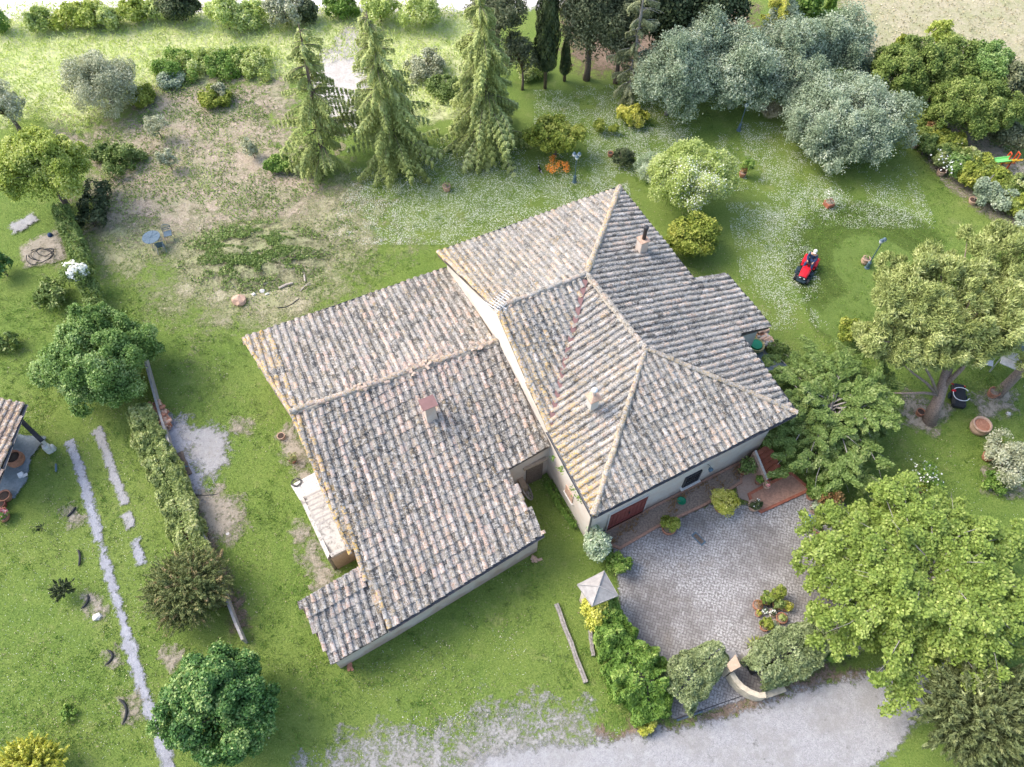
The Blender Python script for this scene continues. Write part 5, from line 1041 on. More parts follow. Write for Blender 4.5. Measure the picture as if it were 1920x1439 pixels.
sprays('yew_shrub', 118, 1106, .5, 27, .5, 60, 1500, 'dark', 'small dark spiky shrub alone on the left lawn', .08, 25, cat='shrub', trunk=.03)
sprays('yew_shrub', 78, 990, .3, 9, .4, 16, 260, 'dark', 'tiny black green sapling near the red flowers', .06, 11, cat='shrub', trunk=.015)
T_('shrub', 128, 1338, .15, 18, .18, 8, .4, 350, .06, 'green', 'sparse low green plant on the bottom left lawn', cat='shrub', trunk=0)
T_('shrub', 96, 552, .5, 38, .45, 20, .34, 2600, .08, 'hedge', 'loose green shrub below the white flowering viburnum', cat='shrub', trunk=.03)
T_('shrub', 10, 645, .4, 26, .35, 12, .34, 1200, .08, 'hedge', 'pale loose shrub at the left picture edge on the lawn', cat='shrub', trunk=.02)
T_('shrub', -2, 500, .8, 26, .8, 12, .34, 1800, .08, 'glossy', 'dark green shrub at the left edge beside the concrete pad', cat='shrub', trunk=.03)
T_('flowering_shrub', 148, 517, 1.2, 29, .9, 26, .32, 3000, .07, 'hedge', 'viburnum covered with white flowers at the end of the clipped hedge', cat='shrub', trunk=.04)
o_ = bpy.data.objects['flowering_shrub']; P, d, ti, C_, rr_ = clumps(G(146, 510, 1.5), (.62, .6, .6), 24, .36, 1700); leaves('blossom', P, d + rdir(len(P)) * .5 + [0, 0, .5], rdir(len(P)), .055, .05, ti, L['white'], o_)
hedge('clipped_hedge', [(118, 400), (140, 450), (158, 505)], .95, 1.3, 9000, 'hedge', 'clipped green hedge right of the concrete pad', .065)
hedge('clipped_hedge', [(165, 535), (180, 570), (200, 612)], .9, 1.1, 5500, 'hedge', 'short green hedge between the viburnum and the round tree', .065)
hedge('dry_hedge', [(262, 775), (285, 830), (312, 890), (335, 950), (355, 1010), (385, 1070)], [1.1, 1.35, 1.4, 1.4, 1.4, 1.1], .95, 40000, 'hedgemid', 'long dry yellowish hedge beside the thin boundary wall', .065, rough=.2)
hedge('ivy_bank', [(180, 350), (178, 390), (170, 425)], 1.4, .8, 5000, 'dark', 'dark ivy bank right of the yellow green maple', .075, rough=.25)
hedge('mixed_hedge', [(1128, 1120), (1142, 1170), (1165, 1230), (1205, 1290), (1225, 1345)], [.7, 1.2, 1.9, 2.3, 1.3], 1.5, 34000, 'green', 'loose fresh green hedge along the left side of the paved yard', .075, rough=.22, hs=[1.2, 1.5, 1.6, 1.6, .9])
hedge('clipped_hedge', [(1345, 1222), (1300, 1262), (1262, 1310)], [.9, 1.7, 1.7], 1.45, 22000, 'clipped', 'leaf shaped grey green clipped hedge left of the yard entrance', .055, rough=.14)
hedge('clipped_hedge', [(1415, 1268), (1450, 1240), (1500, 1215), (1552, 1190)], [1.3, 1.9, 1.9, .9], 1.4, 24000, 'clipped', 'big grey green clipped hedge right of the yard entrance', .055, rough=.14)
T_('shrub', 1117, 1148, 1.1, 24, 1.0, 20, .36, 5200, .06, 'yellow', 'bright yellow shrub in front of the capped gate pillar', cat='shrub', trunk=.03, ry=30)
T_('shrub', 1214, 1362, .3, 20, .3, 12, .4, 1500, .06, 'yellow', 'bright yellow shrub at the foot of the loose green hedge by the drive', cat='shrub', trunk=.02)
T_('shrub', 1118, 1022, 1.0, 23, .9, 24, .32, 5000, .06, 'silver', 'tall variegated silver shrub at the south west house corner', cat='shrub', trunk=.04, ry=40)
T_('shrub', 1160, 1056, .6, 22, .6, 18, .34, 3600, .06, 'green', 'round fresh green shrub beside the silver one', cat='shrub', trunk=.03)
# far bushes along the white track
for i, (px, py, r, m, lb) in enumerate([(70, 38, 20, 'hedge', 'pale bush right of the corner cypress'), (130, 28, 24, 'maple', 'yellow green bush on the track edge, left of a pair'), (172, 24, 26, 'maple', 'yellow green bush on the track edge, right of a pair'), (205, 30, 18, 'hedge', 'thin pale bush right of the yellow green pair'), (255, 18, 22, 'maple', 'yellow green round bush before the dark leaning tree'), (335, 8, 28, 'dark', 'dark leaning tree at the top edge by the track'),
                                        (302, 14, 22, 'hedge', 'green bush left of the dark leaning tree'), (420, 22, 30, 'silver', 'whitish bush right of the dark leaning tree'), (470, 26, 26, 'silver', 'low whitish bush in the middle of the top edge'), (530, 14, 28, 'greyolive', 'grey tree on the top edge above the white track'), (568, 20, 22, 'dark', 'dark bush beside the grey top edge tree'), (640, 10, 26, 'green', 'fresh green bush at the top edge above the dirt track'), (710, 8, 30, 'silver', 'grey leafy bush at the top edge behind the middle cedar'), (790, 12, 34, 'silver', 'silvery thicket at the top edge left of the loose pine')]):
    T_('bush', px, py + 4, .7 if r < 28 else 1.1, r * 1.35, .8 if r < 28 else 1.2, 22, .34, 2500 + r * 90, .09, {'silver': 'meadow', 'hedge': 'spirea'}.get(m, m), lb, cat='bush', group='bushes along the far track', trunk=.05)
for px, py, r, m, lb in ((330, 128, 36, 'green', 'green shrub at the left end of the scrub behind the bare soil'), (375, 120, 34, 'silver', 'pale shrub in the scrub behind the bare soil'), (425, 118, 36, 'green', 'darker green shrub near the right end of the scrub'), (470, 120, 34, 'silver', 'grey green shrub beside the leftmost cedar'), (800, 130, 34, 'greyolive', 'grey shrub showing between the middle and right cedars'), (835, 165, 26, 'hedge', 'lower grey shrub left of the rightmost cedar'), (318, 150, 22, 'olive', 'small grey bush in front of the scrub'),
                        (995, 130, 26, 'silver', 'pale flowering bush left of the tall dark cypress'), (400, 183, 26, 'golden', 'low yellow green bush on the far bare soil'), (268, 182, 24, 'golden', 'yellow green bush right of the loose grey olive'), (230, 300, 30, 'hedge', 'green weeds mound right of the yellow green maple'), (190, 290, 18, 'dark', 'small dark bush behind the yellow green maple'), (520, 310, 20, 'green', 'green weed clump at the foot of the leftmost cedar')):
    T_('scrub_bush', px, py, .35, r * 1.35, .4 if r < 30 else .7, 22, .32, 2500 + r * 90, .07, {'silver': 'spirea', 'dark': 'hedge'}.get(m, m), lb, cat='bush', group='scrub bushes round the bare soil', trunk=.03)
for px, py, lb in ((1440, 222, 'pampas grass with dry stems beside the huge olive'), ):
    t = empty('pampas_grass', G(px, py), lb, 'plant'); n = 1200; b = G(px, py); d = nrmr(rdir(n) * [1, 1, .3] + [0, 0, .9]); leaves('foliage', b + d * rng.uniform(.1, .9, n)[:, None] + [0, 0, .1], rdir(n), d, .2, .015, rng.uniform(.3, 1, n), L['straw'], t)
# brush heap -----------------------------------------------------------------
t = empty('brush_heap', G(490, 490), 'low weedy heap of cut brush behind the annex', 'heap')
c = G(480, 480); mb = MB(); k = 22; V = []
for i in range(k):
    for j in range(k):
        x, y = (i / (k - 1) - .5) * 8.4, (j / (k - 1) - .5) * 5.2; r_ = math.hypot(x / 4.2, y / 2.6); z = .5 * max(0, 1 - r_ * r_) * (.7 + .6 * float(vnoise(np.array(x * 1.3 + 9), np.array(y * 1.3)))) - .03; V.append((c[0] + x, c[1] + y, z))
mb.add(V, [[i * k + j, (i + 1) * k + j, (i + 1) * k + j + 1, i * k + j + 1] for i in range(k - 1) for j in range(k - 1)]); mb.obj('mound', M['rough'], t, True)
n = 15000; x = rng.normal(size=n) * .42; y = rng.normal(size=n) * .42; kk = (x ** 2 + y ** 2 < 1) & (fbm(x * 4 + 5, y * 4, 1.) > .42); x = x[kk]; y = y[kk]; n = len(x); z = .5 * (1 - x * x - y * y) * .9 + .08 * rng.random(n)
leaves('weeds', np.stack([c[0] + x * 4.2, c[1] + y * 2.6, z], 1), rdir(n) + [0, 0, .8], rdir(n) + [0, 0, .4], .07, .04, .4 + .25 * rng.normal(size=n), L['weeds'], t)
# ================================================================ garden things
def pot(px, py, r, h, mat, label, plant=None, name=None, group=None, square=False, belly=0., z=0., foot=.7, cat=None):
    b = G(px, py, z); name = name or ('potted_plant' if plant else 'flower_pot'); t = empty(name, b, label, cat or ('plant pot' if not plant else 'potted plant'), group); mb = MB()
    if square:
        mb.box(b + [0, 0, h * .45], (2 * r * .92, 2 * r * .8, h * .9), HA, bev=.02); mb.box(b + [0, 0, h * .95], (2 * r, 2 * r * .9, h * .12), HA, bev=.015)
    else:
        m_ = r * (1 + belly); mb.lathe([(r * foot, 0), (r * (foot + .1), h * .06), (m_ * .93, h * .4), (m_ * .97, h * .62), (r * .94, h * .84), (r * 1.06, h * .86), (r * 1.07, h), (r * .9, h), (r * .86, h * .82), (r * .5, h * .8)], b, 22)
    mb.obj('pot', mat, t, not square)
    s = MB(); s.lathe([(r * .84, 0), (r * .6, .02), (.01, .03)], b + [0, 0, h * (.86 if not square else 1.0)], 16); s.obj('soil', M['bedsoil'] if plant else (M['terra'] if name == 'large_urn' and belly < .2 else M['darksoil'] if 'darksoil' in M else M.setdefault('darksoil', plain('dark_soil', (.07, .05, .04), .95, .3))), t)
    if plant:
        lm, pr, ph, n, leaf = plant[:5]; c = b + [0, 0, h + ph * .8]; P, d, ti, C, rr = clumps(c, (pr, pr, ph), 14, .38, n, zmin=-.4); P[:, 2] = np.maximum(P[:, 2], z + h * .7)
        sz = leaf * rng.uniform(.7, 1.2, n); leaves('foliage', P, d + rdir(n) * .7, rdir(n) + [0, 0, .3], sz, sz * .5, ti, L[lm], t)
        if ph > .25:
            mb = MB()
            for q in C[::3]: mb.tube([b + [0, 0, h * .8], (b + q) / 2 + [0, 0, .1], q], [.015, .01, .006], 5)
            mb.obj('stem', M['bark'], t)
        if len(plant) > 5:
            k = plant[6]; P2, d2, t2, _, _ = clumps(c + [0, 0, ph * .3], (pr, pr, ph), 10, .35, k); leaves('blossom', P2, d2 + rdir(k) * .4 + [0, 0, .5], rdir(k), .035, .03, rng.random(k), L[plant[5]], t)
    return t
def lamp(px, py, h, globes, label, spread=.16, foot=True, dark='lampmetal'):
    b = G(px, py, 0); t = empty('garden_lamp', b, label, 'lamp', 'garden lamp posts'); mb = MB(); mb.lathe([(.14, 0), (.14, .05), (.10, .08), (.085, .42), (.10, .45), (.05, .5), (.03, .56), (.026, h - .25), (.04, h - .22), (.02, h - .15)], b, 12); mb.obj('post', M[dark], t)
    for i in range(globes):
        a = 2 * math.pi * i / globes + .5; p = b + [spread * math.cos(a) * (globes > 1), spread * math.sin(a) * (globes > 1), h - .1]
        if globes > 1: mb = MB(); mb.tube([b + [0, 0, h - .3], (b + [0, 0, h - .32]) * .4 + (p - [0, 0, .22]) * .6, p - [0, 0, .1]], .012, 6); mb.obj('arm', M[dark], t)
        mb = MB(); mb.lathe([(.03, -.12), (.075, -.09), (.105, .02), (.095, .1), (.05, .15), (.01, .16)], p, 14); mb.obj('globe', M['lampglobe'], t, True)
        mb = MB(); mb.lathe([(.11, .08), (.06, .16), (.015, .2)], p, 10); mb.obj('cap', M['bluemetal'], t)
M['lampglobe'] = plain('frosted_globe', (.62, .66, .70), .25, .1, 5, 0, 0)
lamp(1077, 342, 2.05, 3, 'dark lamp post with three frosted globes beside the orange flowers')
lamp(1625, 503, 2.2, 2, 'blue grey lamp post next to the terracotta jar by the umbrella pine', .10)
lamp(1385, 245, 1.9, 1, 'slim grey lamp post with one globe in front of the olive row', dark='bluemetal')
# pots on the lawns
pot(838, 357, .22, .36, M['terrapale'], 'pale terracotta pot with a thin young plant alone among the daisies', ('green', .30, .35, 160, .045))
pot(1144, 293, .16, .26, M['terra'], 'small terracotta pot left of the dark round shrub')
pot(1391, 331, .19, .3, M['terra'], 'pot with a rusty leaved plant in the middle of the right lawn', ('rust', .26, .3, 240, .05))
pot(1553, 386, .27, .3, M['terrared'], 'square red planter with a leggy pale rose bush on the right lawn', ('silver', .62, .42, 420, .04, 'white', 60), square=True)
pot(1712, 276, .22, .34, M['terrapale'], 'pink terracotta pot with purple plant at the far end of the mixed hedge', ('silver', .24, .2, 240, .045))
pot(1762, 328, .24, .36, M['terrapale'], 'pink terracotta pot half under the mixed hedge')
t = pot(1822, 381, .24, .26, M['terrapale'], 'pale pot holding a bundle of bare grey sticks by the mixed hedge', None, 'potted_plant'); b = G(1822, 381); mb = MB()
for i in range(7): mb.tube([b + [0, 0, .2], b + [.35 + .08 * i * .4, .45 + rng.normal() * .1, 1.1 + .1 * i]], .015, 5)
mb.obj('sticks', M['barkgrey'], t)
pot(1620, 494, .20, .42, M['terrapale'], 'squat terracotta jar at the foot of the blue grey lamp post', ('green', .12, .08, 60, .04), belly=.2)
pot(1722, 778, .19, .32, M['terra'], 'small empty terracotta pot at the foot of the umbrella pine')
pot(1858, 742, .25, .40, M['terra'], 'terracotta pot leaning against the dark trunked pine', ('hedgedry', .2, .25, 120, .04))
pot(1832, 806, .40, .55, M['terrapale'], 'very large pale terracotta urn alone on the lawn', None, 'large_urn', belly=.16, foot=.8)
pot(1848, 860, .24, .32, M['terra'], 'orange terracotta pot at the left of the olive bush on the right lawn', ('dark', .2, .1, 100, .04))
pot(1864, 843, .22, .34, M['terra'], 'brown pot with small yellow flowers behind the orange one', ('hedgedry', .22, .15, 160, .035, 'orange', 20))
T_('olive_shrub', 1893, 862, .8, 52, .8, 30, .32, 9000, .06, 'greyolive', 'grey green olive bush among pots at the right picture edge', cat='shrub', trunk=.05, aspect=.4)
T_('shrub', 1872, 905, .35, 26, .4, 14, .36, 1800, .06, 'green', 'dark green leafy plant below the olive bush among pots', cat='shrub', trunk=.02)
pot(1893, 905, .2, .3, M['terra'], 'terracotta pot half hidden under the olive bush at the right edge')
pot(1722, 920, .2, .3, M['terra'], 'pot with clipped yellow green ball between the lawn and the big lime tree', ('golden', .32, .3, 900, .045))
T_('flowering_shrub', 1738, 898, .7, 30, .6, 14, .36, 1100, .05, 'green', 'thin shrub dotted with white flowers beside the clipped yellow ball', cat='shrub', trunk=.02)
o_ = bpy.data.objects['flowering_shrub.001']; c = G(1735, 888, 1.0); leaves('blossom', c + rng.normal(size=(90, 3)) * [.35, .35, .15], rdir(90) + [0, 0, 1], rdir(90), .05, .045, rng.random(90), L['white'], o_)
# covered barrow with hose hoop
t = empty('covered_cart', G(1792, 748), 'low black covered cart with red handles and white hose loop beside the pine trunk', 'cart'); b = G(1792, 748); mb = MB(); a = R(75)
mb.box(b + [0, 0, .25], (1.3, .62, .34), a, bev=.09); mb.obj('cover', M['blackrub'], t); mb = MB()
for s_ in (-1, 1): mb.tube([b + np.array([math.cos(a) * .5 - math.sin(a) * s_ * .28, math.sin(a) * .5 + math.cos(a) * s_ * .28, .4]), b + np.array([math.cos(a) * .5 - math.sin(a) * s_ * .3 - .12, math.sin(a) * .5 + math.cos(a) * s_ * .3, .5])], .025, 6)
mb.box(b + np.array([-.25, .18, .46]), (.2, .14, .08), .3, bev=.03); mb.obj('handle', M['red'], t)
mb = MB(); mb.tube([b + [.05 + .38 * math.cos(u), -.02 + .38 * math.sin(u), .46 + .02 * math.sin(3 * u)] for u in np.linspace(.4, 5.6, 24)], .02, 6); mb.obj('hose_loop', M['whitemetal'], t)
mb = MB(); 
for s_ in (-1, 1): mb.lathe([(.02, -.02), (.16, -.02), (.16, .02), (.02, .02)], (0, 0, 0), 16)
wv = [np.array(mb.v[i]) for i in range(2)]; mb.v = [np.stack([v[:, 0] * math.cos(a) + b[0] - math.sin(a) * (v[:, 2] + s_ * .36), v[:, 0] * math.sin(a) + b[1] + math.cos(a) * (v[:, 2] + s_ * .36), v[:, 1] + .16], 1) for v, s_ in zip(wv, (-1, 1))]; mb.obj('wheels', M['mowerblack'], t)
# chair builder ---------------------------------------------------------------
def chair(px, py, rz, label, name='metal_chair', mat='bluemetal', group=None, bh=.86, w_=.42):
    b = G(px, py); t = empty(name, b, label, 'chair', group, rz); me = lambda mb, n: mb.obj(n, M[mat], t, world=False)
    mb = MB(); mb.box((0, 0, .45), (w_, w_, .025), bev=.008); 
    for i in range(6): mb.box((-w_ / 2 + .04 + i * (w_ - .08) / 5, 0, .466), (.03, w_ - .04, .01))
    me(mb, 'seat')
    mb = MB(); mb.tube([(-w_ / 2, -w_ / 2, .45), (-w_ / 2, -w_ / 2 - .05, bh - .1), (-w_ / 4, -w_ / 2 - .07, bh), (w_ / 4, -w_ / 2 - .07, bh), (w_ / 2, -w_ / 2 - .05, bh - .1), (w_ / 2, -w_ / 2, .45)], .014, 7)
    for i in range(1, 5): x = -w_ / 2 + i * w_ / 5; mb.tube([(x, -w_ / 2, .5), (x, -w_ / 2 - .06, bh - .04)], .008, 5)
    for z in (.56, .68): mb.box((0, -w_ / 2 - .035, z), (w_, .012, .03))
    me(mb, 'backrest')
    for sx in (-1, 1):
        for sy in (-1, 1): mb = MB(); mb.tube([(sx * w_ * .46, sy * w_ * .46, .44), (sx * w_ * .54, sy * w_ * .54, 0)], .013, 6); me(mb, 'leg')
    return t
CG = 'blue metal garden chairs'
chair(320, 449, R(200), 'blue metal garden chair right of the round garden table', group=CG)
c2 = chair(306, 479, R(20), 'blue metal garden chair lying on its back below the round garden table', group=CG); c2.rotation_euler = (R(-82), 0, R(20)); c2.location.z = .3
t = empty('garden_table', G(293, 462), 'round blue metal garden table on the rough grass', 'table'); b = G(293, 462); mb = MB(); mb.lathe([(.02, .715), (.46, .715), (.475, .725), (.46, .735), (.02, .735)], b, 32)
for k in range(4): mb.tube([b + [.46 * math.cos(k * .785), .46 * math.sin(k * .785), .738], b - [.46 * math.cos(k * .785), .46 * math.sin(k * .785), -.738]], .008, 4)
mb.obj('tabletop', M['bluemetal'], t)
for k in range(3): a = k * 2.094 + .3; mb = MB(); mb.tube([b + [.1 * math.cos(a), .1 * math.sin(a), .71], b + [.14 * math.cos(a), .14 * math.sin(a), .35], b + [.36 * math.cos(a), .36 * math.sin(a), 0]], .014, 6); mb.obj('leg', M['bluemetal'], t)
chair(1846, 690, R(160), 'small grey folding chair in the shade left of the swing bench', 'folding_chair', 'alu', bh=.75, w_=.36)
t = empty('swing_bench', G(1893, 690), 'pale metal swing bench under the pine at the right edge', 'bench'); b = G(1893, 695); a = R(-32); u_ = np.array([math.cos(a), math.sin(a), 0]); v_ = np.array([-u_[1], u_[0], 0])
mb = MB(); mb.box(b + [0, 0, .45], (1.3, .5, .06), a, bev=.02); mb.obj('seat', M['whitestone'], t); mb = MB(); mb.box(b + v_ * .27 + [0, 0, .72], (1.3, .05, .5), a, bev=.02); mb.obj('backrest', M['whitestone'], t)
for s_ in (-1, 1):
    mb = MB(); mb.tube([b + u_ * s_ * .8 + v_ * .6, b + u_ * s_ * .78 + [0, 0, 1.7], b + u_ * s_ * .8 - v_ * .6], .025, 7); mb.obj('side_frame', M['alu'], t)
mb = MB(); mb.tube([b - u_ * .78 + [0, 0, 1.7], b + u_ * .78 + [0, 0, 1.7]], .025, 7); mb.obj('top_bar', M['alu'], t)
mb = MB(); mb.box(b + v_ * .1 + [0, 0, 1.78], (1.4, .7, .03), a); mb.obj('awning', M['bluemetal'], t)
# timber --------------------------------------------------------------------
def timber(p0, p1, w_, h_, label, name, mat='oldwood', z=0.):
    a = G(*p0, z); b = G(*p1, z); d = nrm(b - a); s_ = np.array([-d[1], d[0], 0]); mb = MB(); n = 12; V = []
    for i in range(n + 1):
        p = a + (b - a) * i / n + s_ * .012 * math.sin(i * 1.3); k = 1 - .10 * abs(math.sin(i * 2.1)); 
        for x, y in ((-1, 0), (-.9, 1), (-.15, 1.06), (-.05, .88), (.05, .88), (.15, 1.05), (.9, 1), (1, 0)): V.append(p + s_ * x * w_ / 2 * k + np.array([0, 0, .005 + max(0, y) * h_ * k]))
    F = [[i * 8 + j, i * 8 + (j + 1) % 8, i * 8 + 8 + (j + 1) % 8, i * 8 + 8 + j] for i in range(n) for j in range(8)] + [list(range(8))[::-1], [n * 8 + j for j in range(8)]]
    mb.add(V, F); return tag(mb.obj(name, M[mat]), label, 'timber')
timber((1043, 1134), (1098, 1281), .19, .15, 'long grey weathered beam lying on the lawn', 'wooden_beam')
timber((1106, 1184), (1112, 1231), .16, .12, 'short grey post lying beside the loose green hedge', 'wooden_post')
timber((338, 850), (356, 892), .28, .1, 'brown plank on the dark gravel beside the blue hose', 'wooden_plank', 'bark')
for i, (p0, p1, r_, lb) in enumerate((((489, 535), (518, 529), .05, 'bleached branch left of the thickest log by the brush heap'), ((523, 541), (549, 531), .075, 'thickest bleached log at the edge of the brush heap'), ((569, 510), (572, 528), .06, 'short upright lying log right of the brush heap'), ((563, 546), (581, 530), .03, 'thin forked stick nearest the annex roof'), ((525, 510), (550, 503), .04, 'pale branch in the middle of the brush heap'), ((560, 496), (578, 503), .03, 'thin branch at the right end of the brush heap'))):
    a = G(*p0, .06); b = G(*p1, .08); mb = MB(); m_ = (a + b) / 2 + [0, .03, .03]; mb.tube([a, m_, b], [r_, r_ * .9, r_ * .7], 8); 
    if i in (3, 5): mb.tube([m_, m_ + (b - m_) * .8 + [.15, -.1, .05]], [r_ * .6, .01], 6)
    tag(mb.obj('fallen_log' if r_ > .045 else 'fallen_branch', M['deadwood']), lb, 'wood', 'cut wood round the brush heap')
t = MB(); t.lathe([(.18, 0), (.16, .3), (.13, .32), (.12, .1)], G(551, 487, .1), 12); tag(t.obj('hollow_stump', M['bark']), 'hollow brown stump in the weeds of the brush heap', 'stump')
def rock(px, py, s, label, name='stone', mat='whitestone', group=None, z=0, fl=.6):
    b = G(px, py, z); bm = bmesh.new(); bmesh.ops.create_icosphere(bm, subdivisions=2, radius=1); 
    V = [np.array(v.co) for v in bm.verts]; F = [[v.index for v in f.verts] for f in bm.faces]; bm.free(); k = rng.uniform(.8, 1.2, 3); V = [v * (1 + .22 * math.sin(v[0] * 4 + px) * math.cos(v[1] * 5 + py)) * k * [s, s, s * fl] + b + [0, 0, s * fl * .5] for v in V]
    mb = MB(); mb.add(V, F); return tag(mb.obj(name, M[mat]), label, 'stone' if name != 'boulder' else 'boulder', group)
rock(449, 566, .38, 'pinkish grey boulder at the left foot of the brush heap', 'boulder', 'terrapale')
for px, py, s_, lb in ((476, 553, .12, 'pale stone left of the pair near the pinkish boulder'), (492, 547, .14, 'largest white stone right of the pinkish boulder'), (501, 552, .10, 'small white stone right of the largest one by the boulder'), (437, 538, .09, 'single white stone above the pinkish boulder'), (402, 518, .12, 'pale stone at the left side of the brush heap'), (427, 1002, .08, 'small white stone on the bare dirt patch by the boundary wall'), (183, 1158, .17, 'flat white stone beside the ring on the left lawn'), (1890, 777, .12, 'white stone beside the olive bush at the right')):
    rock(px, py, s_, lb, group='loose pale stones')
t = empty('brick_rubble', G(1005, 1050), 'small pile of broken bricks beside the annex corner', 'bricks'); b = G(1005, 1050); mb = MB()
for i in range(9): mb.box(b + [rng.normal() * .1, rng.normal() * .1, .05 + .03 * (i % 3)], (.2, .1, .055), rng.uniform(0, 3), rx=rng.normal() * .3)
mb.obj('bricks', M['terrapale'], t)
mb = MB()
for i in range(6): mb.box(G(657, 1250) + [rng.normal() * .1, rng.normal() * .08, .04], (.18, .1, .06), rng.uniform(0, 3), rx=rng.normal() * .3)
tag(mb.obj('brick_rubble', M['terra']), 'few broken bricks at the south west foot of the annex wall', 'bricks')
# tile stacks ------------------------------------------------------------------
def tilestack(pts, wd, n, label, mats=('terra', 'terrapale'), name='roof_tile_stack', hmax=.55):
    t = empty(name, G(*pts[0]), label, 'roof tiles'); P = [G(*p)[:2] for p in pts]; 
    for k, m in enumerate(mats):
        mb = MB()
        for i in range(n // 2):
            u = rng.random() * (len(P) - 1); j = min(int(u), len(P) - 2); c = P[j] + (P[j + 1] - P[j]) * (u - j); d = nrm(P[j + 1] - P[j]); nn = np.array([-d[1], d[0]]); c = c + nn * rng.uniform(-.5, .5) * wd; z = rng.uniform(.05, hmax); a = math.atan2(d[1], d[0]) + rng.choice([0, 1.57]) + rng.normal() * .15; q = Matrix.Rotation(a, 3, 'Z') @ Matrix.Rotation(rng.normal() * .15, 3, 'X'); V = []
            for y in (-.19, .19):
                for th in np.linspace(0, math.pi, 6): V.append(np.array([*c, z]) + np.array(q @ Vector(((.085 - .01 * (y > 0)) * math.cos(th), y, .06 * math.sin(th)))))
            mb.add(V, [[g_, g_ + 1, g_ + 7, g_ + 6] for g_ in range(5)])
        mb.obj('tiles', M[m], t)
    mb = MB(); pw_ = band(pts, wd * .9); k = len(pts)
    for i in range(k - 1): mb.prism([pw_[i], pw_[i + 1], pw_[2 * k - 2 - i], pw_[2 * k - 1 - i]], 0, hmax * .7)
    mb.obj('lower_courses', M['terra'], t)
tilestack([(296, 764), (304, 785), (314, 806)], .62, 80, 'stack of old brown roof tiles at the top of the boundary wall')
tilestack([(352, 985), (368, 1015), (384, 1050), (398, 1085)], .32, 56, 'row of old roof tiles along the lower boundary wall', ('bark', 'terra'))
tilestack([(1423, 628), (1434, 645), (1442, 656)], .4, 40, 'stack of grey roof tiles beside the east wing', ('terrapale', 'concrete'))
# hoses ----------------------------------------------------------------------
def hose(pts, r, mat, label, name='garden_hose', z=.03, sm=6):
    P = [G(a, b, z) for a, b in pts]; Q = []
    for i in range(len(P) - 1):
        p0, p1, p2, p3 = P[max(i - 1, 0)], P[i], P[i + 1], P[min(i + 2, len(P) - 1)]
        for u in np.linspace(0, 1, sm, endpoint=False): Q.append(.5 * ((2 * p1) + (p2 - p0) * u + (2 * p0 - 5 * p1 + 4 * p2 - p3) * u * u + (3 * p1 - p0 - 3 * p2 + p3) * u ** 3))
    Q.append(P[-1]); mb = MB(); mb.tube(Q, r, 6); return tag(mb.obj(name, M[mat]), label, 'hose')
hose([(323, 832), (324, 850), (331, 866), (343, 882), (353, 900), (358, 918), (354, 936)], .04, 'hose', 'blue hose running down beside the boundary wall')
hose([(327, 842), (332, 860), (338, 872), (352, 875)], .025, 'hose', 'short pale blue hose end curling over the plank', z=.12)
hose([(326, 900), (338, 912), (352, 922), (372, 929), (390, 929), (408, 927)], .03, 'blackrub', 'black pipe curving from the boundary wall onto the dirt patch', 'black_pipe')
hose([(520, 577), (535, 576), (548, 570), (561, 560)], .025, 'blackrub', 'curved black pipe on the grass just above the annex roof', 'black_pipe')
t = empty('hose_coil', G(1415, 645), 'coiled yellow hose hanging over a reel east of the house', 'hose'); b = G(1417, 650, .35); mb = MB()
for k in range(7): r_ = .34 + .022 * (k % 4); mb.tube([b + [(r_) * math.cos(u), (r_) * math.sin(u) * .95, .035 * k - .05] for u in np.linspace(0, 6.2, 26)], .022, 6)
mb.tube([b + [.3, -.1, -.1], b + [.5, -.35, -.3], b + [.8, -.2, -.33], b + [1.1, .1, -.33]], .018, 6); mb.obj('hose', M['hoseyellow'], t); mb = MB(); mb.lathe([(.3, -.35), (.28, .2), (.05, .22)], b, 14); mb.obj('reel', M['greenplastic'], t)
t = empty('bicycle_wheels', G(78, 478), 'tangle of big black plastic pipe hoops lying on the concrete pad', 'pipe'); t.name = 'pipe_hoops'
for k, (dx, dy, r_, sq) in enumerate(((0, 0, .62, .62), (.12, .05, .6, .7), (.2, .25, .45, .6), (-.05, -.12, .66, .8))):
    b = G(76, 478, .08 + .05 * k) + [dx, dy, 0]; mb = MB(); mb.tube([b + [r_ * math.cos(u), r_ * sq * math.sin(u), .07 * math.sin(u * 2 + k)] for u in np.linspace(k, k + 5.7, 34)], .022, 6); mb.obj('hoop', M['blackrub'], t)
mb = MB(); mb.lathe([(.03, 0), (.12, .04), (.14, .13), (.10, .22), (.02, .25)], G(96, 444), 14); tag(mb.obj('dark_ball', M['navy'], None, True), 'dark blue ball at the top edge of the concrete pad', 'ball')
for px, py, L_, a, cv, lb in ((152, 1046, .38, 1.9, .3, 'black plastic edging piece beside the wider gravel strip, upper one'), (213, 1232, .3, 1.7, .9, 'small curved black edging piece in the middle of the left lawn'), (239, 1331, .5, 1.95, .8, 'longest curved black edging piece near the glossy round tree'), (107, 878, .22, 1.9, .1, 'short blue grey marker stub beside the top of the gravel strip'), (166, 1130, .3, 1.4, .5, 'thin black edging piece beside the flat white stone'), (137, 962, .26, 1.1, .2, 'small dark edging piece near the top of the left lawn')):
    b = G(px, py); mb = MB(); mb.tube([b + [math.cos(a) * (u * L_) - math.sin(a) * cv * .3 * (u * u), math.sin(a) * (u * L_) + math.cos(a) * cv * .3 * u * u, .05 + .05 * math.cos(u * 1.6)] for u in np.linspace(-1, 1, 9)], [.02] + [.05] * 7 + [.02], 8)
    tag(mb.obj('edging_piece', M['bluemetal'] if px == 107 else M['blackrub']), lb, 'edging', 'edging pieces on the left lawn')
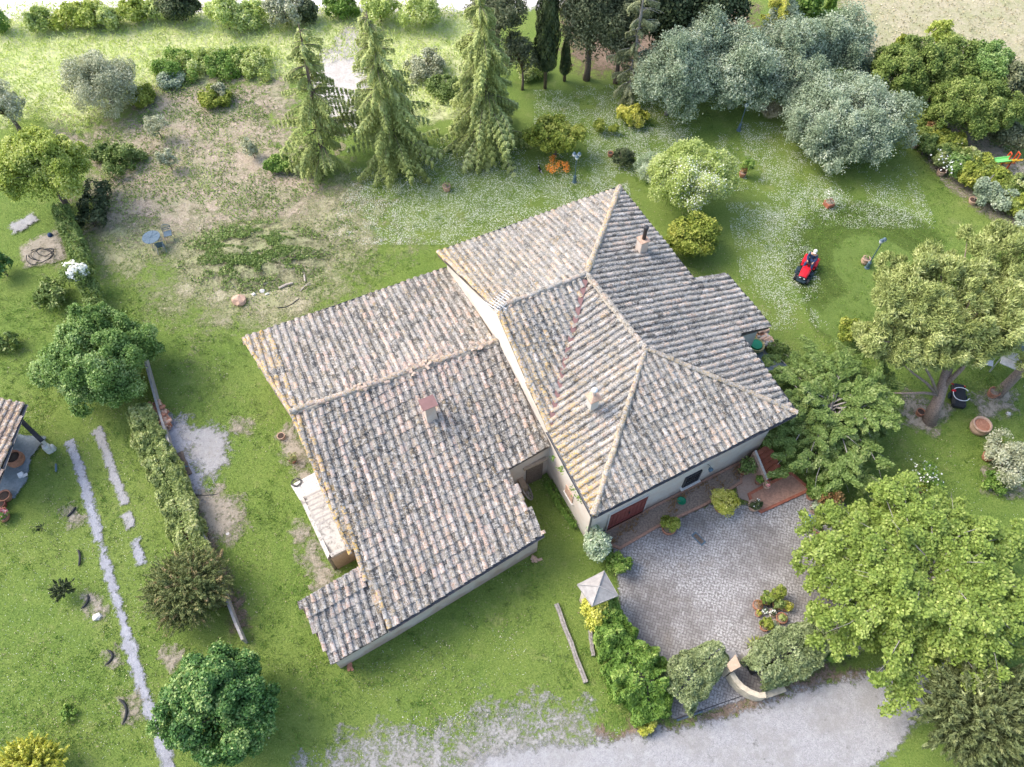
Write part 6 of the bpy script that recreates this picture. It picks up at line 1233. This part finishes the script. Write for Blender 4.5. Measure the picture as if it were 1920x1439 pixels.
# gate, pillars and entrance -------------------------------------------------
def pillar(cap_pts, zc, base_h, label, name, capmat, bodymat, pyramid):
    P = [G(a, b, zc)[:2] for a, b in cap_pts]; c = sum(P) / len(P); t = empty(name, (*c, 0), label, 'pillar'); I = inset(P, .16 if pyramid else .05); mb = MB(); mb.prism(I, -.05, base_h); mb.obj('shaft', bodymat, t)
    mb = MB(); mb.prism(P, base_h + .002, zc); n = len(P)
    if pyramid:
        Q = inset(P, .02); V = [(*q, zc + .002) for q in Q] + [(*c, zc + .36)]; mb.add(V, [[i, (i + 1) % n, n] for i in range(n)] + [list(range(n))[::-1]])
        for q in Q: mb.tube([(*q, zc + .02), (*c, zc + .37)], .03, 5)
    mb.obj('cap', capmat, t); return t
pillar([(1082, 1096), (1133, 1070), (1160, 1117), (1110, 1137)], 2.0, 1.9, 'wide gate pillar with a grey pyramid stone cap at the left of the paved yard', 'gate_pillar', M['concrete'], M['wall'], True)
pillar([(1363, 1246), (1379, 1227), (1389, 1250), (1371, 1260)], 1.45, 1.36, 'square pillar with flat tan top at the yard entrance', 'gate_pillar', M['tanstone'], M['sand'], False)
cw = [(1372, 1262), (1380, 1275), (1392, 1288), (1408, 1298), (1424, 1304), (1436, 1303)]; w_ = band(cw, .2, .75); t = empty('curved_wall', G(1400, 1290), 'low curved plastered wall sweeping from the flat topped pillar to the road', 'wall'); mb = MB(); n = len(cw)
for i in range(n - 1): mb.prism([w_[i], w_[i + 1], w_[2 * n - 2 - i], w_[2 * n - 1 - i]], -.02, .75)
mb.obj('wall_panel', M['sand'], t)
wr = band([(1436, 1303), (1452, 1297), (1472, 1290)], .25, .3); mb = MB(); mb.prism(wr[:3] + wr[3:], -.02, .3); mb.obj('stub', M['sand'], t)
ga = empty('sliding_gate', G(1340, 1322), 'dark steel gate track crossing the yard entrance', 'gate rail'); a, b = G(1268, 1349, .0), G(1408, 1300, .0); d = nrm(b - a); mb = MB(); mb.box((a + b) / 2 + [0, 0, .02], (np.linalg.norm(b - a), .16, .04), math.atan2(d[1], d[0])); mb.obj('track_plate', M['bluemetal'], ga)
mb = MB(); mb.box((a + b) / 2 + [0, 0, .06], (np.linalg.norm(b - a), .035, .05), math.atan2(d[1], d[0])); mb.obj('rail', M['darkmetal'], ga)
t = empty('meter_box', G(1396, 1236), 'grey meter cabinet with white dome behind the flat topped pillar', 'cabinet'); b = G(1394, 1236); mb = MB(); mb.box(b + [0, 0, .5], (.5, .34, 1.0), HA, bev=.02); mb.obj('cabinet', M['concrete'], t)
mb = MB(); [mb.box(b + [0, 0, 1.01] + HU * x, (.04, .3, .02), HA) for x in (-.18, -.09, 0, .09)]; mb.obj('slats', M['oldwood'], t); mb = MB(); mb.lathe([(.1, 0), (.1, .06), (.06, .12), (.01, .14)], b + HU * .32 + [0, 0, .95], 14); mb.obj('dome', M['whitemetal'], t, True)
t = empty('waste_bin', G(1410, 1256), 'small blue bin with open lid beside the flat topped pillar', 'bin'); b = G(1410, 1256); mb = MB(); mb.box(b + [0, 0, .35], (.36, .34, .7), HA, bev=.03); mb.obj('body', M['blackrub'], t); mb = MB(); mb.box(b + [0, 0, .74], (.38, .36, .05), HA, bev=.02); mb.obj('lid', M['bluebin'] if 'bluebin' in M else M.setdefault('bluebin', plain('blue_bin', (.06, .19, .30), .4, .1)), t)
mb = MB(); b = G(1368, 1232); [mb.box(b + [0, 0, .05 + .06 * i] + HU * rng.normal() * .03, (.42, .3, .05), HA + rng.normal() * .1) for i in range(4)]; tag(mb.obj('paver_stack', M['concrete']), 'little stack of grey slabs behind the flat topped pillar', 'slabs')
def yucca(px, py, r, label, n=70, mat='golden', z=.2, name='yucca'):
    b = G(px, py); t = empty(name, b, label, 'plant', 'spiky plants'); az = rng.uniform(0, 6.28, n); el = rng.uniform(.1, 1.2, n); d = np.stack([np.cos(az) * np.cos(el), np.sin(az) * np.cos(el), np.sin(el)], 1); s = np.cross(d, [0, 0, 1.]); s = np.cross(nrmr(s), d)
    leaves('foliage', b + [0, 0, z] + d * r * .55, s + rdir(n) * .1, d, r * .55, .03, rng.random(n), L[mat], t); mb = MB(); mb.tube([b, b + [0, 0, z]], .06, 7); mb.obj('stem', M['bark'], t)
yucca(1415, 1218, .5, 'upper spiky yucca at the yard entrance'); yucca(1424, 1250, .45, 'lower spiky yucca beside the blue bin', mat='green')
# yard pots -------------------------------------------------------------------
YG = 'potted plants grouped in the paved yard'
pot(1451, 1120, .2, .28, M['terra'], 'tallest clipped green ball at the top of the yard pot group', ('golden', .34, .42, 2200, .035), group=YG)
pot(1434, 1128, .2, .26, M['terra'], 'light green leafy pot plant left of the clipped ball', ('lime', .30, .25, 700, .05), group=YG)
pot(1418, 1138, .2, .3, M['terra'], 'orange pot with purple leaved trailing plant at the left of the yard group', ('rust', .16, .12, 160, .04), group=YG)
pot(1456, 1136, .22, .26, M['terra'], 'dark green leafy pot plant in the middle of the yard group', ('hedge', .28, .25, 700, .04), group=YG)
pot(1471, 1141, .18, .24, M['terra'], 'golden yellow pot plant at the right of the yard group', ('yellow', .24, .18, 700, .035), group=YG)
pot(1463, 1162, .22, .26, M['terra'], 'terracotta pot with pale tuft at the lower right of the yard group', ('spirea', .18, .12, 260, .04), group=YG)
pot(1431, 1178, .18, .26, M['terra'], 'oblong clipped green plant at the bottom of the yard pot group', ('golden', .28, .36, 1900, .035), group=YG)
pot(1420, 1153, .13, .18, M['terra'], 'small yellowish pot plant above the oblong clipped one', ('yellow', .13, .1, 160, .03), group=YG)
pot(1431, 1148, .13, .16, M['concrete'], 'little grey bowl of white flowers in the yard group', ('green', .15, .06, 120, .03, 'white', 40), group=YG)
pot(1447, 1152, .16, .18, M['terrapale'], 'low bowl of small white flowers in the centre of the yard group', ('dark', .2, .08, 200, .03, 'white', 30), group=YG)
pot(1440, 1136, .12, .2, M['blackrub'], 'black plastic pot in the middle of the yard group', group=YG)
pot(1452, 1172, .18, .14, M['terrapale'], 'shallow pot of grey succulents at the bottom of the yard group', ('silver', .2, .06, 220, .03), group=YG)
pot(1349, 955, .26, .3, M['terra'], 'bright yellow ball shaped pot plant by the flower bed', ('yellow', .60, .50, 5200, .05), group='potted plants along the house')
pot(1252, 995, .30, .36, M['terra'], 'yellow green ball in a terracotta pot near the red door', ('golden', .44, .36, 2600, .045), group='potted plants along the house')
pot(1393, 884, .26, .38, M['terra'], 'leafy tall potted bush near the wall left of the garden steps', ('hedge', .40, .45, 700, .06), group='potted plants along the house', z=.18)
pot(1412, 952, .26, .3, M['terrapale'], 'round pot with dark leaves and one white bloom on the terrace corner', ('dark', .28, .16, 900, .05, 'white', 8), group='potted plants along the house', z=.17)
pot(1436, 913, .16, .22, M['terrapale'], 'small pot of red and white flowers at the foot of the step coping', ('green', .15, .08, 140, .03, 'pink', 90), group='potted plants along the house', z=.5)
pot(1420, 905, .15, .22, M['terra'], 'small green pot plant between the coping and the flower bed', ('green', .22, .16, 300, .045), group='potted plants along the house', z=.17)
pot(1128, 1003, .15, .22, M['bluebin'], 'small turquoise pot at the corner beside the red door', group='potted plants along the house')
mb = MB(); mb.lathe([(.10, 0), (.19, .10), (.2, .11), (.17, .1), (.08, .02)], G(1277, 941, .2), 18); tag(mb.obj('basin', M['greenplastic'], None, True), 'bright green plastic bowl on the flower bed below the window', 'bowl')
pot(1520, 984, .14, .2, M['terrapale'], 'pot of vivid blue flowers at the right edge of the paved yard', None, 'potted_plant', cat='potted plant'); o_ = bpy.data.objects['potted_plant.001'] if 'potted_plant.001' in bpy.data.objects else None
o_ = [o for o in bpy.data.objects if o.get('label', '').startswith('pot of vivid blue')][0]; L['blueflower'] = leafmat('blue_petals', (.03, .10, .42), (.07, .22, .70), (.2, .4, .85), .1); P, d, ti, _, _ = clumps(G(1520, 979, .4), (.24, .24, .18), 9, .4, 420); leaves('blossom', P, d + rdir(420) * .5, rdir(420), .05, .04, ti, L['blueflower'], o_)
pot(1524, 958, .2, .3, M['terrapale'], 'grey green potted bush above the blue flowers', ('silver', .26, .2, 600, .04), group='potted plants at the yard edge')
pot(1518, 934, .2, .3, M['terra'], 'round green potted bush at the right end of the terrace', ('green', .28, .22, 700, .045), group='potted plants at the yard edge')
pot(1530, 996, .2, .28, M['terra'], 'terracotta pot just below the blue flowers', ('green', .2, .14, 260, .045), group='potted plants at the yard edge')
T_('shrub', 1545, 915, .6, 34, .6, 18, .34, 2400, .07, 'green', 'green shrub with reddish stems right of the terrace', cat='shrub', trunk=.03)
T_('shrub', 1560, 940, .5, 26, .5, 14, .36, 1600, .07, 'rust', 'dark red leaved shrub between the terrace and the big lime tree', cat='shrub', trunk=.03)
a = math.atan2(*(G(1321, 1022) - G(1299, 1000))[[1, 0]]); t = empty('drain_cover', G(1309, 1012), 'rusty rectangular cover with blue grey frame set in the paving', 'cover'); mb = MB(); mb.box(G(1309, 1012) + [0, 0, .09], (.62, .27, .04), a); mb.obj('frame', M['bluemetal'], t); mb = MB(); mb.box(G(1309, 1012) + [0, 0, .113], (.48, .17, .01), a); mb.obj('plate', M['bark'], t)
# the step side pots and left edge things
pot(529, 822, .17, .26, M['terrapale'], 'empty pale pot on the grass west of the annex', belly=.05)
pot(550, 866, .15, .22, M['terra'], 'little pot with straggly plant below the empty pale pot', ('hedgedry', .3, .2, 260, .045))
pot(37, 868, .32, .62, M['terra'], 'big brown oil jar with small black mouth on the slate paving', None, 'large_urn', belly=.25, foot=.55)
pot(15, 935, .26, .36, M['terra'], 'wide reddish pot on the slate paving below the white crate')
pot(6, 950, .22, .3, M['redwood'], 'dark red pot at the left edge on the slate paving')
pot(10, 972, .26, .26, M['terra'], 'pot overflowing with pink red geraniums at the left edge', ('green', .34, .18, 600, .045, 'pink', 420))
t = empty('folding_crate', G(39, 890), 'white opened cardboard box at the edge of the slate paving', 'box'); b = G(38, 890, .2); mb = MB(); mb.box(b, (.22, .2, .012), .6, rx=.3); mb.box(b + [.22, -.03, .0], (.22, .2, .012), .6, rx=-.3); mb.box(b - [0, 0, .1], (.22, .2, .18), .6); mb.obj('panels', M['whitemetal'], t); t.name = 'cardboard_box'
# old cart wheels in the inner court ---------------------------------------------
def wheel(px, py, r, az, tilt, label):
    t = empty('cart_wheel', G(px, py), label, 'wheel', 'old cart wheels', az); t.rotation_euler = (tilt, 0, az); t.location.z = r * math.sin(abs(tilt)) * .98; mb = MB(); mb.tube([(r * math.cos(u), r * math.sin(u), 0) for u in np.linspace(0, 6.2832, 25)], .04, 6, cap=False); mb.obj('rim', M['oldwood'], t, world=False)
    for k in range(5): mb = MB(); mb.tube([(r * math.cos(k * .628), r * math.sin(k * .628), 0), (-r * math.cos(k * .628), -r * math.sin(k * .628), 0)], .022, 5); mb.obj('spoke', M['oldwood'], t, world=False)
    mb = MB(); mb.lathe([(.09, -.09), (.09, .09), (.03, .1)], (0, 0, 0), 12); mb.obj('hub', M['bark'], t, world=False)
wheel(986, 925, .52, HA + 1.45, R(62), 'old wooden cart wheel leaning in the inner court, nearer one'); wheel(980, 905, .5, HA + 1.45, R(70), 'old wooden cart wheel behind the other in the inner court')
hedge('creeper', [(1030, 905), (1052, 945), (1082, 985)], .5, .3, 1500, 'green', 'low green creeper along the foot of the west house wall', .06, cat='plant')
for i, (px, py) in enumerate(((1038, 858), (1052, 878), (1053, 884), (1073, 917), (1083, 932), (1090, 939))):
    c = G(px, py, 3.75); P = c + rng.normal(size=(26, 3)) * [.06, .06, .08]; t = empty('gutter_weed', c, 'tuft of weed growing under the west gutter of the farmhouse', 'plant', 'weed tufts under the west gutter'); leaves('foliage', P, rdir(26), rdir(26), .05, .03, rng.random(26), L['green'], t)
# slide -----------------------------------------------------------------------
t = empty('toy_slide', G(1893, 305), 'small plastic slide with green chute, yellow ladder and orange frame', 'slide'); b = G(1896, 300); x_ = np.array([1., 0, 0]); y_ = np.array([0, 1., 0])
b = G(1890, 306); top = G(1899, 300, 1.15); mb = MB()
for s_ in (-1, 1): mb.box((b + top) / 2 + x_ * s_ * .17, (.06, np.linalg.norm(top - b), .09), 0, rx=math.atan2(top[2] - b[2], top[1] - b[1]))
for i in range(5): p = b + (top - b) * (i + .6) / 5.3; mb.box(p, (.32, .12, .04))
mb.obj('ladder', M['yellow'], t); mb = MB(); ch = [top - x_ * .15, top + [-.7, .15, -.25], top + [-1.3, .35, -.75], top + [-1.9, .55, -.98]]; V = []
for p in ch:
    for yy, zz in ((-.2, .12), (-.16, 0), (.16, 0), (.2, .12), (.17, .12), (.13, .03), (-.13, .03), (-.17, .12)): V.append(p + [0, yy, zz])
mb.add(V, [[i * 8 + j, i * 8 + (j + 1) % 8, i * 8 + 8 + (j + 1) % 8, i * 8 + 8 + j] for i in range(3) for j in range(8)]); mb.obj('chute', M['limeplastic'], t)
mb = MB()
for s_ in (-1, 1):
    mb.tube([top + x_ * s_ * .24 + [0, 0, .05], top + x_ * s_ * .24 + [0, .02, .38], top + x_ * s_ * .22 + [0, .25, .36], top + x_ * s_ * .26 + [0, .3, -1.13]], .04, 7); mb.tube([top + x_ * s_ * .2, b + x_ * s_ * .34 + [0, -.05, .03]], .035, 7)
mb.box(b - [0, .03, 0] + [0, 0, .04], (.8, .12, .06), bev=.02); mb.obj('frame', M['orange'], t)
# ---------------------------------------------------------------- lawn tractor (built along +Y forward, then turned)
mb0 = G(1509, 512); hd_ = nrm((G(1497, 531, .3) - G(1519, 488, .3))[:2]); rz = math.atan2(hd_[1], hd_[0]) - math.pi / 2
tr = empty('lawn_tractor', mb0, 'red and black ride on lawn tractor being driven over the lawn', 'lawn tractor', rz=rz)
def lo(mb, n, m, par=None, sm=False): return mb.obj(n, M[m], par or tr, sm, world=False)
mb = MB(); P = []
for y, wd_, z in ((.05, .25, .62), (.35, .25, .66), (.65, .23, .62), (.82, .19, .52)):
    for x, zz in ((-1, .34), (-1, .9), (-.7, 1), (0, 1.03), (.7, 1), (1, .9), (1, .34)): P.append((x * wd_, y, z * zz if zz > .5 else .32))
mb.add(P, [[i * 7 + j, i * 7 + j + 1, i * 7 + 8 + j, i * 7 + 7 + j] for i in range(3) for j in range(6)] + [[0, 1, 2, 3, 4, 5, 6], [27, 26, 25, 24, 23, 22, 21]]); hood = lo(mb, 'hood', 'red', sm=False)
mb = MB(); mb.box((0, .86, .42), (.36, .05, .2), bev=.02); lo(mb, 'grille', 'mowerblack', hood)
for s_ in (-1, 1): mb = MB(); mb.box((s_ * .12, .895, .45), (.1, .02, .06)); lo(mb, 'headlight', 'whitemetal', hood)
mb = MB(); mb.box((0, .30, .27), (.5, 1.5, .14), bev=.04); mb.tube([(-.27, .75, .3), (-.24, .98, .3), (0, 1.04, .3), (.24, .98, .3), (.27, .75, .3)], .03, 7); lo(mb, 'chassis', 'mowerblack')
mb = MB(); mb.box((0, -.55, .52), (.86, .72, .12), bev=.05); mb.box((0, -.25, .36), (.8, .3, .05), bev=.02); lo(mb, 'rear_fender', 'red')
mb = MB(); mb.box((.02, .15, .16), (1.02, .62, .13), bev=.06); mb.lathe([(.18, 0), (.16, .07), (.03, .09)], (.33, .15, .22), 14); mb.lathe([(.18, 0), (.16, .07), (.03, .09)], (-.30, .15, .22), 14); lo(mb, 'cutting_deck', 'mowerblack')
mb = MB(); mb.box((0, -.42, .62), (.44, .42, .09), bev=.04); mb.box((0, -.66, .78), (.42, .09, .34), bev=.04, rx=.15); lo(mb, 'seat', 'mowerblack')
def whl(n, x, y, r, wd_):
    m = MB(); k = 18; pr = [(r * .55, -wd_ / 2), (r * .9, -wd_ / 2), (r, -wd_ * .3), (r, wd_ * .3), (r * .9, wd_ / 2), (r * .55, wd_ / 2)]; m.lathe(pr, (0, 0, 0), k); m.v = [np.stack([v[:, 2] + x, v[:, 0] + y, v[:, 1] + r], 1) for v in m.v]; w_ = lo(m, n, 'blackrub', sm=False); m = MB(); m.lathe([(r * .54, -wd_ * .52), (r * .3, -wd_ * .3), (r * .3, wd_ * .3), (r * .54, wd_ * .52)], (0, 0, 0), k); m.v = [np.stack([v[:, 2] + x, v[:, 0] + y, v[:, 1] + r], 1) for v in m.v]; lo(m, 'rim', 'whitemetal', w_)
for s_ in (-1, 1): whl('wheel', s_ * .36, -.52, .25, .2); whl('wheel', s_ * .36, .72, .18, .14)
mb = MB(); mb.tube([(.17 * math.cos(u), .0 + .16 * math.sin(u), .86 + .05 * math.sin(u)) for u in np.linspace(0, 6.283, 20)], .016, 6, cap=False); mb.tube([(0, .12, .6), (0, 0, .86)], .025, 6); mb.tube([(-.16, 0, .86), (.16, 0, .86)], .014, 5); lo(mb, 'steering_wheel', 'mowerblack')
# ---------------------------------------------------------------- rider
def skin(name, J, E, parent, mat, sub=2, root=0):
    me = bpy.data.meshes.new(name); me.from_pydata([j[0] for j in J], E, []); o = bpy.data.objects.new(name, me); COL.objects.link(o); me.materials.append(mat); m = o.modifiers.new('Skin', 'SKIN'); m.use_smooth_shade = True; s = o.modifiers.new('Sub', 'SUBSURF'); s.levels = s.render_levels = sub
    if not me.skin_vertices: me.attributes.new('x', 'FLOAT', 'POINT')
    sv = me.skin_vertices[0].data
    for i, j in enumerate(J): r = j[1]; sv[i].radius = r if isinstance(r, tuple) else (r, r); sv[i].use_root = (i == root)
    if parent: o.parent = parent
    return o
rd = empty('person', mb0, 'person in dark blue clothes and white cap driving the red lawn tractor', 'person', rz=rz); s_y = -.42
J = [((0, s_y, .76), (.15, .11)), ((0, s_y - .02, .95), (.15, .11)), ((0, s_y + .0, 1.12), (.17, .11)), ((0, s_y + .03, 1.22), (.12, .09)), ((0, s_y + .05, 1.29), (.055, .055)), ((0, s_y + .07, 1.36), (.075, .085)), ((0, s_y + .08, 1.45), (.08, .095)), ((0, s_y + .08, 1.51), (.05, .06))]
E = [(0, 1), (1, 2), (2, 3), (3, 4), (4, 5), (5, 6), (6, 7)]
for s_ in (-1, 1):
    k = len(J); J += [((s_ * .19, s_y + .02, 1.18), .055), ((s_ * .25, s_y + .12, .98), .045), ((s_ * .17, s_y + .36, .92), .034), ((s_ * .15, s_y + .41, .915), .03)]; E += [(3, k), (k, k + 1), (k + 1, k + 2), (k + 2, k + 3)]
    k = len(J); J += [((s_ * .10, s_y + .06, .74), .085), ((s_ * .19, s_y + .42, .74), .062), ((s_ * .21, s_y + .56, .48), .045), ((s_ * .21, s_y + .56, .40), .038), ((s_ * .22, s_y + .70, .37), .036)]; E += [(0, k), (k, k + 1), (k + 1, k + 2), (k + 2, k + 3), (k + 3, k + 4)]
skin('body', J, E, rd, M['skin'])
J2 = [(p, tuple(q + .018 for q in (r if isinstance(r, tuple) else (r, r)))) for p, r in J]
def sub_(idx, name, mat, grow=0): 
    mp = {a: i for i, a in enumerate(idx)}; skin(name, [J2[a] for a in idx], [(mp[a], mp[b]) for a, b in E if a in mp and b in mp], rd, mat)
sub_([0, 1, 2, 3, 8, 9, 10, 17, 18, 19], 'shirt', M['navy']); sub_([0, 12, 13, 14, 15, 21, 22, 23, 24], 'trousers', M['navy'])
mb = MB(); mb.lathe([(.105, 0), (.11, .05), (.09, .11), (.04, .14), (.01, .145)], (0, s_y + .075, 1.46), 16, sy=1.12); mb.box((0, s_y + .21, 1.47), (.14, .10, .012), bev=.004); mb.obj('cap', M['hair'], rd, True, world=False)
mb = MB(); hy = s_y + .08; mb.lathe([(.012, -.015), (.016, 0), (.008, .02)], (0, hy + .1, 1.42), 6)
for s_ in (-1, 1): mb.lathe([(.006, -.02), (.012, 0), (.006, .02)], (s_ * .085, hy, 1.42), 6)
mb.box((0, hy + .088, 1.385), (.04, .01, .008)); mb.obj('face', M['skin'], rd, world=False); mb = MB(); [mb.lathe([(.003, -.008), (.009, 0), (.003, .008)], (s_ * .03, hy + .088, 1.435), 6) for s_ in (-1, 1)]; mb.obj('eyes', M['blackrub'], rd, world=False)
mb = MB()
for s_ in (-1, 1):
    for f, (dx, ln) in enumerate(((-.025, .055), (-.008, .065), (.01, .06), (.027, .05))): p = np.array([s_ * .15 + dx, s_y + .42, .925]); mb.tube([p, p + [0, ln * .7, .0], p + [0, ln, -.03], p + [0, ln * .7, -.05]], [.010, .009, .008, .007], 6)
    p = np.array([s_ * .15 - s_ * .03, s_y + .40, .92]); mb.tube([p, p + [-s_ * .02, .035, .0], p + [-s_ * .015, .06, -.02]], [.011, .010, .008], 6)
mb.obj('fingers', M['skin'], rd, world=False)
# ---------------------------------------------------------------- cat
ct = empty('cat', G(1012, 321), 'small black and white cat sitting in the grass left of the orange flowers', 'cat', rz=R(20))
J = [((0, -.12, .13), .055), ((0, -.02, .15), .07), ((0, .10, .19), .058), ((0, .17, .25), .038), ((0, .22, .29), (.042, .045)), ((0, .27, .28), .022), ((0, -.20, .07), .022), ((.08, -.27, .03), .016), ((.16, -.24, .03), .012)]
E = [(0, 1), (1, 2), (2, 3), (3, 4), (4, 5), (0, 6), (6, 7), (7, 8)]
for s_ in (-1, 1):
    k = len(J); J += [((s_ * .035, .11, .12), .025), ((s_ * .035, .12, .02), .016), ((s_ * .035, .15, .012), .014)]; E += [(2, k), (k, k + 1), (k + 1, k + 2)]
    k = len(J); J += [((s_ * .05, -.10, .09), .045), ((s_ * .06, -.02, .05), .025), ((s_ * .06, -.06, .02), .016), ((s_ * .06, .03, .012), .015)]; E += [(0, k), (k, k + 1), (k + 1, k + 2), (k + 2, k + 3)]
    k = len(J); J += [((s_ * .025, .215, .345), .010)]; E += [(4, k)]
catm = NT('cat_fur'); f = catm.noise(7, 1, .5, catm.opos()); M['cat'] = catm.out(catm.ramp(f, [(.48, (.015, .015, .015)), (.52, (.72, .70, .67))]), .9)
skin('body', J, E, ct, M['cat'], 1)

n = 900; tt = rng.uniform(.5, tB - .5, n); oo = rng.uniform(.15, .75, n); k = fbm(tt * 1.5, oo * 1.5, 1.) > .45; tt = tt[k]; oo = oo[k]; n = len(tt)
Pb = np.stack([fD[0] + SW[0] * tt + SWn[0] * oo, fD[1] + SW[1] * tt + SWn[1] * oo, np.full(n, .30)], 1); leaves('foliage', Pb, rdir(n), rdir(n) * .5 + [0, 0, 1.], .12, .016, rng.random(n) * .5, L['rust'], bed)  # dry stems standing in the bed soil
for o in bpy.data.objects:
    if o.name in ('lawn_tractor', 'person'): o.scale = (.93, .93, .93)
